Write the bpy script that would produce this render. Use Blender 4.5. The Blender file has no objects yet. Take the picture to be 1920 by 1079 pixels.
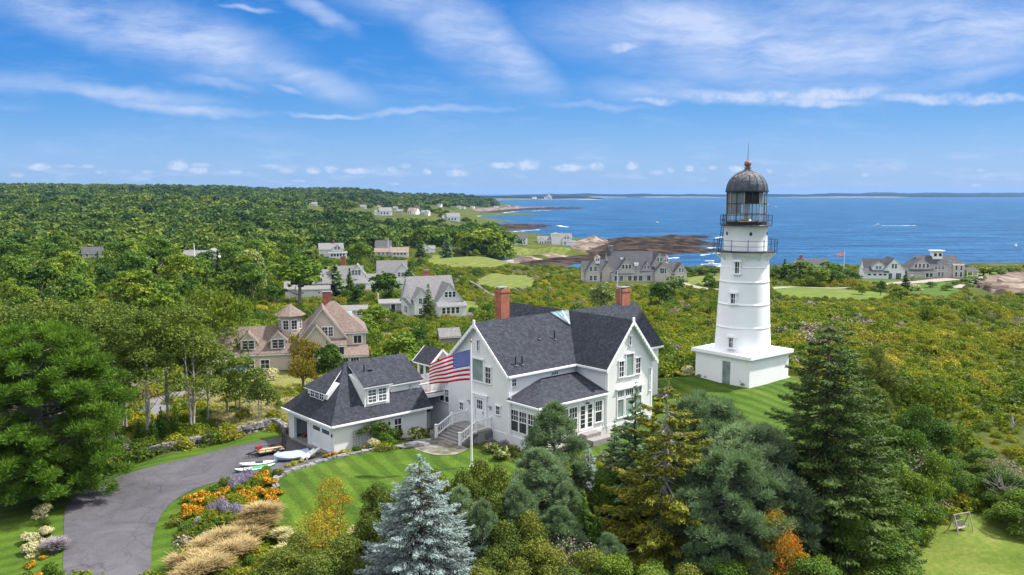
import bpy, math, random
import numpy as np
from mathutils import Vector, Matrix, noise as mnoise
from mathutils.geometry import delaunay_2d_cdt
SC = bpy.context.scene
COL = SC.collection
R = math.radians
rng = np.random.default_rng(7)
rnd = random.Random(11)

# ------------------------------------------------------------------ camera
F, PIT, CZ = 1600.0, math.atan(176.5/1600.0), 41.0
def ray(px, py):
    u = (px-960)/F; v = (py-539.5)/F
    return (u, math.cos(PIT)-v*math.sin(PIT), -math.sin(PIT)-v*math.cos(PIT))
def atz(px, py, z):
    a = ray(px, py); t = (z-CZ)/a[2]
    return (a[0]*t, a[1]*t, z)
def aty(px, py, Y):
    a = ray(px, py); t = Y/a[1]
    return (a[0]*t, Y, CZ+a[2]*t)
def proj(x, y, z):
    dz = z-CZ
    f = y*math.cos(PIT)-dz*math.sin(PIT)
    d = -(y*math.sin(PIT)+dz*math.cos(PIT))
    if f < 1: return (-9999, -9999, f)
    return (960+F*x/f, 539.5+F*d/f, f)
cam = bpy.data.cameras.new('camera'); camo = bpy.data.objects.new('camera', cam); COL.objects.link(camo)
cam.lens = F/1920*36; cam.sensor_width = 36; cam.clip_start = 0.5; cam.clip_end = 90000
camo.location = (0, 0, CZ); camo.rotation_euler = (math.pi/2-PIT, 0, 0)
SC.camera = camo

# house frame: local x = U (to the back right), local y = -V (to the back left)
HA = R(41.5)
HU = (math.cos(HA), math.sin(HA)); HW = (-math.sin(HA), math.cos(HA))
HO = atz(1080, 682, 26)
def hl(s, q, z=0.0):
    return (HO[0]+HU[0]*s+HW[0]*q, HO[1]+HU[1]*s+HW[1]*q, z)

# ------------------------------------------------------------------ object helpers
def tag(o, label=None, cat=None, group=None, kind=None):
    if label: o['label'] = label
    if cat: o['category'] = cat
    if group: o['group'] = group
    if kind: o['kind'] = kind
    return o
def empty(name, loc=(0, 0, 0), rz=0.0, label=None, cat=None, group=None):
    o = bpy.data.objects.new(name, None); COL.objects.link(o)
    o.location = loc; o.rotation_euler = (0, 0, rz); o.empty_display_size = 0.3
    return tag(o, label, cat, group)
def link(name, me, parent=None):
    o = bpy.data.objects.new(name, me); COL.objects.link(o)
    if parent is not None: o.parent = parent
    return o
class MB:
    """collects faces and links them as ONE mesh"""
    def __init__(s): s.v = []; s.f = []; s.m = []; s.mats = []; s.cm = 0; s.sm = []
    def mat(s, m):
        if m not in s.mats: s.mats.append(m)
        s.cm = s.mats.index(m); return s
    def face(s, pts, smooth=False):
        i = len(s.v); s.v += [tuple(p) for p in pts]; s.f.append(tuple(range(i, i+len(pts)))); s.m.append(s.cm); s.sm.append(smooth)
    def mesh(s, vs, fs, smooth=False):
        i = len(s.v); s.v += [tuple(p) for p in vs]
        for f in fs: s.f.append(tuple(i+k for k in f)); s.m.append(s.cm); s.sm.append(smooth)
    def box(s, x0, x1, y0, y1, z0, z1):
        v = [(x0,y0,z0),(x1,y0,z0),(x1,y1,z0),(x0,y1,z0),(x0,y0,z1),(x1,y0,z1),(x1,y1,z1),(x0,y1,z1)]
        s.mesh(v, [(0,3,2,1),(4,5,6,7),(0,1,5,4),(1,2,6,5),(2,3,7,6),(3,0,4,7)])
    def bar(s, a, b, w, h=None, up=(0,0,1)):
        """box beam from a to b, width w, height h"""
        h = h or w
        a = Vector(a); b = Vector(b); d = (b-a)
        if d.length < 1e-6: return
        d.normalize(); u = Vector(up)
        if abs(d.dot(u)) > .95: u = Vector((1, 0, 0))
        x = d.cross(u).normalized()*w/2; y = x.cross(d).normalized()*h/2
        v = [a-x-y, a+x-y, a+x+y, a-x+y, b-x-y, b+x-y, b+x+y, b-x+y]
        s.mesh(v, [(0,1,2,3)[::-1],(4,5,6,7),(0,1,5,4),(1,2,6,5),(2,3,7,6),(3,0,4,7)])
    def tube(s, a, b, r0, r1=None, n=10, cap=True, smooth=True):
        r1 = r0 if r1 is None else r1
        a = Vector(a); b = Vector(b); d = (b-a).normalized()
        u = Vector((0, 0, 1)) if abs(d.z) < .9 else Vector((1, 0, 0))
        x = d.cross(u).normalized(); y = d.cross(x).normalized()
        vs = []
        for p, r in ((a, r0), (b, r1)):
            for k in range(n):
                t = 2*math.pi*k/n; vs.append(p+x*math.cos(t)*r+y*math.sin(t)*r)
        s.mesh(vs, [(k, (k+1) % n, n+(k+1) % n, n+k) for k in range(n)], smooth)
        if cap: s.face(vs[:n][::-1]); s.face(vs[n:])
    def lathe(s, prof, n=32, cx=0, cy=0, smooth=True):
        vs = []
        for r, z in prof:
            for k in range(n):
                t = 2*math.pi*k/n; vs.append((cx+r*math.cos(t), cy+r*math.sin(t), z))
        fs = []
        for j in range(len(prof)-1):
            for k in range(n): fs.append((j*n+k, j*n+(k+1) % n, (j+1)*n+(k+1) % n, (j+1)*n+k))
        s.mesh(vs, fs, smooth)
    def prism(s, poly, ax, d0, d1):
        """poly in the plane perpendicular to ax (0: (y,z), 1: (x,z), 2: (x,y)), from d0 to d1"""
        def p3(p, d): return {0: (d, p[0], p[1]), 1: (p[0], d, p[1]), 2: (p[0], p[1], d)}[ax]
        n = len(poly); vs = [p3(p, d0) for p in poly]+[p3(p, d1) for p in poly]
        s.mesh(vs, [tuple(range(n))[::-1], tuple(range(n, 2*n))]+[(k, (k+1) % n, n+(k+1) % n, n+k) for k in range(n)])
    def build(s, name, parent=None, mat=None):
        me = bpy.data.meshes.new(name)
        me.from_pydata([tuple(v) for v in s.v], [], s.f)
        for m in (s.mats or [mat]): me.materials.append(m)
        if mat is not None and s.mats and len(me.materials) == 0: me.materials.append(mat)
        me.polygons.foreach_set('material_index', s.m)
        me.polygons.foreach_set('use_smooth', s.sm)
        import bmesh
        bm = bmesh.new(); bm.from_mesh(me)
        bmesh.ops.recalc_face_normals(bm, faces=bm.faces); bm.to_mesh(me); bm.free()
        me.update()
        return link(name, me, parent)
def each(name, parent, m, boxes):
    for q in boxes: B(name, parent, m, lambda k: k.box(*q))
def B(name, parent, m, fn):
    b = MB(); b.mat(m); fn(b); return b.build(name, parent)

# ------------------------------------------------------------------ materials
M = {}
def newmat(name):
    m = bpy.data.materials.new(name); m.use_nodes = True
    nt = m.node_tree; nt.nodes.clear()
    out = nt.nodes.new('ShaderNodeOutputMaterial'); b = nt.nodes.new('ShaderNodeBsdfPrincipled')
    nt.links.new(b.outputs[0], out.inputs[0]); M[name] = m
    return m, nt, b
def N(nt, typ, **kw):
    n = nt.nodes.new(typ)
    for k, v in kw.items():
        if k.startswith('i_'): n.inputs[k[2:].replace('_', ' ')].default_value = v
        elif k[0] == 'j' and k[1:].isdigit(): n.inputs[int(k[1:])].default_value = v
        else: setattr(n, k, v)
    return n
def ramp(nt, fac, stops, interp='LINEAR'):
    r = nt.nodes.new('ShaderNodeValToRGB'); r.color_ramp.interpolation = interp
    e = r.color_ramp.elements
    while len(e) < len(stops): e.new(.5)
    for k, (p, c) in enumerate(stops): e[k].position = p; e[k].color = (*c, 1) if len(c) == 3 else c
    nt.links.new(fac, r.inputs[0]); return r.outputs[0]
def mixc(nt, fac, a, b, mode='MIX'):
    n = nt.nodes.new('ShaderNodeMix'); n.data_type = 'RGBA'; n.blend_type = mode
    for sock, v in ((n.inputs['Factor'], fac), (n.inputs[6], a), (n.inputs[7], b)):
        if hasattr(v, 'is_linked') or isinstance(v, bpy.types.NodeSocket): nt.links.new(v, sock)
        elif isinstance(v, (int, float)): sock.default_value = v
        else: sock.default_value = (*v, 1) if len(v) == 3 else v
    return n.outputs[2]
def pos(nt): return nt.nodes.new('ShaderNodeNewGeometry').outputs['Position']
def noisef(nt, scale, detail=3, rough=.55, vec=None, dist=0):
    n = N(nt, 'ShaderNodeTexNoise'); n.inputs['Scale'].default_value = scale; n.inputs['Detail'].default_value = detail
    n.inputs['Roughness'].default_value = rough; n.inputs['Distortion'].default_value = dist
    nt.links.new(vec if vec is not None else pos(nt), n.inputs['Vector']); return n.outputs['Fac']
def scaled(nt, vec, s, rot=(0, 0, 0)):
    n = nt.nodes.new('ShaderNodeMapping'); n.inputs['Scale'].default_value = s; n.inputs['Rotation'].default_value = rot
    nt.links.new(vec, n.inputs[0]); return n.outputs[0]
def bump(nt, b, h, strength=.3, dist=.05):
    n = N(nt, 'ShaderNodeBump'); n.inputs['Strength'].default_value = strength; n.inputs['Distance'].default_value = dist
    nt.links.new(h, n.inputs['Height']); nt.links.new(n.outputs[0], b.inputs['Normal'])
def simple(name, c, rough=.6, var=.12, scale=1.5, metal=0.0, spec=.3, bmp=0):
    m, nt, b = newmat(name)
    n = noisef(nt, scale, 4)
    lo = tuple(x*(1-var) for x in c); hi = tuple(min(1, x*(1+var)) for x in c)
    nt.links.new(ramp(nt, n, [(.3, lo), (.7, hi)]), b.inputs['Base Color'])
    b.inputs['Roughness'].default_value = rough; b.inputs['Metallic'].default_value = metal
    b.inputs['Specular IOR Level'].default_value = spec
    if bmp: bump(nt, b, noisef(nt, scale*6, 3), bmp, .03)
    return m
def mathn(nt, op, a, b=None, c=None):
    n = N(nt, 'ShaderNodeMath', operation=op)
    for k, v in enumerate((a, b, c)):
        if v is None: continue
        if isinstance(v, (int, float)): n.inputs[k].default_value = v
        else: nt.links.new(v, n.inputs[k])
    return n.outputs[0]
def sepz(nt, vec, ax=2):
    n = nt.nodes.new('ShaderNodeSeparateXYZ'); nt.links.new(vec, n.inputs[0]); return n.outputs[ax]
def siding(name, c, pitch=.16, var=.05, strength=.5):
    """painted clapboard: a step every few centimetres, faint weathering"""
    m, nt, b = newmat(name)
    z = sepz(nt, pos(nt)); fr = mathn(nt, 'FRACT', mathn(nt, 'DIVIDE', z, pitch))
    n = noisef(nt, .9, 5, .6); fine = noisef(nt, 9, 3)
    base = ramp(nt, n, [(.25, tuple(x*(1-var*1.6) for x in c)), (.7, c)])
    line = ramp(nt, fr, [(0, (.90, .90, .905)), (.09, (1, 1, 1)), (1, (1, 1, 1))])
    nt.links.new(mixc(nt, 1.0, base, line, 'MULTIPLY'), b.inputs['Base Color'])
    b.inputs['Roughness'].default_value = .55; b.inputs['Specular IOR Level'].default_value = .3
    bump(nt, b, mathn(nt, 'ADD', fr, mathn(nt, 'MULTIPLY', fine, .15)), strength, .02)
    return m
def shingle(name, c, var=.35, spread=.5, warm=(1, 1, 1)):
    m, nt, b = newmat(name)
    tc = nt.nodes.new('ShaderNodeTexCoord').outputs['Object']
    v = N(nt, 'ShaderNodeTexVoronoi', feature='F1', distance='CHEBYCHEV'); v.inputs['Scale'].default_value = 1
    nt.links.new(scaled(nt, tc, (4.6, 4.6, 6.5)), v.inputs['Vector'])
    cell = sepz(nt, v.outputs['Color'], 0)
    z = sepz(nt, tc); fr = mathn(nt, 'FRACT', mathn(nt, 'DIVIDE', z, .16))
    big = noisef(nt, .35, 4, .6)
    f = mathn(nt, 'ADD', mathn(nt, 'MULTIPLY', cell, .8), mathn(nt, 'MULTIPLY', big, .2))
    base = ramp(nt, f, [(.1, tuple(x*(1-var) for x in c)), (.55, c), (.95, tuple(x*(1+spread)*w for x, w in zip(c, warm)))])
    line = ramp(nt, fr, [(0, (.72,)*3), (.16, (1, 1, 1)), (1, (1, 1, 1))])
    nt.links.new(mixc(nt, 1.0, base, line, 'MULTIPLY'), b.inputs['Base Color'])
    b.inputs['Roughness'].default_value = .9; b.inputs['Specular IOR Level'].default_value = .12
    bump(nt, b, mathn(nt, 'ADD', fr, cell), .4, .02)
    return m
siding('white_clapboard', (.82, .81, .80)); siding('cream_shingle', (.62, .52, .44), .18, .12, .3)
siding('grey_shingle_wall', (.52, .51, .51), .18, .14, .3); siding('pale_shingle_wall', (.70, .69, .70), .18, .1, .3)
siding('tan_shingle_wall', (.56, .50, .44), .18, .1, .3)
simple('white_trim', (.84, .84, .84), .45, .03); simple('white_plaster', (.84, .84, .85), .6, .04, .5, bmp=.08)
simple('off_white', (.62, .60, .56), .7, .1, 3)
shingle('slate_shingle', (.040, .043, .055), .28, .4); shingle('mauve_shingle', (.185, .142, .122), .2, .25); shingle('grey_shingle', (.20, .195, .195), .2, .25)
shingle('dark_shingle', (.085, .085, .092)); shingle('brown_shingle', (.22, .17, .14), .2, .3)
simple('black_iron', (.02, .022, .028), .45, .3, 6); simple('dark_metal', (.05, .055, .065), .4, .2, 6, .5)
simple('galvanised', (.45, .46, .48), .35, .1, 8, .7); simple('rubber', (.03, .03, .032), .8); simple('dark_inside', (.025, .025, .03), .9)
simple('wood_plank', (.42, .29, .16), .7, .3, 9); simple('timber_pale', (.62, .47, .28), .7, .2, 12); simple('weathered_wood', (.33, .29, .27), .8, .25, 10)
simple('bark_grey', (.23, .205, .185), .9, .35, 7, bmp=.5); simple('bark_pale', (.36, .33, .31), .9, .3, 5, bmp=.5); simple('bark_dark', (.09, .07, .06), .9, .35, 6, bmp=.5)
simple('deck_red', (.28, .13, .10), .7, .2, 6); simple('step_stone', (.24, .225, .215), .8, .2, 4, bmp=.3); simple('path_gravel', (.25, .225, .195), .9, .15, 2, bmp=.2)
simple('red_paint', (.45, .03, .03), .4); simple('brass', (.5, .27, .08), .35, .3, 9, .8); simple('rust_ball', (.22, .12, .10), .6, .4, 12)
simple('boat_cover', (.30, .38, .52), .45, .08, 3); simple('gel_white', (.80, .81, .82), .25, .05, 3); simple('kayak_green', (.05, .35, .10), .35, .1)
simple('turquoise', (.02, .33, .36), .5); simple('car_blue', (.03, .06, .16), .2, .05); simple('curtain', (.50, .60, .56), .8, .12, 2)
simple('hull_white', (.8, .8, .8), .3); simple('foam', (.8, .82, .84), .8, .1, .3); simple('skylight_glass', (.15, .24, .28), .15, .3, 3)
def glassm(name, c, rough=.06):
    m, nt, b = newmat(name)
    nt.links.new(ramp(nt, noisef(nt, .8, 2), [(.3, tuple(x*.5 for x in c)), (.7, c)]), b.inputs['Base Color'])
    b.inputs['Roughness'].default_value = rough; b.inputs['Specular IOR Level'].default_value = .6
glassm('window_glass', (.045, .05, .06)); glassm('pale_glass', (.30, .38, .35), .12); glassm('grey_glass', (.13, .155, .17), .1)
def brick():
    m, nt, b = newmat('brick')
    tc = nt.nodes.new('ShaderNodeTexCoord').outputs['Object']
    n = N(nt, 'ShaderNodeCombineXYZ'); sx = nt.nodes.new('ShaderNodeSeparateXYZ'); nt.links.new(tc, sx.inputs[0])
    nt.links.new(mathn(nt, 'ADD', sx.outputs[0], sx.outputs[1]), n.inputs[0]); nt.links.new(sx.outputs[2], n.inputs[1])
    t = N(nt, 'ShaderNodeTexBrick'); t.inputs['Scale'].default_value = 1; t.inputs['Brick Width'].default_value = .24
    t.inputs['Row Height'].default_value = .09; t.inputs['Mortar Size'].default_value = .008
    t.inputs['Color1'].default_value = (.42, .11, .05, 1); t.inputs['Color2'].default_value = (.28, .07, .035, 1); t.inputs['Mortar'].default_value = (.36, .24, .18, 1)
    nt.links.new(n.outputs[0], t.inputs['Vector'])
    st = ramp(nt, noisef(nt, 2.2, 4), [(.3, (.7, .7, .7)), (.65, (1.15, 1.1, 1.05))])
    nt.links.new(mixc(nt, 1.0, t.outputs['Color'], st, 'MULTIPLY'), b.inputs['Base Color']); b.inputs['Roughness'].default_value = .85
brick()
def stonemat(name, c1, c2, c3, sc=3.0, bmp=.6):
    m, nt, b = newmat(name)
    v = N(nt, 'ShaderNodeTexVoronoi'); v.inputs['Scale'].default_value = sc; nt.links.new(pos(nt), v.inputs['Vector'])
    f = mathn(nt, 'ADD', mathn(nt, 'MULTIPLY', sepz(nt, v.outputs['Color'], 0), .5), mathn(nt, 'MULTIPLY', noisef(nt, sc*1.5, 5), .5))
    nt.links.new(ramp(nt, f, [(.25, c1), (.5, c2), (.75, c3)]), b.inputs['Base Color']); b.inputs['Roughness'].default_value = .9; b.inputs['Specular IOR Level'].default_value = .08
    bump(nt, b, f, bmp, .08)
stonemat('wall_stone', (.07, .065, .07), (.155, .148, .155), (.28, .26, .235), 3.5)
stonemat('flagstone', (.08, .09, .05), (.155, .145, .13), (.23, .21, .185), 1.6, .3)
stonemat('boulder', (.10, .10, .105), (.19, .19, .195), (.28, .28, .28), 1.2, .4)
stonemat('rock_dark', (.012, .008, .006), (.026, .018, .013), (.06, .042, .03), .10, .8)
stonemat('rock_pale', (.07, .05, .038), (.14, .105, .082), (.27, .22, .18), .13, .8)
stonemat('beach_gravel', (.08, .062, .05), (.14, .112, .092), (.22, .18, .15), .05, .3)
def domemat():
    m, nt, b = newmat('weathered_dome')
    p = nt.nodes.new('ShaderNodeTexCoord').outputs['Object']
    n1 = noisef(nt, 2.0, 6, .7, p); n2 = noisef(nt, 5.5, 4, .65, scaled(nt, p, (1, 1, .45)))
    z = sepz(nt, p)
    f = mathn(nt, 'ADD', n2, mathn(nt, 'MULTIPLY', mathn(nt, 'SUBTRACT', z, 20.3), .10))
    c = mixc(nt, ramp(nt, f, [(.58, (0, 0, 0)), (.65, (1, 1, 1))]), ramp(nt, n1, [(.3, (.03, .036, .048)), (.7, (.10, .115, .145))]), ramp(nt, noisef(nt, 9, 2, .5, p), [(.4, (.12, .07, .05)), (.6, (.34, .31, .28))]))
    nt.links.new(c, b.inputs['Base Color']); b.inputs['Roughness'].default_value = .7; b.inputs['Specular IOR Level'].default_value = .2
domemat()
def asphalt(name, c, patch=.25):
    m, nt, b = newmat(name)
    f = mathn(nt, 'ADD', mathn(nt, 'MULTIPLY', noisef(nt, .28, 6, .7, None, 1.5), .6), mathn(nt, 'MULTIPLY', noisef(nt, 9, 4, .7), .4))
    col = ramp(nt, f, [(.34, tuple(x*(1-patch*1.3) for x in c)), (.5, c), (.66, tuple(x*(1+patch*1.2) for x in c))])
    v = N(nt, 'ShaderNodeTexVoronoi', feature='DISTANCE_TO_EDGE'); v.inputs['Scale'].default_value = .45
    nt.links.new(scaled(nt, pos(nt), (1, 1, 1)), v.inputs['Vector']); w_ = N(nt, 'ShaderNodeTexNoise'); w_.inputs['Scale'].default_value = .9; w_.inputs['Detail'].default_value = 5
    nt.links.new(pos(nt), w_.inputs['Vector']); nt.links.new(mixc(nt, .35, pos(nt), w_.outputs['Color'], 'ADD'), v.inputs['Vector'])
    crack = ramp(nt, v.outputs['Distance'], [(0, (.62, .62, .64)), (.014, (1, 1, 1))])
    nt.links.new(mixc(nt, 1.0, col, crack, 'MULTIPLY'), b.inputs['Base Color'])
    b.inputs['Roughness'].default_value = .9; b.inputs['Specular IOR Level'].default_value = .12; bump(nt, b, noisef(nt, 40, 2), .2, .01)
asphalt('asphalt', (.088, .084, .094), .28); asphalt('asphalt_pale', (.15, .145, .15), .15)
def grassm(name, lo, mid, hi, stripe=None, sc=1.2):
    m, nt, b = newmat(name)
    p = pos(nt)
    f = mathn(nt, 'ADD', mathn(nt, 'MULTIPLY', noisef(nt, .25, 5, .65, p), .55), mathn(nt, 'MULTIPLY', noisef(nt, sc*5, 3, .6, p), .45))
    col = ramp(nt, f, [(.32, lo), (.5, mid), (.68, hi)])
    if stripe:
        ang, per, amt = stripe
        q = scaled(nt, p, (1, 1, 1), (0, 0, -ang))
        w = mathn(nt, 'SINE', mathn(nt, 'MULTIPLY', mathn(nt, 'ADD', sepz(nt, q, 1), mathn(nt, 'MULTIPLY', noisef(nt, .15, 2, .5, p), 2.2)), 2*math.pi/per))
        st = ramp(nt, mathn(nt, 'MULTIPLY_ADD', w, .5, .5), [(.3, (1-amt,)*3), (.7, (1+amt,)*3)])
        col = mixc(nt, 1.0, col, st, 'MULTIPLY')
    nt.links.new(col, b.inputs['Base Color']); b.inputs['Roughness'].default_value = .95; b.inputs['Specular IOR Level'].default_value = .15
    bump(nt, b, noisef(nt, 11, 3, .7, p), .55, .06)
grassm('lawn_grass', (.020, .054, .005), (.050, .098, .008), (.105, .14, .018), (R(-58), 1.5, .16))
grassm('verge_grass', (.028, .062, .006), (.050, .096, .008), (.085, .125, .014), (R(30), 1.4, .12))
grassm('dry_lawn', (.055, .09, .010), (.095, .135, .018), (.17, .18, .045), None, .6)
grassm('field_grass', (.06, .09, .015), (.11, .135, .025), (.17, .17, .045), (R(70), 5, .07), .3)
grassm('dry_field', (.07, .095, .02), (.15, .15, .045), (.27, .23, .10), None, .4)
def groundm():
    m, nt, b = newmat('scrub_ground')
    p = pos(nt)
    f = mathn(nt, 'ADD', mathn(nt, 'MULTIPLY', noisef(nt, .05, 5, .65, p), .5), mathn(nt, 'MULTIPLY', noisef(nt, 1.1, 5, .7, p), .5))
    nt.links.new(ramp(nt, f, [(.32, (.018, .030, .008)), (.45, (.045, .062, .012)), (.55, (.078, .092, .016)), (.68, (.13, .115, .03))]), b.inputs['Base Color'])
    b.inputs['Roughness'].default_value = 1; b.inputs['Specular IOR Level'].default_value = .1
    bump(nt, b, noisef(nt, 3, 4, .7, p), .8, .3)
groundm()
def waterm():
    m, nt, b = newmat('sea_water')
    p = pos(nt)
    wp = scaled(nt, p, (.6, 1.6, 1), (0, 0, R(25)))
    n1 = noisef(nt, .22, 5, .65, wp); n2 = noisef(nt, .02, 4, .6, scaled(nt, p, (.5, 1.6, 1)))
    col = ramp(nt, mathn(nt, 'ADD', mathn(nt, 'MULTIPLY', n1, .55), mathn(nt, 'MULTIPLY', n2, .45)), [(.40, (.003, .032, .09)), (.5, (.007, .064, .16)), (.60, (.024, .115, .235))])
    wc = mathn(nt, 'GREATER_THAN', noisef(nt, .33, 3, .55, scaled(nt, p, (.4, 1.2, 1))), .715)
    nt.links.new(mixc(nt, mathn(nt, 'MULTIPLY', wc, .7), col, (.6, .68, .75)), b.inputs['Base Color'])
    b.inputs['Roughness'].default_value = .5; b.inputs['Specular IOR Level'].default_value = .06
    bump(nt, b, mathn(nt, 'ADD', n1, mathn(nt, 'MULTIPLY', n2, 3)), 1.0, 1.6)
waterm()
def leafm(name, stops, scale=.12, trans=.25, var=.22, rough=.6, world=True):
    """foliage: leaf-to-leaf, plant-to-plant and patch-to-patch variation of the leaf's own colour"""
    m, nt, b = newmat(name)
    at = N(nt, 'ShaderNodeAttribute', attribute_name='tint', attribute_type='GEOMETRY')
    oi = nt.nodes.new('ShaderNodeObjectInfo')
    if world: big = noisef(nt, scale, 3, .6)
    else: big = oi.outputs['Random']
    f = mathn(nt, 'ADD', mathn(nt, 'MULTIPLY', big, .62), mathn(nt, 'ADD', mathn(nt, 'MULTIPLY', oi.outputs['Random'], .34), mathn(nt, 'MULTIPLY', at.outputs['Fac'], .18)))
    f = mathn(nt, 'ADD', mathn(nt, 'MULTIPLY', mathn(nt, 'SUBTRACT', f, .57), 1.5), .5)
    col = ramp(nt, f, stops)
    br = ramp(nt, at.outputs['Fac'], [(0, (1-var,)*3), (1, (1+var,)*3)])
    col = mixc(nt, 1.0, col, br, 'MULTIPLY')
    nt.links.new(col, b.inputs['Base Color']); b.inputs['Roughness'].default_value = rough
    b.inputs['Specular IOR Level'].default_value = .12
    if trans:
        tr = nt.nodes.new('ShaderNodeBsdfTranslucent'); nt.links.new(mixc(nt, 1.0, col, (1.15, 1.3, .6), 'MULTIPLY'), tr.inputs[0])
        mx = nt.nodes.new('ShaderNodeMixShader'); mx.inputs[0].default_value = trans
        out = [n for n in nt.nodes if n.type == 'OUTPUT_MATERIAL'][0]
        nt.links.new(b.outputs[0], mx.inputs[1]); nt.links.new(tr.outputs[0], mx.inputs[2]); nt.links.new(mx.outputs[0], out.inputs[0])
    return m
leafm('leaf_forest', [(0, (.017, .042, .014)), (.25, (.035, .072, .016)), (.5, (.064, .110, .017)), (.75, (.11, .158, .019)), (1, (.185, .205, .023))], .006)
leafm('leaf_wood', [(0, (.018, .050, .013)), (.3, (.045, .095, .014)), (.55, (.09, .155, .015)), (.8, (.17, .23, .018)), (1, (.27, .26, .02))], .02)
leafm('leaf_scrub', [(0, (.024, .050, .012)), (.2, (.055, .095, .012)), (.42, (.105, .152, .013)), (.6, (.165, .205, .014)), (.8, (.245, .225, .016)), (1, (.21, .16, .05))], .025, .3)
leafm('leaf_meadow', [(0, (.04, .07, .012)), (.3, (.09, .13, .013)), (.6, (.16, .18, .015)), (.85, (.25, .22, .014)), (1, (.26, .18, .025))], .06, .25)
leafm('leaf_dead', [(0, (.15, .125, .085)), (.5, (.23, .195, .145)), (1, (.31, .27, .21))], .2, 0)
leafm('needle_pine', [(0, (.03, .08, .010)), (.5, (.072, .145, .014)), (1, (.14, .22, .02))], .35, .2)
leafm('needle_dark', [(0, (.042, .072, .022)), (.5, (.085, .135, .034)), (1, (.15, .205, .05))], .4, .25)
leafm('needle_bluegreen', [(0, (.085, .135, .065)), (.5, (.155, .22, .12)), (1, (.25, .32, .19))], .5, .3)
leafm('needle_blue', [(0, (.115, .155, .15)), (.5, (.195, .25, .24)), (1, (.30, .36, .345))], .6, .1, .15)
leafm('needle_yellow', [(0, (.045, .07, .014)), (.3, (.085, .12, .016)), (.65, (.145, .165, .018)), (1, (.215, .19, .02))], .7, .15)
leafm('leaf_olive', [(0, (.045, .075, .014)), (.5, (.10, .135, .022)), (1, (.20, .20, .03))], .5, .2)
leafm('leaf_birch', [(0, (.055, .09, .016)), (.5, (.11, .155, .024)), (1, (.19, .22, .035))], .4, .3)
leafm('leaf_willow', [(0, (.10, .15, .05)), (.5, (.17, .22, .07)), (1, (.27, .29, .09))], .3, .2)
leafm('leaf_sumac', [(0, (.13, .15, .016)), (.4, (.32, .24, .02)), (.7, (.48, .17, .02)), (1, (.48, .07, .015))], 1.1, .25)
leafm('leaf_green_bright', [(0, (.035, .08, .014)), (.5, (.08, .145, .018)), (1, (.16, .22, .022))], .6, .25)
leafm('leaf_maple', [(0, (.075, .10, .012)), (.5, (.16, .155, .016)), (1, (.25, .145, .02))], .5, .25)
for nm, c in (('petal_orange', (.62, .24, .012)), ('petal_yellow', (.36, .31, .03)), ('petal_lavender', (.25, .215, .34)), ('petal_cream', (.46, .42, .22)), ('petal_pink', (.52, .28, .24)), ('straw', (.38, .28, .13)), ('straw_pale', (.40, .36, .17)), ('petal_white', (.72, .72, .66)), ('petal_mauve', (.25, .215, .235)), ('dead_twig', (.27, .24, .215))):
    leafm(nm, [(0, tuple(x*.75 for x in c)), (.5, c), (1, tuple(min(1, x*1.2) for x in c))], 1.5, .1, .2)
def flagm(): pass
simple('flag_red', (.60, .002, .03), .7, .05); simple('flag_white', (.84, .84, .85), .7, .03); simple('flag_blue', (.0, .03, .34), .7, .05)
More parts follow.
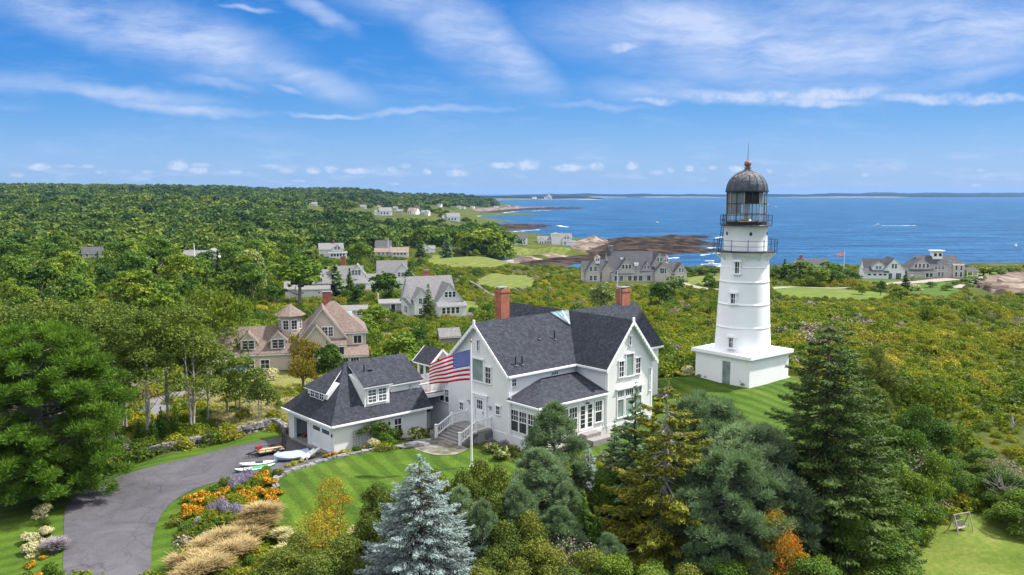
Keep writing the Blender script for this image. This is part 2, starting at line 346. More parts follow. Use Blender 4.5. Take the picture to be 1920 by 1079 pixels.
# ------------------------------------------------------------------ terrain height
CP = []
def cp(px, py, z): p = atz(px, py, z); CP.append((p[0], p[1], z))
for a in [(120,1079,18.7),(285,1079,18.7),(200,1079,18.7),(0,1079,18.4),(0,930,18.3),(130,940,18.6),(330,880,19.0),(440,880,19.2),(520,870,19.35),(610,860,19.5),
          (535,822,19.5),(624,851,19.5),(575,840,19.5),(513,797,19.4),(365,834,18.9),(200,870,18.4),(512,905,19.5),(640,850,19.9),(720,842,20.1),(790,833,20.2),(886,876,20.0),
          (600,1000,18.4),(700,950,19.0),(560,900,19.6),(640,900,19.8),(450,950,19.2),(400,1040,18.7),(760,900,19.8),(800,1000,18.3),(520,1040,18.0),
          (1311,704,21.9),(1406,727,21.8),(1481,711,21.9),(1240,712,21.6),(1300,760,21.2),(1440,790,21.0),(1500,760,21.3),(1400,830,20.2),(1120,830,20.1),(1000,850,19.8),
          (800,1079,17.5),(1000,1079,17.5),(1200,1079,17.5),(1400,1079,17.5),(1550,1079,17.6),(1800,1079,17),(1900,1000,17.3),(1800,985,17.6),(1700,1060,17.3),(1600,900,19),
          (1895,815,18.7),(1800,880,18),(1900,700,17.5),(1700,700,19.5),(1600,700,20.6),(1900,600,12.5),(1700,600,14.5),(1600,640,18),(1500,600,15.5),(1500,550,10),(1700,545,8),(1900,560,8),
          (1600,530,7),(1750,520,6),(1900,530,5.5),(1560,520,6),(820,592,11),(700,620,13),(560,700,14),(440,695,14),(700,700,15),(780,640,14),(860,600,11.5),(900,620,14),
          (1240,620,17),(1240,570,12),(1000,540,8.5),(1000,560,10),(1130,527,9),(1230,527,9),(1340,515,7.5),(1440,515,7),(1290,530,9),(900,545,9.5),(690,547,8.5),(600,555,10),(700,545,8.5),
          (905,478,7),(850,490,7),(820,505,7),(1000,469,5.5),(1040,458,7),(960,458,7),(890,505,4),(1000,515,3),(1090,511,1.5),(1180,514,3),(1240,512,2.5),
          (960,492,-2),(1040,497,-2.5),(1100,498,-1),(1040,484,-1),(1000,490,-3),(1060,492,-3),(950,499,-2),(1020,500,-2.5),(1100,458,-.5),(935,500,-.3),(990,483,-1.5),(1300,508,1.5),(1500,503,1.5),(1600,503,1.5),(1760,503,1.5),(1860,505,3.5),(1915,500,3),(1840,512,5),
          (1480,494,-2),(1600,494,-3),(1700,492,-3),(1900,490,-2),(1240,497,-1.5),(1150,497,-1),(1350,498,-3),(1400,480,-6),(1300,470,-5),(1550,470,-8),(1750,470,-8),(1910,470,-8),
          (1075,474,-1),(1150,480,-1),(1130,445,-2),(1400,430,-8),(1200,435,-8),(1100,436,-4),(1050,437,-2),(985,437,-5),(1020,433,-6),(955,436,-3),(970,445,4),(930,446,4),(900,436,4),(950,433,-.5),
          (1000,415,-5),(975,403,-6),(1030,403,-7),(1090,403,-7),(1150,403,-8),(1180,403,-8),(1250,403,-8),(960,410,-4),(940,412,-2),(880,408,-.5),(1200,400,-9),(1000,402,-4),(900,400,3),(860,402,6),(820,396,8),(780,402,9),(700,402,14),(940,396,-.5),(1000,395,-2),(1060,390,-4),(1100,391,-5),(1000,390,-3),(1060,396,-6),(950,427,-1),(1000,424,-3),(1030,426,-4),(960,378,-6),(1000,378,-7),(940,382,-3),(1000,386,-4),(930,374,-3),(1050,374,-7),(1000,383,-4),(1050,380,-6),
          (960,384,-3),(905,380,2),(1300,385,-9),(1300,370,-9),(1600,400,-9),(1900,400,-9),(1600,375,-9),(1900,370,-9),(960,370,-8),(1200,372,-9),(1000,374,-7),(900,372,8),(850,380,14)]: cp(*a)
for s, q, z in [(-12,-1,20.2),(-8,-5,20.2),(1,-6,20.2),(8,-5,20.4),(14,0,20.9),(14,10,19.8),(0,17,19.0),(-9,14,18.7),(-19,12,19.3),(-19,17.5,19.3),(-9.5,9,19.5),(-9.5,17.5,18.6),(0,0,20.3),(6,8,20.2),(-6,5,20.2)]:
    p = hl(s, q, z); CP.append(p)
for azd, lst in [(-50, ((60,17),(100,15),(150,14),(250,13),(400,13),(700,17),(1200,26),(2000,42),(3000,54),(5000,60))), (-32, ((90,15.5),(130,14),(200,12.5),(300,12),(450,13),(700,17),(1200,27),(1900,43),(2800,56),(5000,60))),
                 (-22, ((110,15),(160,13.5),(220,12.5),(330,12),(500,12),(800,17),(1200,27),(1900,42),(2800,55),(5000,55))), (-12, ((130,14.5),(190,11.5),(270,9.5),(380,9),(550,10),(800,15),(1200,22),(1900,34),(2800,47),(5000,45))),
                 (-5.5, ((380,8),(550,9),(800,11),(1200,14),(1900,20),(3000,30),(5000,30))), (50, ((60,17),(100,16),(200,8),(300,2),(450,-5),(1500,-9),(5000,-9))),
                 (-85, ((30,19),(60,17),(200,14),(700,16))), (85, ((30,17),(60,17),(200,10),(700,-5))), (0, ((12,17.5),(25,17.6),(9000,-9),(20000,-9),(40000,-9))), (30, ((12,17),(30,17),(9000,-9),(40000,-9))),
                 (-30, ((12,18.4),(30,18.6),(9000,40),(20000,20),(40000,20))), (-14, ((9000,20),(20000,10))), (170, ((30,18),(200,16))), (-170, ((30,18),(200,16)))]:
    for r_, z in lst: CP.append((r_*math.sin(R(azd)), r_*math.cos(R(azd)), z))
CPA = np.array(CP); CTH = np.arctan2(CPA[:, 0], CPA[:, 1]); CLR = np.log(np.hypot(CPA[:, 0], CPA[:, 1])); CZV = CPA[:, 2]
def H(x, y):
    x = np.atleast_1d(np.asarray(x, float)); y = np.atleast_1d(np.asarray(y, float))
    th = np.arctan2(x, y); lr = np.log(np.maximum(np.hypot(x, y), 5))
    out = np.empty(len(x))
    for i in range(0, len(x), 20000):
        dt = th[i:i+20000, None]-CTH[None]; dl = lr[i:i+20000, None]-CLR[None]
        w = 1/(dt*dt+dl*dl+.0006)**2.2
        out[i:i+20000] = (w*CZV).sum(1)/w.sum(1)
    return out
def h1(x, y): return float(H(x, y)[0])
def G(px, py, dz=0.0, zmin=0):
    """the point of the terrain under a pixel of the photograph"""
    a = ray(px, py); L = math.hypot(a[0], a[1])
    ts = np.geomspace(20, 6000, 500)/L
    X = a[0]*ts; Y = a[1]*ts; Z = CZ+a[2]*ts; hh = np.maximum(H(X, Y), zmin)
    k = np.argmax(Z < hh)
    if k == 0: k = len(ts)-1
    t = ts[k-1]+(ts[k]-ts[k-1])*(Z[k-1]-hh[k-1])/max(1e-6, (Z[k-1]-hh[k-1])-(Z[k]-hh[k])) if k > 0 else ts[0]
    x, y = a[0]*t, a[1]*t
    return (x, y, h1(x, y)+dz)

def terrain():
    rs = np.concatenate([[3, 8, 14, 20], np.geomspace(25, 600, 270), np.geomspace(610, 42000, 150)])
    th = np.concatenate([np.radians(np.arange(-178, -45, 3.5)), np.radians(np.linspace(-45, 45, 250)), np.radians(np.arange(48, 179, 3.5))])
    RR, TT = np.meshgrid(rs, th, indexing='ij')
    X = (RR*np.sin(TT)).ravel(); Y = (RR*np.cos(TT)).ravel(); Z = H(X, Y)
    nr, ntt = RR.shape
    I = np.arange(nr*ntt).reshape(nr, ntt)
    f = np.stack([I[:-1, :-1], I[:-1, 1:], I[1:, 1:], I[1:, :-1]], -1).reshape(-1, 4)
    me = bpy.data.meshes.new('ground')
    me.from_pydata(np.stack([X, Y, Z], 1).tolist(), [], f[:, ::-1].tolist()); me.materials.append(M['scrub_ground'])
    me.polygons.foreach_set('use_smooth', [True]*len(me.polygons)); me.update()
    if me.polygons[0].normal.z < 0: me.flip_normals()
    tag(link('ground', me), kind='structure')
terrain()
b = MB().mat(M['sea_water'])
rs = [0]+list(np.geomspace(60, 45000, 24)); n = 72
for j in range(len(rs)-1):
    for k in range(n):
        a0, a1 = 2*math.pi*k/n, 2*math.pi*(k+1)/n
        P = [(rs[j]*math.cos(a0), rs[j]*math.sin(a0), 0), (rs[j+1]*math.cos(a0), rs[j+1]*math.sin(a0), 0), (rs[j+1]*math.cos(a1), rs[j+1]*math.sin(a1), 0), (rs[j]*math.cos(a1), rs[j]*math.sin(a1), 0)]
        b.face(P if j else [P[0], P[1], P[2]])
tag(b.build('sea'), kind='structure')

# ------------------------------------------------------------------ draped patches
def smooth_poly(pts, step=1.0, closed=True, it=2):
    P = [tuple(p[:2]) for p in pts]
    for _ in range(it):
        Q = []
        n = len(P)
        for i in range(n if closed else n-1):
            a, c = P[i], P[(i+1) % n]
            Q += [(a[0]*.75+c[0]*.25, a[1]*.75+c[1]*.25), (a[0]*.25+c[0]*.75, a[1]*.25+c[1]*.75)]
        if not closed: Q = [P[0]]+Q+[P[-1]]
        P = Q
    out = []
    n = len(P)
    for i in range(n if closed else n-1):
        a, c = P[i], P[(i+1) % n]; L = math.hypot(c[0]-a[0], c[1]-a[1]); k = max(1, int(L/step))
        for j in range(k): out.append((a[0]+(c[0]-a[0])*j/k, a[1]+(c[1]-a[1])*j/k))
    if not closed: out.append(P[-1])
    return out
def inside(P, x, y):
    P = np.array(P); x = np.asarray(x); y = np.asarray(y); c = np.zeros(x.shape, bool)
    x0, y0 = P[-1]
    for x1, y1 in P:
        m = ((y1 > y) != (y0 > y)) & (x < (x0-x1)*(y-y1)/((y0-y1) if y0 != y1 else 1e-9)+x1)
        c ^= m; x0, y0 = x1, y1
    return c
PATCH = {}
def patch(name, pts, mat, off=.03, step=.7, it=2, hf=None, label=None, cat=None, kind='structure'):
    P = smooth_poly(pts, step, True, it) if it else smooth_poly(pts, step, True, 0)
    A = np.array(P)
    gx, gy = np.meshgrid(np.arange(A[:, 0].min(), A[:, 0].max(), step), np.arange(A[:, 1].min(), A[:, 1].max(), step))
    gx = gx.ravel()+.013; gy = gy.ravel()+.017
    # keep interior points away from the outline
    m = inside(P, gx, gy); gx, gy = gx[m], gy[m]
    if len(gx):
        d2 = ((gx[:, None]-A[None, :, 0])**2+(gy[:, None]-A[None, :, 1])**2).min(1); k = d2 > (step*.4)**2; gx, gy = gx[k], gy[k]
    co = [Vector(p) for p in P]+[Vector(p) for p in zip(gx.tolist(), gy.tolist())]
    n = len(P)
    vo, _, fo, *_r = delaunay_2d_cdt(co, [(i, (i+1) % n) for i in range(n)], [], 1, 1e-5)
    X = np.array([v.x for v in vo]); Y = np.array([v.y for v in vo]); Z = (H(X, Y) if hf is None else hf(X, Y))+off
    me = bpy.data.meshes.new(name); me.from_pydata(np.stack([X, Y, Z], 1).tolist(), [], [tuple(f) for f in fo]); me.materials.append(M[mat]); me.update()
    if len(me.polygons) and me.polygons[0].normal.z < 0: me.flip_normals()
    PATCH.setdefault(name, []).append(P)
    return tag(link(name, me), label, cat, kind=kind)
def GP(l): return [G(*p) for p in l]
# driveway, curb to garage
DRV = [(118,1100),(118,1079),(119,1000),(122,945),(170,915),(240,890),(330,866),(420,842),(470,833),(500,826),(536,820),(575,834),(624,853),(650,857),(600,868),(560,876),(520,888),(470,893),(400,906),(340,930),(305,960),(288,1000),(283,1045),(286,1100)]
patch('driveway', GP(DRV)+[], 'asphalt', .07, .6, 1)
# verge beyond the driveway (up to the stone wall)
patch('lawn', GP([(-120,965),(0,935),(60,905),(120,893),(195,878),(300,856),(400,834),(480,815),(513,803),(538,815),(500,828),(440,842),(330,869),(240,893),(170,918),(122,950),(119,1000),(118,1075),(118,1110),(-160,1110)]), 'verge_grass', .035, .7, 1)
# kerb strip of grass inside the bend and the lawn before the house
patch('lawn', GP([(283,1110),(280,1045),(286,1000),(303,958),(338,928),(398,905),(470,892),(490,900),(440,925),(395,945),(360,975),(335,1010),(335,1060),(345,1110)]), 'verge_grass', .035, .5, 1)
LAWNH = [(520,900),(560,874),(640,853),(720,846),(790,840),(850,838),(900,845),(960,868),(1010,900),(900,960),(780,1000),(700,1000),(640,1010),(560,1050),(480,1035),(505,990),(512,950)]
patch('lawn', GP(LAWNH), 'lawn_grass', .035, .6, 1)
patch('lawn', GP([(1240,706),(1290,706),(1330,700),(1420,695),(1490,706),(1530,740),(1530,800),(1480,850),(1420,880),(1350,880),(1290,860),(1240,850),(1150,855),(1080,860),(1070,835),(1125,812),(1180,790),(1235,735)]), 'lawn_grass', .035, .7, 1)
patch('lawn', GP([(1660,1110),(1672,1065),(1700,1030),(1730,1010),(1770,985),(1800,960),(1850,955),(1900,965),(1990,1000),(2000,1110)]), 'dry_lawn', .035, .7, 1)
# rear drive seen between the trees
patch('driveway', GP([(262,800),(268,760),(285,745),(330,735),(380,728),(440,712),(440,722),(390,738),(345,744),(315,755),(325,780),(335,800)]), 'asphalt_pale', .05, .8, 1)
patch('driveway', GP([(-60,870),(0,873),(25,880),(33,905),(10,925),(-60,935)]), 'asphalt_pale', .055, .6, 1)
patch('field', GP([(400,705),(470,690),(560,700),(600,718),(600,760),(540,800),(500,800),(420,812),(390,790),(385,740)]), 'dry_field', .03, 1.2, 1)
# far meadows and lawns
patch('field', GP([(800,478),(850,480),(900,485),(960,492),(950,500),(900,503),(860,506),(820,500),(795,490)]), 'field_grass', .10, 5, 1)
patch('field', GP([(940,462),(985,466),(1050,464),(1075,468),(1060,476),(1000,486),(955,484),(935,474)]), 'field_grass', .10, 5, 1)
patch('field', GP([(895,522),(950,515),(1000,517),(1005,545),(930,548),(890,535)]), 'field_grass', .08, 3, 1)
patch('lawn', GP([(858,570),(880,562),(905,575),(900,592),(865,592)]), 'dry_lawn', .06, 2, 1)
patch('lawn', GP([(1270,527),(1300,517),(1360,513),(1360,527),(1330,535),(1290,534)]), 'field_grass', .08, 2.5, 1)
patch('lawn', GP([(1440,536),(1520,538),(1600,545),(1680,552),(1650,565),(1560,562),(1450,558)]), 'dry_lawn', .08, 3, 1)
patch('lawn', GP([(1608,522),(1680,524),(1700,530),(1640,533),(1600,530)]), 'lawn_grass', .10, 2.5, 1)
patch('lawn', GP([(1700,532),(1760,525),(1790,535),(1800,556),(1760,560),(1700,552),(1690,540)]), 'lawn_grass', .08, 2.5, 1)
patch('lawn', GP([(1835,512),(1880,510),(1870,516),(1840,518)]), 'dry_lawn', .09, 2.5, 1)
patch('lawn', GP([(680,632),(730,624),(740,632),(700,640),(676,645)]), 'lawn_grass', .05, 1.5, 1)
def road(name, pix, w, mat, off=.06, step=1.5):
    c = smooth_poly([G(*p) for p in pix], step*2, False, 2)
    L, Rr = [], []
    for i, p in enumerate(c):
        a = c[max(0, i-1)]; d = c[min(len(c)-1, i+1)]; dx, dy = d[0]-a[0], d[1]-a[1]; k = math.hypot(dx, dy) or 1
        L.append((p[0]-dy/k*w/2, p[1]+dx/k*w/2)); Rr.append((p[0]+dy/k*w/2, p[1]-dx/k*w/2))
    return patch(name, L+Rr[::-1], mat, off, step, 0)
road('road', [(1240,520),(1300,540),(1360,544),(1440,544),(1520,540),(1600,541),(1640,537)], 4.2, 'path_gravel', .16, 2.5)
road('path', [(1645,537),(1700,531),(1750,527),(1790,524)], 7, 'path_gravel', .2, 2.5)
road('path', [(1790,541),(1815,531),(1840,524),(1850,520)], 4, 'path_gravel', .2, 2)
road('path', [(500,545),(540,543),(565,540)], 9, 'path_gravel', .14, 2.5)
road('path', [(880,586),(930,588),(980,586)], 6, 'asphalt_pale', .12, 2)

# ------------------------------------------------------------------ rock ledges and beach
def ledge(name, pix, mat, top, step, seed=0, base=0.0, rough=1.0, edge=None, slope=None, ns=1.0):
    """a bumpy slab of rock, its outline on the waterline"""
    P = smooth_poly([atz(p[0], p[1], base) for p in pix], step, True, 1); A = np.array(P)
    # wobble the outline
    for i in range(len(A)):
        v = mnoise.noise_vector(Vector((A[i, 0]*.06*ns, A[i, 1]*.06*ns, seed))); A[i] += np.array([v.x, v.y])*step*1.6
    P = [tuple(p) for p in A]
    gx, gy = np.meshgrid(np.arange(A[:, 0].min(), A[:, 0].max(), step), np.arange(A[:, 1].min(), A[:, 1].max(), step)); gx = gx.ravel(); gy = gy.ravel()
    m = inside(P, gx, gy); gx, gy = gx[m], gy[m]
    d = np.sqrt(((gx[:, None]-A[None, :, 0])**2+(gy[:, None]-A[None, :, 1])**2).min(1)); k = d > step*.35; gx, gy, d = gx[k], gy[k], d[k]
    edge = edge or step*4
    vs = [(p[0], p[1], base-.6) for p in P]
    for x, y, dd in zip(gx, gy, d):
        e = min(1, dd/edge)
        r = mnoise.fractal(Vector((x*.05*ns, y*.10*ns, seed)), 1.0, 2.1, 5)
        z = base+top*e*(.55+.9*r*rough)+abs(mnoise.noise(Vector((x*.25*ns, y*.5*ns, seed+5))))*.7*rough*e
        if slope: z += slope(x, y)*e
        vs.append((x, y, max(z, base-.3)))
    n = len(P)
    vo, _, fo, orig, *_r = delaunay_2d_cdt([Vector(v[:2]) for v in vs], [(i, (i+1) % n) for i in range(n)], [], 1, 1e-6)
    Z = [vs[o[0]][2] if o else base for o in orig]
    me = bpy.data.meshes.new(name); me.from_pydata([(v.x, v.y, z) for v, z in zip(vo, Z)], [], [tuple(f) for f in fo]); me.materials.append(M[mat]); me.update()
    if me.polygons[0].normal.z < 0: me.flip_normals()
    return tag(link(name, me), kind='structure')
ledge('rocks', [(1085,478),(1110,462),(1135,449),(1180,446),(1260,445),(1335,442),(1345,446),(1290,452),(1340,453),(1350,460),(1290,465),(1346,467),(1352,473),(1290,477),(1240,482),(1200,487),(1150,489),(1100,495),(1060,505),(1000,508),(930,502),(960,492),(1020,486)], 'rock_dark', 2.9, 5, 3, -.2)
ledge('rocks', [(960,506),(905,500),(920,490),(955,486),(1000,478),(1050,468),(1080,464),(1110,458),(1145,452),(1125,464),(1100,474),(1060,484),(1000,492)], 'rock_pale', 3.2, 4, 9, 0)
ledge('rocks', [(1060,463),(1100,446),(1150,450),(1140,462),(1110,468),(1080,470)], 'rock_pale', 5.0, 4, 12, 0)
ledge('rocks', [(900,503),(950,502),(1000,507),(1060,508),(1100,504),(1110,512),(1000,519),(930,513),(880,509)], 'beach_gravel', 2.6, 4, 5, .2, .25)
ledge('rocks', [(855,433),(900,424),(950,421),(1000,421),(1043,423),(1045,426),(1000,430),(960,433),(900,440)], 'rock_dark', 2.6, 8, 21, -.2)
ledge('rocks', [(1000,441),(960,439),(930,443),(925,452),(960,452),(1000,449)], 'rock_dark', 2.2, 7, 22, -.2)
ledge('rocks', [(845,404),(880,400),(930,394),(980,390),(1060,389.4),(1118,390),(1060,393.5),(1000,394),(940,399),(880,406),(860,408)], 'rock_dark', 3.5, 16, 31, -.2, .7)
ledge('rocks', [(838,398),(870,393),(920,390),(985,389),(1060,388.7),(1000,391),(940,394),(870,400),(840,403)], 'rock_pale', 5.0, 16, 33, 0, .7)
ledge('rocks', [(900,376.5),(940,376),(1010,374.5),(1060,373.6),(1110,373.2),(1010,372),(930,373)], 'beach_gravel', 6, 45, 41, 0, .4)
ledge('rocks', [(1828,520),(1850,512),(1880,505),(1925,497),(2000,496),(2010,530),(1960,560),(1900,556),(1862,545),(1848,530)], 'rock_pale', 2.6, 2.6, 51, 4.2, 1.0, None, lambda x, y: max(0, (G_R-y)*.03))if False else None
def seaside():
    pts = [(1822,538),(1850,524),(1885,514),(1925,510),(2000,508),(2010,545),(1960,562),(1900,560),(1862,553)]
    P = smooth_poly([G(*p) for p in pts], 2.0, True, 1); A = np.array(P)
    gx, gy = np.meshgrid(np.arange(A[:, 0].min(), A[:, 0].max(), 1.8), np.arange(A[:, 1].min(), A[:, 1].max(), 1.8)); gx = gx.ravel(); gy = gy.ravel()
    m = inside(P, gx, gy); gx, gy = gx[m], gy[m]
    hh = H(gx, gy); vs = [(p[0], p[1], h1(*p)-.3) for p in P]
    for x, y, z in zip(gx, gy, hh): vs.append((x, y, z+1.1+1.9*mnoise.fractal(Vector((x*.09, y*.13, 3)), 1, 2.1, 5)))
    n = len(P)
    vo, _, fo, orig, *_r = delaunay_2d_cdt([Vector(v[:2]) for v in vs], [(i, (i+1) % n) for i in range(n)], [], 1, 1e-6)
    me = bpy.data.meshes.new('rocks'); me.from_pydata([(v.x, v.y, vs[o[0]][2]) for v, o in zip(vo, orig)], [], [tuple(f) for f in fo]); me.materials.append(M['rock_pale']); me.update()
    if me.polygons[0].normal.z < 0: me.flip_normals()
    tag(link('rocks', me), kind='structure')
seaside()
# far shore: low wooded land across the bay
simple('far_shore', (.006, .018, .018), 1, .4, .004, spec=.02); simple('far_sand', (.30, .27, .23), 1, .1, .01, spec=.02)
def farland(pix, D0, depth, zmax, mat, name='far_shore', seed=0, cell=60):
    """rolling strip of land between two bearings"""
    x0, x1 = [(p-960)/F for p in pix]
    n = int((x1-x0)*D0/cell); b = MB().mat(M[mat]); rows = []
    for j, (dd, zz) in enumerate(((0, -.4), (.04, .35), (.25, .8), (.6, 1), (1, -.2))):
        row = []
        for i in range(n+1):
            u = x0+(x1-x0)*i/n; D = D0+depth*dd+D0*.04*mnoise.noise(Vector((u*9, dd, seed)))
            e = min(1, i/n*7, (1-i/n)*9)
            z = zz*zmax*e*(.75+.5*mnoise.fractal(Vector((u*14, dd*2, seed+2)), 1, 2, 4)) if zz > 0 else zz*20
            row.append((u*D, D, z+(mnoise.noise(Vector((i*.9, dd*5, seed)))*zmax*.12 if zz > 0 else 0)))
        rows.append(row)
    for j in range(4):
        for i in range(n): b.face([rows[j][i], rows[j][i+1], rows[j+1][i+1], rows[j+1][i]])
    return tag(b.build(name), kind='structure')
farland((880, 1960), 9500, 3000, 42, 'far_shore', 'hills', 3)
farland((1560, 2000), 12500, 3000, 72, 'far_shore', 'hills', 8)
farland((560, 1130), 6000, 2500, 30, 'far_shore', 'hills', 5, 40)
farland((960, 1370), 9100, 300, 6, 'far_sand', 'beach', 4, 40)
farland((900, 1130), 5500, 300, 7, 'far_sand', 'beach', 6, 30)
farland((1440, 1700), 9100, 300, 6, 'far_sand', 'beach', 7, 40)
# surf where the swell meets the ledges
def surf():
    b = MB().mat(M['foam'])
    for pts, w in (([(1345,447),(1352,444),(1362,446)],2),([(1290,453),(1320,455),(1345,457)],3),([(1265,470),(1300,468),(1350,465)],3),([(1310,479),(1340,476),(1360,473)],2),([(1230,486),(1250,485),(1272,483)],2),([(1045,423),(1055,425),(1068,426)],2.5),([(960,435),(985,433),(1012,431)],2),([(940,400),(955,398),(972,397)],3),([(1000,396),(1020,395),(1035,394.6)],3),([(1118,390.2),(1128,390.4),(1140,390.6)],3),([(862,413),(880,408),(905,404)],3),([(1330,499),(1345,500),(1352,500)],1.6),([(1500,500),(1560,501),(1610,501)],.9),([(1000,441),(1010,443),(1022,443)],2)):
        c = smooth_poly([atz(p[0], p[1], .12) for p in pts], 2, False, 2)
        for i in range(len(c)-1):
            if rnd.random() < .3: continue
            for _ in range(2):
                x = c[i][0]+rnd.uniform(-w, w); y = c[i][1]+rnd.uniform(-w*1.5, w*1.5); r = rnd.uniform(.5, 1.5)*w*.5
                b.face([(x+r*(1+.4*rnd.random())*math.cos(t)*1.3, y+r*(.6+.6*rnd.random())*math.sin(t), .1+rnd.random()*.02) for t in np.linspace(0, 6.283, 8)[:-1]])
    tag(b.build('surf'), kind='stuff', label='white surf breaking around the dark rock ledges', cat='surf')
surf()
# ------------------------------------------------------------------ building helpers
class Wall:
    """a vertical wall plane: P0 origin, d unit direction along, n outward normal (2-D)"""
    def __init__(s, P0, d, n): s.P = P0; s.d = d; s.n = n
    def p(s, a, o, z): return (s.P[0]+s.d[0]*a+s.n[0]*o, s.P[1]+s.d[1]*a+s.n[1]*o, z)
    def box(s, b, a0, a1, o0, o1, z0, z1):
        v = [s.p(a0,o0,z0), s.p(a1,o0,z0), s.p(a1,o1,z0), s.p(a0,o1,z0), s.p(a0,o0,z1), s.p(a1,o0,z1), s.p(a1,o1,z1), s.p(a0,o1,z1)]
        b.mesh(v, [(0,3,2,1),(4,5,6,7),(0,1,5,4),(1,2,6,5),(2,3,7,6),(3,0,4,7)])
def window(W, par, a0, a1, z0, z1, cols=2, rows=3, glass='window_glass', cas=.1, upper=False, sill=True, trim='white_trim', mun=.035, head=True, name='window', meet=False, label=None):
    b = MB().mat(M[trim]); c = cas
    W.box(b, a0-c, a0, .005, .07, z0, z1); W.box(b, a1, a1+c, .005, .07, z0, z1)
    W.box(b, a0-c-(.05 if head else 0), a1+c+(.05 if head else 0), .005, .11 if head else .07, z1, z1+c*(1.3 if head else 1))
    W.box(b, a0-c-(.04 if sill else 0), a1+c+(.04 if sill else 0), .005, .13 if sill else .07, z0-c*.8, z0)
    zm = z0+(z1-z0)*.5; zl = zm if upper else z0
    for k in range(1, cols):
        x = a0+(a1-a0)*k/cols; W.box(b, x-mun/2, x+mun/2, .025, .05, zl, z1)
    for k in range(1, rows):
        z = zl+(z1-zl)*k/rows
        if not (meet and abs(z-zm) < .05): W.box(b, a0, a1, .027, .048, z-mun/2, z+mun/2)
    if upper or meet: W.box(b, a0, a1, .022, .058, zm-.035, zm+.035)
    f = b.build(name, par)
    if label: f['label'] = label
    g = MB().mat(M[glass]); W.box(g, a0, a1, .002, .02, z0, z1); g.build('pane', f)
    return f
def slab(b, P, th):
    """roof sheet: polygon P (3-D, planar) thickened straight down"""
    n = len(P); Q = [(p[0], p[1], p[2]-th) for p in P]
    b.mesh(list(P)+Q, [tuple(range(n)), tuple(range(n, 2*n))[::-1]]+[(k, (k+1) % n, n+(k+1) % n, n+k) for k in range(n)])
def roofsheet(par, polys, mat, th=.05, under='white_trim', uth=.16, name='roof', lift=.0, inset=.03):
    """shingled sheets with a slightly smaller painted board below (fascia and soffit)"""
    b = MB().mat(M[mat])
    for P in polys: slab(b, [(p[0], p[1], p[2]+lift) for p in P], th)
    r = b.build(name, par)
    if under:
        b = MB().mat(M[under])
        for P in polys:
            cx = sum(p[0] for p in P)/len(P); cy = sum(p[1] for p in P)/len(P); cz_ = sum(p[2] for p in P)/len(P)
            Q = []
            for p in P:
                v = Vector((p[0]-cx, p[1]-cy, p[2]-cz_)); L = v.length; v *= (L-inset)/L
                Q.append((cx+v.x, cy+v.y, cz_+v.z-th-.002+lift))
            slab(b, Q, uth)
        b.build('fascia', r)
    return r
def gable_polys(ax, c, hw0, a0, a1, ze, zr):
    """two roof planes; ax 'x': ridge along x at y=c"""
    P = []
    for sgn in (-1, 1):
        if ax == 'x': q = [(a0, c+sgn*hw0, ze), (a1, c+sgn*hw0, ze), (a1, c, zr), (a0, c, zr)]
        else: q = [(c+sgn*hw0, a0, ze), (c+sgn*hw0, a1, ze), (c, a1, zr), (c, a0, zr)]
        P.append(q)
    return P
def gable_body(b, ax, c, hw, a0, a1, z0, ze, zr):
    """walls with gable ends; roof planes tucked under"""
    poly = [(c-hw, z0), (c+hw, z0), (c+hw, ze), (c, zr), (c-hw, ze)]
    b.prism(poly, 0 if ax == 'x' else 1, a0, a1)
def chimney(par, x, y, w, d, z0, z1, mat='brick', cap=True, name='chimney'):
    b = MB().mat(M[mat]); b.box(x-w/2, x+w/2, y-d/2, y+d/2, z0, z1-.3)
    b.box(x-w/2-.05, x+w/2+.05, y-d/2-.05, y+d/2+.05, z1-.3, z1-.12); b.box(x-w/2-.02, x+w/2+.02, y-d/2-.02, y+d/2+.02, z1-.12, z1)
    b.mat(M['galvanised']); b.box(x-w/2-.08, x+w/2+.08, y-d/2-.08, y+d/2+.08, z0, z0+.09)
    o = b.build(name, par)
    if cap:
        c = MB().mat(M['dark_metal'])
        for sx in (-1, 1):
            for sy in (-1, 1): c.box(x+sx*w*.38-.03, x+sx*w*.38+.03, y+sy*d*.38-.03, y+sy*d*.38+.03, z1, z1+.16)
        c.mat(M['galvanised']); c.box(x-w/2, x+w/2, y-d/2, y+d/2, z1+.16, z1+.2); c.build('chimney_cap', o)
    return o
def scallops(b, A, Bp, nrm, depth=.40, top=.20, pitch=.40, th=.05):
    """bargeboard from A to Bp (3-D points along the rake) with a scalloped lower edge"""
    A = Vector(A); Bp = Vector(Bp); d = Bp-A; L = d.length; d.normalize(); n = Vector(nrm)
    dn = Vector((0, 0, -1)); k = max(2, int(L/pitch)); pw = L/k
    for j in range(k):
        pts = []
        for i in range(7):
            t = i/6; pts.append((j*pw+t*pw, top+(depth-top)*math.sin(math.pi*t)**.7))
        poly = [A+d*(j*pw), A+d*((j+1)*pw)]+[A+d*u+dn*v for u, v in pts[::-1]]
        m = len(poly); vs = poly+[p+n*th for p in poly]
        b.mesh(vs, [tuple(range(m)), tuple(range(m, 2*m))[::-1]]+[(q, (q+1) % m, m+(q+1) % m, m+q) for q in range(m)])

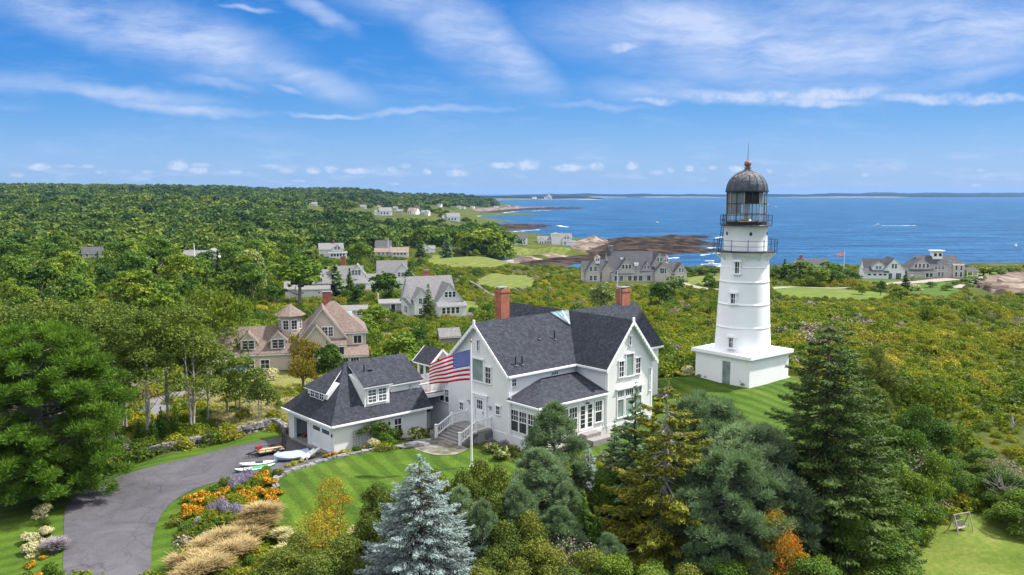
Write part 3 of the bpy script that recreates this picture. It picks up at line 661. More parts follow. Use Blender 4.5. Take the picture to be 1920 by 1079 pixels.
# ------------------------------------------------------------------ the lighthouse
LA = R(39); LO = atz(1408, 671, 25)
def lighthouse():
    Lu = (math.cos(LA), math.sin(LA)); Lw = (-math.sin(LA), math.cos(LA))
    S = 7.4; c = S/2
    cxw = LO[0]+Lu[0]*c+Lw[0]*c; cyw = LO[1]+Lu[1]*c+Lw[1]*c
    r = empty('lighthouse', (cxw, cyw, 21.8), LA, 'tall white round lighthouse with a black lantern and weathered dome on a square white base', 'lighthouse')
    Z = 21.8
    def z(v): return v-Z
    b = MB().mat(M['white_plaster']); h = c-.35
    # base with the doorway cut in (face towards -x)
    d0, d1 = .05, 1.05   # door along y, measured in local y
    b.box(-h+.25, h, -h, h, z(20.3), z(24.62)); b.box(-h, -h+.25, -h, -d1+.0, z(20.3), z(24.62)); b.box(-h, -h+.25, -d0, h, z(20.3), z(24.62)); b.box(-h, -h+.25, -d1, -d0, z(24.1), z(24.62))
    b.box(h, h+.5, -h+.1, -h+2.1, z(20.9), z(22.0))
    base = b.build('base', r)
    b = MB().mat(M['white_plaster']); b.box(-c, c, -c, c, z(24.62), z(25.0)); sl = b.build('roof_slab', r)
    mod = sl.modifiers.new('bev', 'BEVEL'); mod.width = .05; mod.segments = 2
    b = MB().mat(M['field_grass' if False else 'pale_glass']); b.box(-h+.12, -h+.20, -d1, -d0, z(21.7), z(24.1)); dr = b.build('door', base); dr['label'] = 'greenish door glass in the white base'
    B('handle', dr, M['dark_metal'], lambda q: q.box(-h+.07, -h+.12, -.22, -.16, z(22.75), z(22.9)))
    # tower
    prof = [(2.86, 25.0), (2.86, 25.12)]
    T = lambda zz: 2.84-(2.84-2.38)*((zz-25)/(34.6-25))**.9
    seams = [27.4, 29.8, 32.05, 33.55]
    zs = sorted([25.12+(34.4-25.12)*k/40 for k in range(41)]+[s+e for s in seams for e in (-.05, -.045, .045, .05)])
    for zz in zs:
        sm = any(abs(zz-s) < .047 for s in seams); prof.append((T(zz)+(.011 if sm else 0), zz))
    prof += [(2.40, 34.5), (2.42, 34.6), (2.62, 34.85), (2.95, 35.05), (3.0, 35.08)]
    b = MB().mat(M['white_plaster']); b.lathe([(a, z(q)) for a, q in prof], 72); tw = b.build('tower', r)
    b = MB().mat(M['white_plaster']); b.lathe([(2.16, z(35.15)), (2.16, z(36.0)), (2.14, z(37.4)), (2.17, z(37.42)), (2.17, z(37.72)), (2.3, z(37.76))], 64); wr = b.build('watch_room', r)
    def gallery(zf, rad, rin, posts, rails, hgt, name, th=.12, knobs=False):
        b = MB().mat(M['black_iron']); b.lathe([(rin, z(zf)), (rad, z(zf)), (rad+.04, z(zf+th/2)), (rad, z(zf+th)), (rin, z(zf+th))], 64, smooth=False); g = b.build(name, r)
        b = MB().mat(M['black_iron'])
        for k in range(posts):
            t = 2*math.pi*(k+.35)/posts; x, y = rad*math.cos(t), rad*math.sin(t); b.tube((x, y, z(zf+th)), (x, y, z(zf+th+hgt)), .035, n=6)
        for q in rails:
            n = 64
            for k in range(n):
                a0, a1 = 2*math.pi*k/n, 2*math.pi*(k+1)/n
                b.tube((rad*math.cos(a0), rad*math.sin(a0), z(zf+th+q)), (rad*math.cos(a1), rad*math.sin(a1), z(zf+th+q)), .022, n=5, cap=False)
        b.build('railing', g)
        if knobs:
            for k in range(posts):
                b = MB().mat(M['white_plaster']); t = 2*math.pi*(k+.35)/posts; x, y = math.cos(t), math.sin(t)
                b.tube(((rad-.15)*x, (rad-.15)*y, z(zf-.01)), ((rad-.15)*x, (rad-.15)*y, z(zf-.2)), .1, .05, 8)
                b.bar((2.35*x, 2.35*y, z(zf-.85)), ((rad-.15)*x, (rad-.15)*y, z(zf-.1)), .07, .14)
                b.build('bracket', g)
        return g
    gallery(35.08, 3.14, 2.1, 12, (.5, 1.05), 1.15, 'lower_gallery', .14, True)
    gallery(37.74, 2.55, 1.6, 10, (.45, .95), 1.0, 'upper_gallery', .1)
    # ladder at the left
    t = math.atan2(-.6, -.8)-LA+R(0)
    # lantern room
    b = MB().mat(M['black_iron']); b.lathe([(2.05, z(37.84)), (2.05, z(38.15)), (1.9, z(38.15)), (1.9, z(37.84))], 32, smooth=False); lr = b.build('lantern_room', r)
    B('cornice', lr, M['black_iron'], lambda q: q.lathe([(2.0, z(41.1)), (2.14, z(41.12)), (2.14, z(41.28)), (2.0, z(41.3))], 48, smooth=False))
    b = MB().mat(M['dark_metal']); n = 16
    for k in range(n):
        a = 2*math.pi*(k+.3)/n; x, y = 2.0*math.cos(a), 2.0*math.sin(a)
        b.mat(M['weathered_wood' if k % 2 else 'dark_metal']); b.tube((x, y, z(38.1)), (x, y, z(41.15)), .045, n=6)
        a2 = 2*math.pi*(k+1.3)/n; b.mat(M['dark_metal'])
        for q in (38.95, 39.98): b.tube((x, y, z(q)), (2.0*math.cos(a2), 2.0*math.sin(a2), z(q)), .03, n=5)
    b.build('glazing_bar', lr)
    # some panes are blacked out, the others clear: those are left as thin glass
    gm, gt, gb = newmat('lantern_glass'); gb.inputs['Base Color'].default_value = (.75, .85, .9, 1); gb.inputs['Roughness'].default_value = .05
    tr = gt.nodes.new('ShaderNodeBsdfTransparent'); tr.inputs[0].default_value = (.94, .96, .97, 1); mx = gt.nodes.new('ShaderNodeMixShader'); mx.inputs[0].default_value = .12
    out = [q for q in gt.nodes if q.type == 'OUTPUT_MATERIAL'][0]; gt.links.new(tr.outputs[0], mx.inputs[1]); gt.links.new(gb.outputs[0], mx.inputs[2]); gt.links.new(mx.outputs[0], out.inputs[0])
    for k in range(n):
        a, a2 = 2*math.pi*(k+.3)/n, 2*math.pi*(k+1.3)/n; am = (a+a2)/2+LA
        dark = math.sin(am) > .35
        for q0, q1 in ((38.15, 38.95), (38.95, 39.98), (39.98, 41.12)):
            dk = (dark and q0 > 38.5 and (q0 > 39.5 or math.cos(am) < -.05)) or (k in (9, 10) and q0 > 39)
            b = MB().mat(M['dark_inside'] if dk else gm); R_ = 1.97
            P = [(R_*math.cos(a), R_*math.sin(a), z(q0)), (R_*math.cos(a2), R_*math.sin(a2), z(q0)), (R_*math.cos(a2), R_*math.sin(a2), z(q1)), (R_*math.cos(a), R_*math.sin(a), z(q1))]
            vs = P+[(p[0]*.992, p[1]*.992, p[2]) for p in P]; b.mesh(vs, [(0,1,2,3),(7,6,5,4),(0,4,5,1),(1,5,6,2),(2,6,7,3),(3,7,4,0)]); b.build('pane', lr)
    # lens pedestal and lens
    B('lens_pedestal', r, M['brass'], lambda q: q.lathe([(0, z(37.9)), (.75, z(37.9)), (.75, z(38.2)), (.6, z(38.35)), (.3, z(38.4)), (0, z(38.4))], 24))
    B('lens', r, M['skylight_glass'], lambda q: (q.lathe([(0, z(38.4)), (.18, z(38.4)), (.16, z(38.7)), (.3, z(38.9)), (.36, z(39.4)), (.34, z(40.4)), (.25, z(40.9)), (0, z(41))], 20)))
    # dome with ribs
    dp = [(2.1, 41.28), (2.07, 41.5), (1.98, 41.9), (1.82, 42.25), (1.58, 42.58), (1.28, 42.85), (.95, 43.05), (.6, 43.2), (.36, 43.3)]
    b = MB().mat(M['weathered_dome']); b.lathe([(a, z(q)) for a, q in dp], 16, smooth=False)
    dm = b.build('dome', r); dm['label'] = 'domed lantern roof with peeling paint'
    b = MB().mat(M['weathered_dome'])
    for k in range(16):
        a = 2*math.pi*k/16
        for i in range(len(dp)-1):
            b.tube(((dp[i][0]+.01)*math.cos(a), (dp[i][0]+.01)*math.sin(a), z(dp[i][1])), ((dp[i+1][0]+.01)*math.cos(a), (dp[i+1][0]+.01)*math.sin(a), z(dp[i+1][1])), .03, n=5, cap=False)
    b.build('rib', dm)
    b = MB().mat(M['weathered_dome']); b.lathe([(.36, z(43.28)), (.42, z(43.35)), (.3, z(43.45)), (.28, z(43.55)), (.36, z(43.58)), (.3, z(43.66))], 20)
    b.mat(M['rust_ball']); b.lathe([(.3*math.cos(t)+0.05 if False else .36*math.cos(t), z(43.98)+.34*math.sin(t)) for t in np.linspace(-1.2, 1.57, 12)], 20); b.build('vent_ball', r)
    B('lightning_rod', r, M['dark_metal'], lambda q: (q.tube((0, 0, z(44.3)), (0, 0, z(46.1)), .035, .015, 6)))
    # ladder from lower to upper gallery at the left of the tower as seen from the house
    a = R(200)-LA; x, y = math.cos(a), math.sin(a); tx, ty = -y, x
    b = MB().mat(M['black_iron'])
    for s in (-.2, .2): b.bar((3.1*x+tx*s, 3.1*y+ty*s, z(35.2)), (2.62*x+tx*s, 2.62*y+ty*s, z(38.9)), .05)
    for k in range(12):
        f = k/12; rr = 3.1-.48*f; zz = 35.3+3.5*f; b.bar((rr*x-tx*.2, rr*y-ty*.2, z(zz)), (rr*x+tx*.2, rr*y+ty*.2, z(zz)), .03)
    b.build('ladder', r)
    # windows of the tower, facing left front: angle measured in world
    def twin(deg, zc, w_, h_, arch=False, port=False):
        a = R(deg)-LA; rad = T(zc) if not port else 2.15
        d = (-math.sin(a), math.cos(a)); nn = (math.cos(a), math.sin(a)); W = Wall(((rad-.12)*nn[0], (rad-.12)*nn[1]), d, nn)
        if port:
            b = MB().mat(M['black_iron']); W.box(b, -.13, .13, .08, .16, z(zc-.14), z(zc+.10)); b.prism([(0,0),(0,0.001),(0.001,0)], 2, 0, .001) if False else None
            W.box(b, -.09, .09, .08, .16, z(zc+.10), z(zc+.17)); b.build('porthole', wr); return
        b = MB().mat(M['white_plaster']); o1 = .32
        W.box(b, -w_/2-.12, -w_/2, 0, o1, z(zc-h_/2), z(zc+h_/2)); W.box(b, w_/2, w_/2+.12, 0, o1, z(zc-h_/2), z(zc+h_/2))
        W.box(b, -w_/2-.25, w_/2+.25, 0, o1+.14, z(zc+h_/2), z(zc+h_/2+.14)); W.box(b, -w_/2-.14, w_/2+.14, 0, o1+.06, z(zc+h_/2+.14), z(zc+h_/2+.24))
        W.box(b, -w_/2-.24, w_/2+.24, 0, o1+.12, z(zc-h_/2-.14), z(zc-h_/2)); W.box(b, -.02, .02, .14, .2, z(zc-h_/2), z(zc+h_/2)); W.box(b, -w_/2, w_/2, .14, .2, z(zc-.02), z(zc+.02))
        f = b.build('window', tw); g = MB().mat(M['window_glass']); W.box(g, -w_/2, w_/2, .1, .15, z(zc-h_/2), z(zc+h_/2)); g.build('pane', f)
    for zc in (26.0, 30.45): twin(232, zc, .44, 1.0)
    twin(250, 34.0+.0, .38, 1.1) if False else twin(238, 33.6, .42, 1.15)
    for dg in (196, 268, 330, 30): twin(dg, 36.95, .2, .3, port=True)
lighthouse()

# ------------------------------------------------------------------ the main house (local x = s, y = q)
def arch_house():
    r = empty('house', (HO[0], HO[1], 20.2), HA, 'large white clapboard house with steep dark slate roofs, scalloped gable boards and two brick chimneys', 'house')
    Z = 20.2
    z = lambda v: v-Z
    zb = z(18.4)
    b = MB().mat(M['white_clapboard'])
    gable_body(b, 'x', 4.4, 4.12, -7.65, 3.4, zb, z(26.12), z(29.86))
    gable_body(b, 'y', 3.42, 3.08, -3.3, 12.8, zb, z(26.16), z(29.88)); 
    gable_body(b, 'x', 4.42, 3.35, 3.4, 12.85, zb, z(26.14), z(29.87))
    # one storey addition towards the garage, and its parapet floor under the belvedere
    b.box(-7.2, -3.2, 8.4, 11.85, zb, z(23.75))
    # infill garden room
    b.box(-7.66, .3, -3.28, .35, z(20.6), z(23.8))
    wl = b.build('wall', r)
    b = MB().mat(M['white_clapboard']); b.box(-7.70, .34, -3.32, .3, zb, z(20.95)); b.box(-7.7, -7.6, .3, 8.5, zb, z(20.95)); b.box(.5, 6.5, -3.35, -3.25, zb, z(20.95)); b.build('foundation', r)
    # roofs
    e = .12
    zr = z(30); ze = z(26)
    polys = gable_polys('x', 4.4, 4.4, -8.05, 3.4, ze, zr)
    rl = roofsheet(r, polys, 'slate_shingle')
    rr = roofsheet(r, gable_polys('y', 3.4, 3.4, -3.68, 13.15, ze, z(30.004)), 'slate_shingle')
    ra = roofsheet(r, gable_polys('x', 4.4, 3.65, 3.4, 13.3, ze, z(29.997)), 'slate_shingle')
    # garden room roof: hip at the left end, top against the wall
    ez, tz = z(24.0), z(25.2)
    roofsheet(r, [[(-7.98, -3.6, ez), (.42, -3.6, ez), (.42, .28, tz), (-4.0, .28, tz)], [(-7.98, .28, ez), (-7.98, -3.6, ez), (-4.0, .28, tz)]], 'slate_shingle', uth=.14)
    # addition roof
    roofsheet(r, [[(-7.5, 8.5, z(24.1)), (-7.5, 12.15, z(23.85)), (-3.2, 12.15, z(23.85)), (-3.2, 8.5, z(24.1))]], 'slate_shingle', uth=.14)
    # boxed eaves and gutters
    g0, g1 = z(25.8), z(25.97)
    each('gutter', r, M['white_trim'], [(-8.0, 0, -.13, -.01, g0, g1), (-8.0, -3, 8.79, 8.91, g0, g1), (-.07, .05, -3.66, -.15, g0, g1), (6.76, 6.88, -3.6, .6, g0, g1), (7.0, 13.2, .66, .78, g0, g1), (-7.95, .4, -3.68, -3.57, z(23.8), z(23.96)), (-8.06, -7.95, -3.6, .2, z(23.8), z(23.96))])
    for x, y, zt_ in ((-7.75, -.05, 25.8), (.22, -3.42, 23.8), (.42, -3.38, 25.8)): B('downspout', r, M['white_trim'], lambda k: k.tube((x, y, z(20.9)), (x, y, z(zt_)), .04, n=8))
    # scalloped bargeboards on the gables
    b = MB().mat(M['white_trim']); x0 = -8.07
    scallops(b, (x0, -.05, ze-.03), (x0, 4.4, zr-.03), (-1, 0, 0)); scallops(b, (x0, 4.4, zr-.03), (x0, 8.85, ze-.03), (-1, 0, 0)); b.box(x0-.04, x0+.08, 4.28, 4.52, z(29.5), z(30.2))
    b.build('bargeboard', rl)
    b = MB().mat(M['white_trim']); y0 = -3.70
    scallops(b, (-.05, y0, ze-.03), (3.4, y0, zr-.03), (0, -1, 0)); scallops(b, (3.4, y0, zr-.03), (6.85, y0, ze-.03), (0, -1, 0)); b.box(3.28, 3.52, y0-.04, y0+.08, z(29.5), z(30.2))
    b.build('bargeboard', rr)
    # corner boards and frieze
    for x0, x1, y0, y1, zt in ((-7.69, -7.5, .24, .42, 25.9), (-7.69, -7.5, 8.38, 8.56, 25.9), (.30, .48, -3.34, -3.2, 25.9), (6.36, 6.54, -3.34, -3.2, 25.9), (-7.24, -7.1, 11.75, 11.89, 23.7), (-7.70, -7.52, -3.32, -3.14, 23.75), (.2, .33, -3.31, -3.18, 23.75)):
        each('corner_board', r, M['white_trim'], [(x0, x1, y0, y1, z(20.9), z(zt))])
    each('frieze', r, M['white_trim'], [(-7.70, .32, -3.33, -3.27, z(23.45), z(23.74)), (-7.71, -7.65, -3.2, .24, z(23.45), z(23.74)), (-7.5, .3, .24, .285, z(25.55), z(25.85)), (.28, .335, -3.2, .2, z(25.55), z(25.85))])
    # ---- windows. gable towards the flag: wall x = -7.65, a = -y
    W1 = Wall((-7.65, 0), (0, -1), (-1, 0))
    window(W1, r, -5.05, -3.62, z(24.85), z(26.75), 1, 1, 'pale_glass', .1, label='tall plain window with a pale blind')
    window(W1, r, -3.3, -2.62, z(24.85), z(26.25), 2, 3, cas=.09)
    window(W1, r, -4.42, -4.2, z(27.5), z(28.4), 1, 2, cas=.07)
    window(W1, r, -1.92, -1.45, z(22.4), z(23.1), 2, 2, cas=.08)
    window(W1, r, -6.9, -6.45, z(21.85), z(22.5), 2, 2, cas=.07)
    # front door
    b = MB().mat(M['white_trim']); W1.box(b, -5.0, -4.72, .0, .1, z(21.0), z(23.45)); W1.box(b, -3.42, -3.14, .0, .1, z(21.0), z(23.45)); W1.box(b, -5.08, -3.06, 0, .16, z(23.45), z(23.68)); W1.box(b, -5.15, -3.0, 0, .22, z(23.68), z(23.74))
    dr = b.build('door', r)
    b = MB().mat(M['off_white']); W1.box(b, -4.72, -3.42, 0, .04, z(21.05), z(23.45)); b.mat(M['white_trim'])
    W1.box(b, -4.60, -3.54, .04, .075, z(21.05), z(23.35)); 
    for a in (-4.5, -4.2, -3.9): W1.box(b, a, a+.22, .075, .09, z(21.15), z(22.15))
    b.build('door_leaf', dr)
    b = MB().mat(M['window_glass']); W1.box(b, -4.42, -3.72, .076, .088, z(22.45), z(23.2)); b.mat(M['white_trim'])
    for a in (-4.2, -3.95): W1.box(b, a-.015, a+.015, .08, .1, z(22.45), z(23.2))
    W1.box(b, -4.42, -3.72, .08, .1, z(22.81), z(22.84)); b.build('pane', dr)
    b = MB().mat(M['brass']); W1.box(b, -3.62, -3.57, .08, .15, z(22.05), z(22.25)); b.build('handle', dr)
    for a in (-5.5, -2.65):
        b = MB().mat(M['galvanised']); W1.box(b, a-.07, a+.07, .02, .07, z(22.6), z(22.85)); W1.box(b, a-.1, a+.1, .07, .28, z(22.85), z(22.95)); b.build('wall_lamp', r)
    # addition window pair
    W2 = Wall((-7.2, 0), (0, -1), (-1, 0))
    window(W2, r, -10.45, -9.85, z(21.95), z(23.1), 3, 2, cas=.08, upper=True); window(W2, r, -9.65, -9.05, z(21.95), z(23.1), 3, 2, cas=.08, upper=True)
    # long wall over the garden room: y = .28, a = x
    W3 = Wall((0, .28), (1, 0), (0, -1))
    window(W3, r, -7.35, -6.9, z(25.0), z(25.6), 2, 2, cas=.07); window(W3, r, -2.75, -2.0, z(25.3), z(25.62), 4, 1, cas=.06)
    # right gable: y = -3.3, a = x
    W4 = Wall((0, -3.3), (1, 0), (0, -1))
    window(W4, r, 1.98, 2.56, z(25.0), z(26.4), 2, 3, cas=.08); window(W4, r, 2.9, 3.85, z(24.95), z(26.92), 1, 1, 'pale_glass', .09, label='tall plain window with a pale blind')
    window(W4, r, 4.2, 4.8, z(25.0), z(26.42), 2, 3, cas=.08); window(W4, r, 3.3, 3.48, z(27.72), z(28.5), 1, 2, cas=.07)
    for a0, a1 in ((1.83, 2.6), (2.88, 3.88), (4.2, 5.0)):
        window(W4, r, a0, a1, z(21.4), z(22.98), 1, 1, 'pale_glass', .08, head=False); window(W4, r, a0, a1, z(23.2), z(23.78), 4, 1, cas=.07, sill=False, head=(a0 > 9))
    b = MB().mat(M['white_trim']); W4.box(b, 1.6, 5.25, .0, .2, z(23.9), z(24.03)); b.build('trim', r)
    window(W4, r, 6.12, 6.26, z(23.2), z(25.25), 1, 3, cas=.06)
    # garden room, left side x = -7.66 (a = -y) and front y = -3.28 (a = x)
    W5 = Wall((-7.66, 0), (0, -1), (-1, 0))
    for a0 in (.05, 1.05, 2.12): window(W5, r, a0, a0+.86, z(21.42), z(23.18), 3, 2, cas=.07, upper=True, sill=False, head=False)
    W6 = Wall((0, -3.28), (1, 0), (0, -1))
    for a0 in (-7.25, -6.25, -5.2, -4.15): window(W6, r, a0, a0+.9, z(21.38), z(23.25), 3, 2, cas=.07, upper=True, sill=False, head=False)
    window(W6, r, -1.0, -.2, z(21.5), z(23.32), 3, 2, cas=.08, upper=True)
    for a0, a1 in ((-2.8, -2.3), (-1.92, -1.42)):
        b = MB().mat(M['white_trim']); W6.box(b, a0-.18, a1+.18, .0, .05, z(21.08), z(23.4)); d = b.build('door', r)
        b = MB().mat(M['window_glass']); W6.box(b, a0, a1, .05, .065, z(21.3), z(23.2)); b.mat(M['white_trim'])
        for k in (1, 2, 3, 4): zz = 21.3+1.9*k/5; W6.box(b, a0, a1, .055, .08, z(zz)-.015, z(zz)+.015)
        b.build('pane', d)
    b = MB().mat(M['dark_metal']); W6.box(b, -2.2, -1.95, .02, .3, z(23.36), z(23.45)); b.build('wall_lamp', r)
    # stone step below the glazed doors
    b = MB().mat(M['step_stone']); b.box(-3.0, -.3, -5.0, -3.35, zb, z(20.6)); b.box(-2.9, -1.1, -4.1, -3.35, z(20.6), z(20.9)); b.build('step', r)
    # chimneys, skylight, vent pipes
    chimney(r, -3.1, 6.4, 1.0, .85, z(27.5), z(32.35)); c2 = chimney(r, 11.5, 4.6, 1.25, .8, z(28.9), z(31.45))
    B('antenna', c2, M['galvanised'], lambda q: q.tube((10.75, 4.3, z(29.9)), (10.75, 4.3, z(33.6)), .03, .015, 6))
    b = MB().mat(M['skylight_glass']); sk = [(1.02, 4.36, zr+.02), (3.36, 4.36, zr+.03), (2.25, 3.0, z(28.82)+.10)]; slab(b, sk, .09); sky_ = b.build('skylight', r)
    b = MB().mat(M['galvanised'])
    for i in range(3): b.bar(tuple(np.add(sk[i], (0, 0, .02))), tuple(np.add(sk[(i+1) % 3], (0, 0, .02))), .05)
    for t in (.33, .66):
        p = [sk[0][k]*(1-t)+sk[1][k]*t for k in range(3)]; p2 = [sk[2][k]*.93+sk[0][k]*.0+p[k]*.07 for k in range(3)]; p[2] += .03; p2[2] += .03; b.bar(p, p2, .05)
    b.build('glazing_bar', sky_)
    for s, q, hh in ((-6.6, .66, .75), (-5.87, .64, .75), (-2.3, 2.39, .2), (-.6, 2.15, .8)):
        zz = ze+q*4/4.4; b = MB().mat(M['black_iron']); b.tube((s, q, zz-.1), (s, q, zz+hh), .06, n=8); b.mat(M['galvanised']); b.box(s-.13, s+.13, q-.16, q+.1, zz-.02, zz+.04); b.build('vent_pipe', r)
    # small cross dormer lip on the right arm
    roofsheet(r, [[(7.4, .5, z(26.9)), (9.3, .5, z(26.9)), (9.3, 1.9, z(27.35)), (7.4, 1.9, z(27.35))]], 'slate_shingle', uth=.12)
    b = MB().mat(M['white_clapboard']); b.box(7.5, 9.2, .75, 1.8, z(26.0), z(26.85)); b.build('dormer_wall', r)
    return r
arch_house()

# front steps: platform, five risers, rails
def front_steps():
    p = hl(-7.7, 4.2, 20.2)
    r = empty('front_steps', p, HA, 'grey stone front steps with white picket rails leading to the panelled front door', 'steps')
    b = MB().mat(M['step_stone']); y0, y1 = -1.75, 1.75
    b.box(-1.7, 0, y0, y1, -1.4, .78)
    for k in range(5): b.box(-1.7-.34*(k+1), -1.7-.34*k, y0+.2, y1-.2, -1.4, .64-.16*k)
    b.build('stair', r)
    for ya, sy in ((y0-.12, y0+.03), (y1, y1-.17)): B('stringer', r, M['boulder'], lambda k: (k.box(-1.7, 0, ya, ya+.12, -1.2, .6), k.prism([(-3.3, -1.4), (-1.7, -1.4), (-1.7, .7), (-3.3, -.08)], 1, sy, sy+.16)))
    for sy in (y0+.1, y1-.1):
        b = MB().mat(M['white_trim']); b.box(-3.5, -3.3, sy-.1, sy+.1, -.3, 1.05); b.box(-3.53, -3.27, sy-.13, sy+.13, 1.05, 1.1); b.box(-1.78, -1.6, sy-.09, sy+.09, .7, 1.85)
        b.box(-.12, .05, sy-.08, sy+.08, .7, 1.85)
        for z0, z1 in ((.9, 1.7), (.15, .95)):
            b.bar((-3.4, sy, z0), (-1.7, sy, z1), .07, .09)
        for zz in (1.7, .95): b.bar((-1.7, sy, zz), (0, sy, zz), .07, .09)
        for k in range(9):
            t = (k+.5)/9; x = -3.4+1.7*t; b.box(x-.022, x+.022, sy-.02, sy+.02, .15+.8*t, .9+.8*t); x = -1.7+1.7*t; b.box(x-.022, x+.022, sy-.02, sy+.02, .95, 1.7)
        b.build('railing', r)
front_steps()
# flagstone terrace
patch('terrace', [hl(-10.9, 1.6), hl(-10.9, 6.3), hl(-13.2, 6.2), hl(-14.6, 4.6), hl(-14.4, 2.2), hl(-13.2, .8), hl(-12, .8)], 'flagstone', .07, .5, 1)
patch('path', [hl(-10.9, 6.2), hl(-9.6, 9.5), hl(-10.8, 10.5), hl(-13.0, 8.6), hl(-13.6, 6.2)], 'flagstone', .06, .5, 1)

# belvedere and roof deck between house and garage
def belvedere():
    r = empty('belvedere', hl(-8.6, 11.4, 20.2), HA, 'small open gabled belvedere with white posts and a roof deck between garage and house', 'belvedere')
    Z = 20.2; z = lambda v: v-Z
    X = lambda s: s+8.6; Y = lambda q: q-11.4
    # deck floor with red boards, curved fascia
    b = MB().mat(M['deck_red']); b.box(X(-11.0), X(-6.5), Y(9.9), Y(13.4), z(22.82), z(22.92)); dk = b.build('deck', r)
    b = MB().mat(M['white_trim']); b.box(X(-11.0), X(-6.5), Y(9.82), Y(9.9), z(22.55), z(22.86)); b.box(X(-11.06), X(-11.0), Y(9.82), Y(13.4), z(22.55), z(22.86)); b.build('fascia', dk)
    b = MB().mat(M['white_clapboard']); b.box(X(-10.6), X(-10.3), Y(10.0), Y(13.3), z(18.0), z(22.5)); b.box(X(-9.2), X(-6.4), Y(12.0), Y(13.3), z(18), z(22.5)); b.build('wall', r)
    b = MB().mat(M['window_glass']); b.box(X(-9.0), X(-7.3), Y(11.93), Y(12.0), z(20.6), z(22.3)); b.mat(M['white_trim'])
    for s in (-8.2,): b.box(X(s)-.04, X(s)+.04, Y(11.88), Y(11.94), z(20.6), z(22.3))
    b.build('pane', r)
    b = MB().mat(M['white_trim'])
    def rail(a, c, n):
        a = Vector(a); c = Vector(c)
        for zz in (.12, 1.0): b.bar((a.x, a.y, z(22.92)+zz), (c.x, c.y, z(22.92)+zz), .08, .07)
        for k in range(n+1):
            p = a.lerp(c, k/n); b.box(p.x-.02, p.x+.02, p.y-.02, p.y+.02, z(23.0), z(23.9))
        for p in (a, c): b.box(p.x-.07, p.x+.07, p.y-.07, p.y+.07, z(22.9), z(24.05))
    rail((X(-10.95), Y(9.9), 0), (X(-7.2), Y(9.9), 0), 26); rail((X(-10.95), Y(9.9), 0), (X(-10.95), Y(13.3), 0), 22); b.build('railing', dk)
    # pavilion
    s0, s1, q0, q1 = -8.3, -6.1, 10.4, 12.5
    b = MB().mat(M['white_clapboard']); b.box(X(s0), X(s1), Y(q0), Y(q1), z(22.92), z(24.15)); b.build('parapet', r)
    for s in (s0+.08, s1-.08):
        for q in (q0+.08, (q0+q1)/2, q1-.08): B('post', r, M['white_trim'], lambda k: k.box(X(s)-.08, X(s)+.08, Y(q)-.08, Y(q)+.08, z(24.15), z(25.5)))
    roofsheet(r, gable_polys('y', X(-7.2), 1.42, Y(q0-.35), Y(q1+.35), z(25.5), z(26.78)), 'slate_shingle', uth=.14)
    b = MB().mat(M['white_trim'])
    for y in (Y(q0-.37), Y(q1+.33)):
        for sg in (-1, 1): b.bar((X(-7.2)+sg*1.42, y, z(25.42)), (X(-7.2), y, z(26.7)), .05, .2)
    b.box(X(s0), X(s1), Y(q0), Y(q0)+.1, z(25.32), z(25.5)); b.build('bargeboard', r)
belvedere()

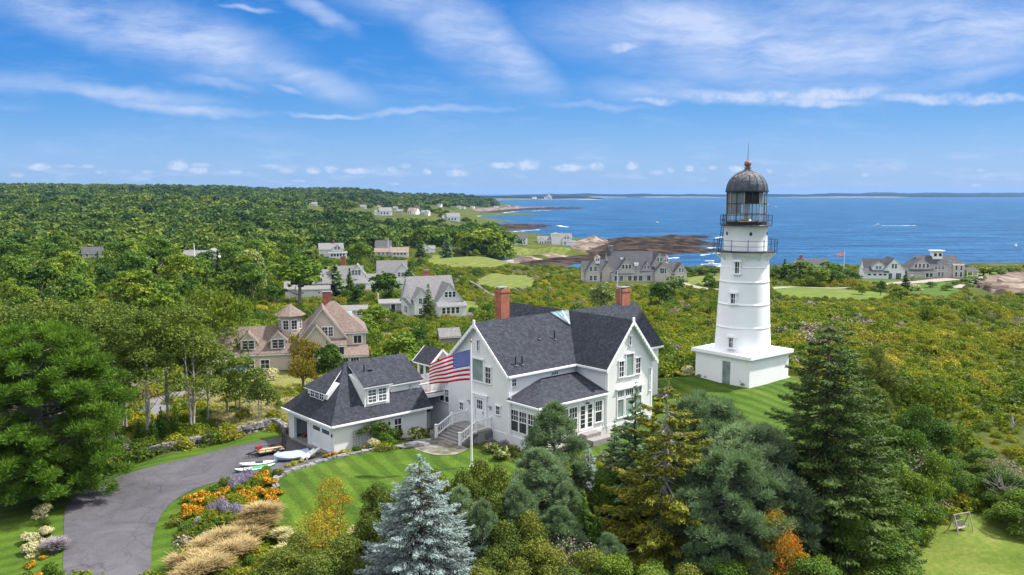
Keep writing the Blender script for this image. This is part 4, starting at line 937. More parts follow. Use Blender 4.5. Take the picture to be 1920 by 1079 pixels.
# ------------------------------------------------------------------ the garage
def garage():
    Z = 19.55; z = lambda v: v-Z
    r = empty('garage', hl(-14.7, 12.7, Z), HA, 'white two-bay garage with a dark hipped roof, two dormers and one bay open', 'garage')
    X = lambda s: s+14.7; Y = lambda q: q-12.7
    s0, s1, q0, q1 = -19.35, -10.0, 8.75, 16.7
    b = MB().mat(M['white_clapboard']); zb = z(18.6); zt = z(22.05)
    b.box(X(s0), X(s1), Y(q0), Y(q0)+.2, zb, zt); b.box(X(s0), X(s1), Y(q1)-.2, Y(q1), zb, zt); b.box(X(s1)-.2, X(s1), Y(q0)+.2, Y(q1)-.2, zb, zt)
    # front with two openings: bay A q 9.5..12.2 (closed), bay B q 13.2..15.8 (open)
    f0, f1 = X(s0), X(s0)+.2
    for a, c in ((q0+.2, 9.3), (12.65, 13.15), (15.6, q1-.2)): b.box(f0, f1, Y(a), Y(c), zb, zt)
    b.box(f0, f1, Y(9.3), Y(12.65), z(21.55), zt); b.box(f0, f1, Y(13.15), Y(15.6), z(21.55), zt)
    b.box(f0+.2, X(s1)-.2, Y(12.95), Y(13.1), zb, zt)
    b.build('wall', r)
    b = MB().mat(M['step_stone']); b.box(X(s0)+.01, X(s1)-.2, Y(q0)+.2, Y(q1)-.2, z(19.0), z(19.58)); b.box(X(s0)-.35, X(s0)-.01, Y(9.2), Y(15.7), z(19.0), z(19.6)); b.build('floor_slab', r)
    b = MB().mat(M['dark_inside']); b.box(X(s0)+.3, X(s1)-.25, Y(13.15), Y(16.45), z(21.9), z(22.0)); b.mat(M['off_white']); b.box(X(-14.6), X(-14.5), Y(13.1), Y(16.5), z(19.58), z(21.9)); b.build('partition', r)
    # trims round the bays
    W = Wall((X(s0), 0), (0, -1), (-1, 0))
    for a, c in ((9.3, 12.65), (13.15, 15.6)):
        b = MB().mat(M['white_trim'])
        W.box(b, -Y(a)-.0, -Y(a)+.16, .0, .06, z(19.4), z(21.55)); W.box(b, -Y(c)-.16, -Y(c), 0, .06, z(19.4), z(21.55)); W.box(b, -Y(c)-.2, -Y(a)+.2, 0, .09, z(21.55), z(21.8)); b.build('door_frame', r)
    # closed carriage style door
    b = MB().mat(M['white_trim']); b.box(X(s0)+.08, X(s0)+.14, Y(9.3), Y(12.65), z(19.58), z(21.55)); W7 = Wall((X(s0)+.08, 0), (0, -1), (-1, 0))
    for a in (-12.6, -11.02, -9.45): W7.box(b, a+12.7-.06, a+12.7+.1, 0, .035, z(19.6), z(21.5))
    for k in range(14): W7.box(b, -12.5+12.7+k*.225, -12.5+12.7+k*.225+.02, 0, .012, z(19.7), z(20.95))
    for zz in (19.65, 20.95, 21.42): W7.box(b, -12.6+12.7, -9.35+12.7, 0, .04, z(zz), z(zz)+.12)
    d = b.build('garage_door', r)
    b = MB().mat(M['window_glass'])
    for a0 in (-12.35, -10.8):
        for i in range(4): 
            for j in range(2): W7.box(b, a0+12.7+i*.3, a0+12.7+i*.3+.25, .0, .03, z(21.08)+j*.18, z(21.08)+j*.18+.15)
    b.build('pane', d)
    # things stored in the open bay
    # window and lamp in the long side
    W8 = Wall((0, Y(q0)), (1, 0), (0, -1))
    window(W8, r, X(-13.45), X(-12.75), z(20.45), z(21.6), 2, 2, cas=.09, meet=True)
    b = MB().mat(M['dark_metal']); W8.box(b, X(-14.05), X(-13.93), .02, .14, z(21.2), z(21.45)); W.box(b, -Y(9.0)-.06, -Y(9.0)+.06, .02, .12, z(21.1), z(21.3)); b.build('wall_lamp', r)
    # roof: long slopes, hip at the front, gable at the back
    e0, e1, p0, p1 = X(-19.8), X(-9.65), Y(8.35), Y(17.05); ze = z(22.2); zr = z(26.3); ym = Y(12.7); xr = X(-15.9)
    roofsheet(r, [[(e0, p0, ze), (e1, p0, ze), (e1, ym, zr), (xr, ym, zr)], [(e0, p1, ze), (e1, p1, ze), (e1, ym, zr), (xr, ym, zr)], [(e0, p0, ze), (e0, p1, ze), (xr, ym, zr)]], 'slate_shingle', uth=.14)
    b = MB().mat(M['white_clapboard']); b.prism([(Y(8.75), z(22.0)), (Y(16.7), z(22.0)), (ym, z(25.9))], 0, X(-10.15), X(-10.0)); b.build('gable_wall', r)
    each('gutter', r, M['white_trim'], [(e0+.02, e1-.02, p0-.09, p0+.02, z(22.0), z(22.16)), (e0-.09, e0+.02, p0+.02, p1-.02, z(22.0), z(22.16))])
    # side dormer (towards the lawn)
    sl = (26.3-22.2)/(12.7-8.35)
    def dz(q): return 22.2+(q-8.35)*sl
    def side_dormer(sa, sb, qf, zeave, over, wins, name='dormer'):
        b = MB().mat(M['white_clapboard'])
        top = [(Y(qf), z(zeave)-.12), (Y(12.4), z(25.95))]; bot = [(Y(12.4), z(dz(12.4))-.5), (Y(qf), z(dz(qf))-.35)]; top[1] = (Y(12.2), z(25.55)); bot[0] = (Y(12.2), z(25.0))
        b.prism(top+bot, 0, X(sa), X(sb)); d = b.build(name, r)
        roofsheet(d, [[(X(sa-over), Y(qf-.3), z(zeave)-.0), (X(sb+over), Y(qf-.3), z(zeave)-.0), (X(sb+over), ym, z(26.33)), (X(-15.7), ym, z(26.33))]], 'slate_shingle', uth=.13)
        Wd = Wall((0, Y(qf)), (1, 0), (0, -1))
        for a0, a1, z0, z1, cl, rw in wins: window(Wd, d, X(a0), X(a1), z(z0), z(z1), cl, rw, 'grey_glass', cas=.08, meet=True)
        return d
    side_dormer(-16.1, -13.6, 9.2, 24.8, .22, [(-15.75, -14.98, 23.3, 24.4, 2, 4), (-14.72, -13.95, 23.3, 24.4, 2, 4)])
    # upper roof at the back end continues lower as a skirt
    b = MB().mat(M['white_clapboard']); b.prism([(Y(9.9), z(24.35)), (Y(12.4), z(26.0)), (Y(12.4), z(25.6)), (Y(9.9), z(23.4))], 0, X(-13.0), X(-10.02)); d3 = b.build('dormer', r)
    roofsheet(d3, [[(X(-13.3), Y(9.6), z(24.45)), (X(-9.7), Y(9.6), z(24.45)), (X(-9.7), ym, z(26.36)), (X(-13.3), ym, z(26.36))]], 'slate_shingle', uth=.13)
    # front dormer
    b = MB().mat(M['white_clapboard']); sf = (26.3-22.2)/(19.8-15.9); xf = -18.45
    b.prism([(X(xf), z(24.08)), (X(-17.25), z(24.88)), (X(-17.25), z(24.5)), (X(xf), z(22.2+(19.8+xf)*sf)-.3)], 1, Y(11.25), Y(14.7)); d2 = b.build('dormer', r)
    roofsheet(d2, [[(X(xf-.3), Y(11.0), z(24.25)), (X(xf-.3), Y(14.95), z(24.25)), (X(-16.3), Y(13.0), z(25.92)), (X(-16.3), Y(12.4), z(25.92))]], 'slate_shingle', uth=.12)
    Wf = Wall((X(xf), 0), (0, -1), (-1, 0))
    for k in range(3): window(Wf, d2, -Y(14.1)+k*.78, -Y(14.1)+k*.78+.66, z(23.52), z(24.02), 2, 2, cas=.06, head=False)
    for s, q, hh in ((-15.0, 11.0, .6),):
        zz = z(24.8+(q-8.9)*(26.33-24.8)/(12.7-8.9)); b = MB().mat(M['black_iron']); b.tube((X(s), Y(q), zz-.1), (X(s), Y(q), zz+hh), .06, n=8); b.box(X(s)+.4, X(s)+.75, Y(q)-.15, Y(q)+.05, zz-.02, zz+.12); b.build('vent_pipe', r)
garage()
def trellis():
    o = hl(-16.0, 8.62, 19.6); r = empty('trellis', o, HA, 'weathered wooden lattice trellis against the white garage wall', 'trellis')
    b = MB().mat(M['weathered_wood'])
    for k in range(13): x = -1.6+k*.27; b.box(x-.02, x+.02, -.05, -.02, 0, 1.75)
    for k in range(8): zz = .08+k*.23; b.box(-1.65, 1.7, -.08, -.05, zz-.02, zz+.02)
    b.build('lattice', r)
trellis()
# ------------------------------------------------------------------ foliage meshes
def leafmesh(name, C, Nn, S, mat, tint, asp=1.0, up=None):
    """one quad per leaf clump: centres C, facing Nn, half size S; up gives the long direction"""
    n = len(C); C = np.asarray(C); Nn = Nn/np.maximum(1e-6, np.linalg.norm(Nn, axis=1))[:, None]
    r = rng.normal(size=(n, 3)) if up is None else up
    T = np.cross(Nn, r); T /= np.maximum(1e-6, np.linalg.norm(T, axis=1))[:, None]; Bn = np.cross(Nn, T)
    S = np.broadcast_to(S, (n,))[:, None]
    k1, k2, k3, k4 = [rng.uniform(.65, 1.2, (n, 1)) for _ in range(4)]
    V = np.stack([C-T*S*asp*k1*.9, C-Bn*S*k2, C+T*S*asp*k3*.9, C+Bn*S*k4], 1).reshape(-1, 3)
    me = bpy.data.meshes.new(name)
    me.vertices.add(n*4); me.vertices.foreach_set('co', V.astype(np.float32).ravel())
    me.loops.add(n*4); me.loops.foreach_set('vertex_index', np.arange(n*4, dtype=np.int32))
    me.polygons.add(n); me.polygons.foreach_set('loop_start', np.arange(0, n*4, 4, dtype=np.int32)); me.polygons.foreach_set('loop_total', np.full(n, 4, np.int32))
    a = me.attributes.new('tint', 'FLOAT', 'POINT'); a.data.foreach_set('value', np.repeat(np.broadcast_to(tint, (n,)), 4).astype(np.float32))
    me.materials.append(M[mat] if isinstance(mat, str) else mat); me.update(calc_edges=True)
    return me
def joinleaf(parts):
    pass
def sph(n):
    v = rng.normal(size=(n, 3)); return v/np.linalg.norm(v, axis=1)[:, None]
def lobes_crown(R_, Hh, nl, z0, flat=.75, irregular=.35, top=.5):
    """lobes (centre, radius) filling an uneven crown R_ wide and Hh high above z0"""
    L = []
    for k in range(nl):
        t = k/max(1, nl-1); a = rnd.uniform(0, 6.283); zz = rnd.uniform(.1, 1)**.8
        rr = R_*math.sqrt(max(0.05, 1-((zz-.42)/.62)**2))*rnd.uniform(.25, .82)
        r = R_*rnd.uniform(.28, .50)*(1-.25*zz)
        L.append((rr*math.cos(a), rr*math.sin(a), z0+Hh*zz-r*.35, r))
    L.append((0, 0, z0+Hh*.55, R_*.55)); L.append((rnd.uniform(-.2, .2)*R_, rnd.uniform(-.2, .2)*R_, z0+Hh-R_*.4, R_*.42))
    return L
def crown_leaves(L, n, leaf, flat=.8, jit=.14, tilt=.7, low=.25):
    A = np.array(L); w = A[:, 3]**2; w /= w.sum(); idx = rng.choice(len(A), n, p=w); d = sph(n)
    d[:, 2] = np.where(d[:, 2] < -low, -d[:, 2]*rng.uniform(.2, 1, n), d[:, 2])
    r = A[idx, 3]*(1+rng.normal(0, jit, n)-np.abs(rng.normal(0, jit, n)))
    C = A[idx, :3]+d*r[:, None]*np.array([1, 1, flat])
    # drop leaves buried deep inside other lobes
    keep = np.ones(n, bool)
    for c in A:
        q = (C-c[:3])/np.array([1, 1, flat]); keep &= (np.sqrt((q*q).sum(1)) > c[3]*.62)
    C, d = C[keep], d[keep]; m = len(C)
    Nn = d+rng.normal(0, tilt, (m, 3))+np.array([0, 0, .25]); lt = rng.normal(.5, .13, len(A))[idx[keep]]
    tint = np.clip(lt+rng.normal(0, .18, m), 0, 1)
    return C, Nn, leaf*rng.uniform(.6, 1.25, m), tint
def trunkmesh(name, h, r0, limbs, mat='bark_grey', lean=(0, 0), multi=1, seed=0, spread=.0):
    b = MB().mat(M[mat]); rr = random.Random(seed)
    for s in range(multi):
        ox, oy = (0, 0) if multi == 1 else (rr.uniform(-.35, .35), rr.uniform(-.35, .35)); P = []; k = 7
        lx, ly = lean[0]+ox*spread, lean[1]+oy*spread
        for i in range(k+1):
            t = i/k; P.append((ox+lx*t+rr.uniform(-1, 1)*.03*h*t*(1-t)*2, oy+ly*t+rr.uniform(-1, 1)*.03*h*t*(1-t)*2, h*t-.3*(i == 0)))
        for i in range(k): b.tube(P[i], P[i+1], r0*(1-.8*i/k), r0*(1-.8*(i+1)/k), 7, cap=False)
        for j in range(limbs):
            i = rr.randint(2, k-1); a = rr.uniform(0, 6.283); L = h*rr.uniform(.18, .4)*(1.2-i/k); q = Vector(P[i]); d = Vector((math.cos(a), math.sin(a), rr.uniform(.35, 1.0))).normalized()
            m1 = q+d*L*.5; m2 = m1+(d+Vector((0, 0, .3))).normalized()*L*.5; rb = r0*(1-.8*i/k)*.55
            b.tube(q, m1, rb, rb*.6, 5, cap=False); b.tube(m1, m2, rb*.6, rb*.2, 5, cap=False)
    me_o = b.build(name); me = me_o.data; bpy.data.objects.remove(me_o); return me
PROTO = {}
def deciduous(key, R_, Hh, bole, nl, n, leaf, mat, flat=.8, bark='bark_grey', limbs=7, r0=None, tilt=.7, low=.25, multi=1, spread=0, jit=.14):
    L = lobes_crown(R_, Hh, nl, bole); C, Nn, S, t = crown_leaves(L, n, leaf, flat, jit, tilt, low)
    PROTO[key] = [('crown', leafmesh('crown', C, Nn, S, mat, t)), ('trunk', trunkmesh('trunk', bole+Hh*.72, r0 or R_*.07, limbs, bark, multi=multi, spread=spread, seed=len(PROTO)))]
def conifer(key, h, R_, whorls, per, n_sprig, leaf, mat, droop=.25, up=.0, bark='bark_dark', top_fill=1.0, asp=.33, power=.9, ragged=.2, base=.05, sprig_w=.22, bare=0.0, inner=.15, hemi=False, tipup=.25):
    """whorls of branches, each feathered with sprigs that point outwards; bare: share of each limb left naked"""
    C, Nn, Up, S, T = [], [], [], [], []
    tb = MB().mat(M[bark]); tb.tube((0, 0, -.3), (0, 0, h*.5), R_*.045+.04, R_*.03+.02, 8, cap=False); tb.tube((0, 0, h*.5), (0, 0, h*.98), R_*.03+.02, .015, 6, cap=False)
    tot = 0; br = []
    for k in range(whorls):
        f = k/(whorls-1); z = h*(base+(1-base)*(1-(1-f)**1.0)*.985); Lr = R_*(1-f)**power*(1 if f < .97 else .6)+.08
        m = max(4, int(per*(1-.55*f)))
        a0 = rnd.uniform(0, 6.28)
        for j in range(m):
            a = a0+6.283*j/m+rnd.uniform(-.25, .25); br.append((a, z+rnd.uniform(-.5, .5)*h/whorls, Lr*rnd.uniform(1-ragged*1.6, 1+ragged*.5), f))
    W = sum(x[2]**1.4 for x in br)
    for a, z, L, f in br:
        m = max(6, int(n_sprig*L**1.4/W)); d = np.array([math.cos(a), math.sin(a), 0]); side = np.array([-math.sin(a), math.cos(a), 0])
        t = rng.uniform(max(inner, bare), 1, m)**.75
        dz = -droop*L*t*(1-.2*f)+up*L*t+tipup*L*t**3*.5
        wdt = sprig_w*L*(1.05-t)*1.2+.05; sd = rng.uniform(-1, 1, m)*wdt
        c = d[None]*(L*t)[:, None]+side[None]*sd[:, None]; c[:, 2] = z+dz-np.abs(sd)*.25+rng.normal(0, leaf*.35, m)
        C.append(c); dirv = d[None]*rng.uniform(.6, 1.2, (m, 1))+side[None]*np.sign(sd)[:, None]*rng.uniform(.1, .9, (m, 1)); dirv[:, 2] += rng.uniform(-.3, .45, m)
        Up.append(dirv); nn = np.stack([rng.normal(0, .55, m), rng.normal(0, .55, m), np.ones(m)], 1); Nn.append(nn)
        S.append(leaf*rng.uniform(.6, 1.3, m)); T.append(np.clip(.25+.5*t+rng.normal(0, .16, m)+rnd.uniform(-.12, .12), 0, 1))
        if L > .8: tb.tube((0, 0, z), (d[0]*L*.85, d[1]*L*.85, z-droop*L*.75+up*L*.8), .02+.012*L, .012, 4, cap=False)
    C = np.concatenate(C); Nn = np.concatenate(Nn); Up = np.concatenate(Up); S = np.concatenate(S); T = np.concatenate(T)
    # long axis along Up: build with T = cross(N, up) narrow
    me = leafmesh('crown', C, Nn, S, mat, T, asp=asp, up=Up)
    o = tb.build('trunk'); tm = o.data; bpy.data.objects.remove(o)
    PROTO[key] = [('crown', me), ('trunk', tm)]
def tufted(key, tufts, n_per, length, mat, tm, width=.10, upb=.35):
    """pine crown of round needle tufts: tufts = [(centre, radius)]"""
    C, Nn, Up, S, T = [], [], [], [], []
    for c, r in tufts:
        d = sph(n_per); d[:, 2] = np.abs(d[:, 2])*rng.choice([1, 1, 1, -.6], n_per)+upb*.3
        cc = np.array(c)[None]+d*(r*rng.uniform(.35, .95, (n_per, 1))); C.append(cc); Up.append(d); Nn.append(np.cross(d, sph(n_per))); S.append(np.full(n_per, length)*rng.uniform(.7, 1.3, n_per)*r)
        T.append(np.clip(rnd.gauss(.5, .13)+rng.normal(0, .12, n_per)+.12*d[:, 2], 0, 1))
    me = leafmesh('crown', np.concatenate(C), np.concatenate(Nn), np.concatenate(S), mat, np.concatenate(T), asp=width, up=np.concatenate(Up))
    PROTO[key] = [('crown', me), ('trunk', tm)]

# prototypes ---------------------------------------------------------
for i in range(4): deciduous('oak%d' % i, 4.6+.5*(i % 2), 7.5+i*.6, 2.2, 12, 2300, .34, 'leaf_wood', .72)
for i in range(3): deciduous('round%d' % i, 3.2, 5.0+i*.8, 1.0, 9, 1900, .25, 'leaf_wood', .8)
deciduous('yellowgreen', 6.0, 6.2, 1.0, 18, 11000, .17, 'leaf_maple' if False else 'leaf_scrub', .75)
deciduous('mapleorange', 3.3, 3.6, .9, 12, 8500, .11, 'leaf_maple', .8)
deciduous('willow', 4.2, 7.0, 1.0, 12, 3600, .28, 'leaf_willow', .85)
deciduous('palegreen', 3.0, 4.6, .6, 10, 2600, .2, 'leaf_willow', .85)
deciduous('birch', 3.2, 9.4, 4.1, 18, 11500, .125, 'leaf_birch', .9, 'bark_pale', 9, .16, multi=2, spread=2.2, jit=.2)
deciduous('birch2', 3.8, 8.9, 3.6, 19, 12500, .125, 'leaf_birch', .85, 'bark_pale', 9, .15, multi=3, spread=2.6, jit=.22)
deciduous('alder', 1.7, 4.4, .9, 10, 4200, .095, 'leaf_birch', .9, 'bark_pale', 5, .06, multi=2, spread=1.5, jit=.22)
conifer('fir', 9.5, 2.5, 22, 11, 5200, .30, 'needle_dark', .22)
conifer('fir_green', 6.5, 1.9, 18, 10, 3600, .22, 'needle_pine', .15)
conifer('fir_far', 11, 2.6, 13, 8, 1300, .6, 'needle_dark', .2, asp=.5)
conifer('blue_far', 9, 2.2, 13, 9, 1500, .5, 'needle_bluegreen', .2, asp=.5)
def bush(key, R_, Hh, n, leaf, mat, nl=7, flat=.8, jit=.15):
    L = lobes_crown(R_, Hh, nl, -.15*Hh, flat); C, Nn, S, t = crown_leaves(L, n, leaf, flat, jit, .8, .3)
    k = C[:, 2] > -.1; PROTO[key] = [('foliage', leafmesh('foliage', C[k], Nn[k], S[k], mat, t[k]))]
for i in range(3): bush('scrub%d' % i, 1.5, 1.3, 950, .105, 'leaf_scrub', 6, .75)
bush('scrub_fine', 1.3, 1.0, 900, .09, 'leaf_scrub', 6, .75); bush('meadow_bush', 1.2, .8, 620, .11, 'leaf_meadow', 6, .7)
bush('deadbush', 1.3, 1.2, 420, .10, 'leaf_dead', 6, .9, .25); bush('yellowbush', 1.2, 1.1, 900, .09, 'petal_yellow', 6, .8)
bush('greenbush', 1.0, 1.0, 1500, .075, 'leaf_green_bright', 6, .85); bush('oliveshrub', 1.0, 1.1, 1500, .075, 'leaf_olive', 7, .9)
for i in range(3): bush('far%d' % i, 6.0+i, 6.5+i, 420, 1.0, 'leaf_forest', 6+i*2, .66, .09)

# ------------------------------------------------------------------ placing plants
NAMES = {}
def plant(kind, x, y, s=1.0, label=None, cat='tree', group=None, name='tree', z=None, rz=None, sxy=None, tilt=0):
    z = h1(x, y)-.05 if z is None else z
    P = PROTO[kind]; rz = rnd.uniform(0, 6.28) if rz is None else rz
    if len(P) == 1:
        o = link(name, P[0][1]); root = o
    else:
        root = empty(name)
        for pn, me in P: link(pn, me, root)
    root.location = (x, y, z); root.rotation_euler = (tilt, 0, rz); root.scale = (s*(sxy or 1), s*(sxy or 1), s)
    return tag(root, label, cat, group)
def plantpx(kind, px, py, hpx=None, s=1.0, h0=None, **kw):
    """stand a plant on the ground seen at a pixel; hpx: its height in photo pixels"""
    p = G(px, py)
    if hpx:
        f = proj(p[0], p[1], p[2])[2]; s = hpx*f/F/h0
    return plant(kind, p[0], p[1], s, **kw), p, s
# what must stay in view: (x0, y0, x1, y1, depth) boxes of photo pixels
KEEP = []
def clear(x, y, z, hgt, rad):
    a = proj(x, y, z+hgt); b_ = proj(x, y, z); f = a[2]; w_ = F*rad/f
    for x0, y0, x1, y1, D in KEEP:
        if f < D+8 and a[0]+w_ > x0 and a[0]-w_ < x1 and a[1] < y1 and b_[1]+w_*.15 > y0: return False
    return True
ONPATCH = lambda x, y, names=('driveway', 'lawn', 'path', 'terrace', 'road'), grow=0: any(bool(inside(P, np.array([x]), np.array([y]))[0]) for n in names for P in PATCH.get(n, []))
def onpatch_arr(X, Y, names):
    m = np.zeros(len(X), bool)
    for n in names:
        for P in PATCH.get(n, []): m |= inside(P, X, Y)
    return m
FOOT = []   # footprints (x, y, r) kept free of plants
def footfree(X, Y, grow=0):
    m = np.ones(len(X), bool)
    for fx, fy, fr in FOOT: m &= (X-fx)**2+(Y-fy)**2 > (fr+grow)**2
    return m
# geometry-node scatter: ONE object that stands copies of unlinked meshes on its points
def scatter(name, protos, X, Y, Z, S, idx, label, cat, rot=None, kind='stuff'):
    me = bpy.data.meshes.new(name); n = len(X)
    me.vertices.add(n); me.vertices.foreach_set('co', np.stack([X, Y, Z], 1).astype(np.float32).ravel())
    a = me.attributes.new('siz', 'FLOAT', 'POINT'); a.data.foreach_set('value', np.asarray(S, np.float32))
    a = me.attributes.new('idx', 'INT', 'POINT'); a.data.foreach_set('value', np.asarray(idx, np.int32))
    a = me.attributes.new('rot', 'FLOAT', 'POINT'); a.data.foreach_set('value', rng.uniform(0, 6.28, n).astype(np.float32))
    me.update(); o = link(name, me)
    ng = bpy.data.node_groups.new(name, 'GeometryNodeTree')
    ng.interface.new_socket('Geometry', in_out='INPUT', socket_type='NodeSocketGeometry'); ng.interface.new_socket('Geometry', in_out='OUTPUT', socket_type='NodeSocketGeometry')
    gi = ng.nodes.new('NodeGroupInput'); go = ng.nodes.new('NodeGroupOutput')
    col = bpy.data.collections.new(name+'_src')
    for i, m in enumerate(protos):
        so_ = bpy.data.objects.new('%s_src_%02d' % (name, i), m); col.objects.link(so_)
    ci = ng.nodes.new('GeometryNodeCollectionInfo'); ci.inputs['Collection'].default_value = col; ci.inputs['Separate Children'].default_value = True; ci.inputs['Reset Children'].default_value = True
    ip = ng.nodes.new('GeometryNodeInstanceOnPoints'); ip.inputs['Pick Instance'].default_value = True
    def na(nm, tp):
        q = ng.nodes.new('GeometryNodeInputNamedAttribute'); q.data_type = tp; q.inputs['Name'].default_value = nm; return q.outputs['Attribute']
    L = ng.links.new
    L(gi.outputs[0], ip.inputs['Points']); L(ci.outputs[0], ip.inputs['Instance']); L(na('idx', 'INT'), ip.inputs['Instance Index'])
    cx_ = ng.nodes.new('ShaderNodeCombineXYZ'); L(na('rot', 'FLOAT'), cx_.inputs[2])
    e2r = ng.nodes.new('FunctionNodeEulerToRotation'); L(cx_.outputs[0], e2r.inputs[0]); L(e2r.outputs[0], ip.inputs['Rotation']); L(na('siz', 'FLOAT'), ip.inputs['Scale'])
    L(ip.outputs[0], go.inputs[0])
    md = o.modifiers.new('scatter', 'NODES'); md.node_group = ng
    return tag(o, label, cat, kind=kind)
# ------------------------------------------------------------------ neighbouring houses
def bld(px, py, deg, wall, roof, vols, label, wins=(), chim=(), extra=None, cat='house', name='house', r=9, keep=None, glass='window_glass', base=None, sc=1.0, oy=0):
    g = G(px, py) if base is None else base
    a = R(deg); root = empty(name, (g[0], g[1], g[2]), a, label, cat); root.scale = (sc,)*3
    # vols: ('gx', y centre, half span, x0, x1, eave, ridge) ridge along x;  ('gy', x centre, half span, y0, y1, eave, ridge);  ('b', x0, x1, y0, y1, top);  ('hip', x0, x1, y0, y1, eave, ridge)
    bw = MB().mat(M[wall]); sheets = []; ov = .35
    for v in vols:
        if v[0] == 'gx':
            _, c, hw, a0, a1, ze, zr = v; gable_body(bw, 'x', c, hw, a0, a1, -2.5, ze, zr-.12)
            k = (zr-ze)/hw; sheets += gable_polys('x', c, hw+ov, a0-ov, a1+ov, ze-ov*k+.06, zr+.06)
        elif v[0] == 'gy':
            _, c, hw, a0, a1, ze, zr = v; gable_body(bw, 'y', c, hw, a0, a1, -2.5, ze, zr-.12)
            k = (zr-ze)/hw; sheets += gable_polys('y', c, hw+ov, a0-ov, a1+ov, ze-ov*k+.06, zr+.06)
        elif v[0] == 'b': _, x0, x1, y0, y1, zt = v; bw.box(x0, x1, y0, y1, -2.5, zt)
        elif v[0] == 'lean':
            _, x0, x1, y0, y1, z0, z1 = v; bw.prism([(y0, -2.5), (y1, -2.5), (y1, z1-.1), (y0, z0-.1)], 0, x0, x1); sheets.append([(x0-.3, y0-.3, z0), (x1+.3, y0-.3, z0), (x1+.3, y1, z1), (x0-.3, y1, z1)])
        elif v[0] == 'hip':
            _, x0, x1, y0, y1, ze, zr = v; bw.box(x0, x1, y0, y1, -2.5, ze); x0 -= ov; x1 += ov; y0 -= ov; y1 += ov; m = (y1-y0)/2; ym = (y0+y1)/2
            if x1-x0 >= y1-y0: A, Bq = (x0+m, ym, zr), (x1-m-.01, ym, zr)
            else: m = (x1-x0)/2; A, Bq = ((x0+x1)/2, y0+m, zr), ((x0+x1)/2, y1-m, zr)
            if x1-x0 >= y1-y0: sheets += [[(x0, y0, ze), (x1, y0, ze), Bq, A], [(x1, y1, ze), (x0, y1, ze), A, Bq], [(x0, y1, ze), (x0, y0, ze), A], [(x1, y0, ze), (x1, y1, ze), Bq]]
            else: sheets += [[(x0, y0, ze), (x1, y0, ze), A], [(x1, y1, ze), (x0, y1, ze), Bq], [(x0, y1, ze), (x0, y0, ze), A, Bq], [(x1, y0, ze), (x1, y1, ze), Bq, A]]
    bw.build('wall', root)
    rf = roofsheet(root, sheets, roof, .07, 'white_trim', .18)
    for w_ in wins:   # (side, plane, a0, a1, z0, z1, cols, rows)
        side, pl, a0, a1, z0, z1, cl, rw = w_[:8]
        W = {'f': Wall((0, pl), (1, 0), (0, -1)), 'l': Wall((pl, 0), (0, -1), (-1, 0)), 'r': Wall((pl, 0), (0, 1), (1, 0))}[side]
        if len(w_) > 8 and w_[8] == 'dark':
            b = MB().mat(M['dark_inside']); W.box(b, a0, a1, .0, .04, z0, z1); b.mat(M['white_trim']); W.box(b, a0-.15, a0, 0, .1, z0, z1+.15); W.box(b, a1, a1+.15, 0, .1, z0, z1+.15); W.box(b, a0, a1, 0, .1, z1, z1+.15); b.build('garage_opening', root); continue
        window(W, root, a0, a1, z0, z1, cl, rw, glass, cas=.14, mun=.05, head=False, sill=False)
    for c in chim: chimney(rf, c[0], c[1], c[2], c[2]*.8, c[3], c[4], c[5] if len(c) > 5 else 'brick')
    if extra: extra(root, rf)
    FOOT.append((g[0], g[1], r))
    if keep: KEEP.append((*keep, proj(*g)[2]))
    return root
def wrow(side, pl, xs, w_, z0, z1, c=2, r_=2): return [(side, pl, x-w_/2, x+w_/2, z0, z1, c, r_) for x in xs]
# the mauve roofed house below the garage
def mauve(root, rf):
    b = MB().mat(M['cream_shingle']); b.lathe([(1.75, -1), (1.75, 8.2)], 8, -.2, 4.0, False); b.build('tower_wall', root)
    b = MB().mat(M['mauve_shingle']); b.lathe([(2.45, 8.05), (.02, 9.75)], 8, -.2, 4.0, False); t = b.build('tower_roof', root)
    b = MB().mat(M['white_trim']); b.lathe([(2.3, 7.95), (2.3, 8.12), (1.7, 8.12)], 8, -.2, 4.0, False); b.build('fascia', t)
    for dg in (-112.5, -67.5, -22.5, -157.5):
        a = R(dg); W = Wall((-.2+1.62*math.cos(a), 4+1.62*math.sin(a)), (-math.sin(a), math.cos(a)), (math.cos(a), math.sin(a)))
        window(W, root, -.42, .42, 5.9, 7.3, 2, 3, 'window_glass', cas=.12, head=False, sill=False)
    for x in (-6.4, -2.0):
        b = MB().mat(M['cream_shingle']); b.prism([(x-1.15, 3.0), (x+1.15, 3.0), (x+1.15, 4.75), (x, 5.9), (x-1.15, 4.75)], 1, .6, 3.6); d = b.build('dormer', root)
        roofsheet(d, gable_polys('y', x, 1.45, .35, 3.7, 4.5, 6.0), 'mauve_shingle', .06, uth=.14)
        W = Wall((0, .6), (1, 0), (0, -1)); window(W, d, x-.85, x-.05, 3.4, 4.7, 1, 3, cas=.12); window(W, d, x+.05, x+.85, 3.4, 4.7, 1, 3, cas=.12)
    b = MB().mat(M['pale_glass'])
    for x in (8.0, 9.0): slab(b, [(x-.38, 2.55, 7.42), (x+.38, 2.55, 7.42), (x+.38, 3.7, 8.42), (x-.38, 3.7, 8.42)], .1)
    b.build('skylight', rf)
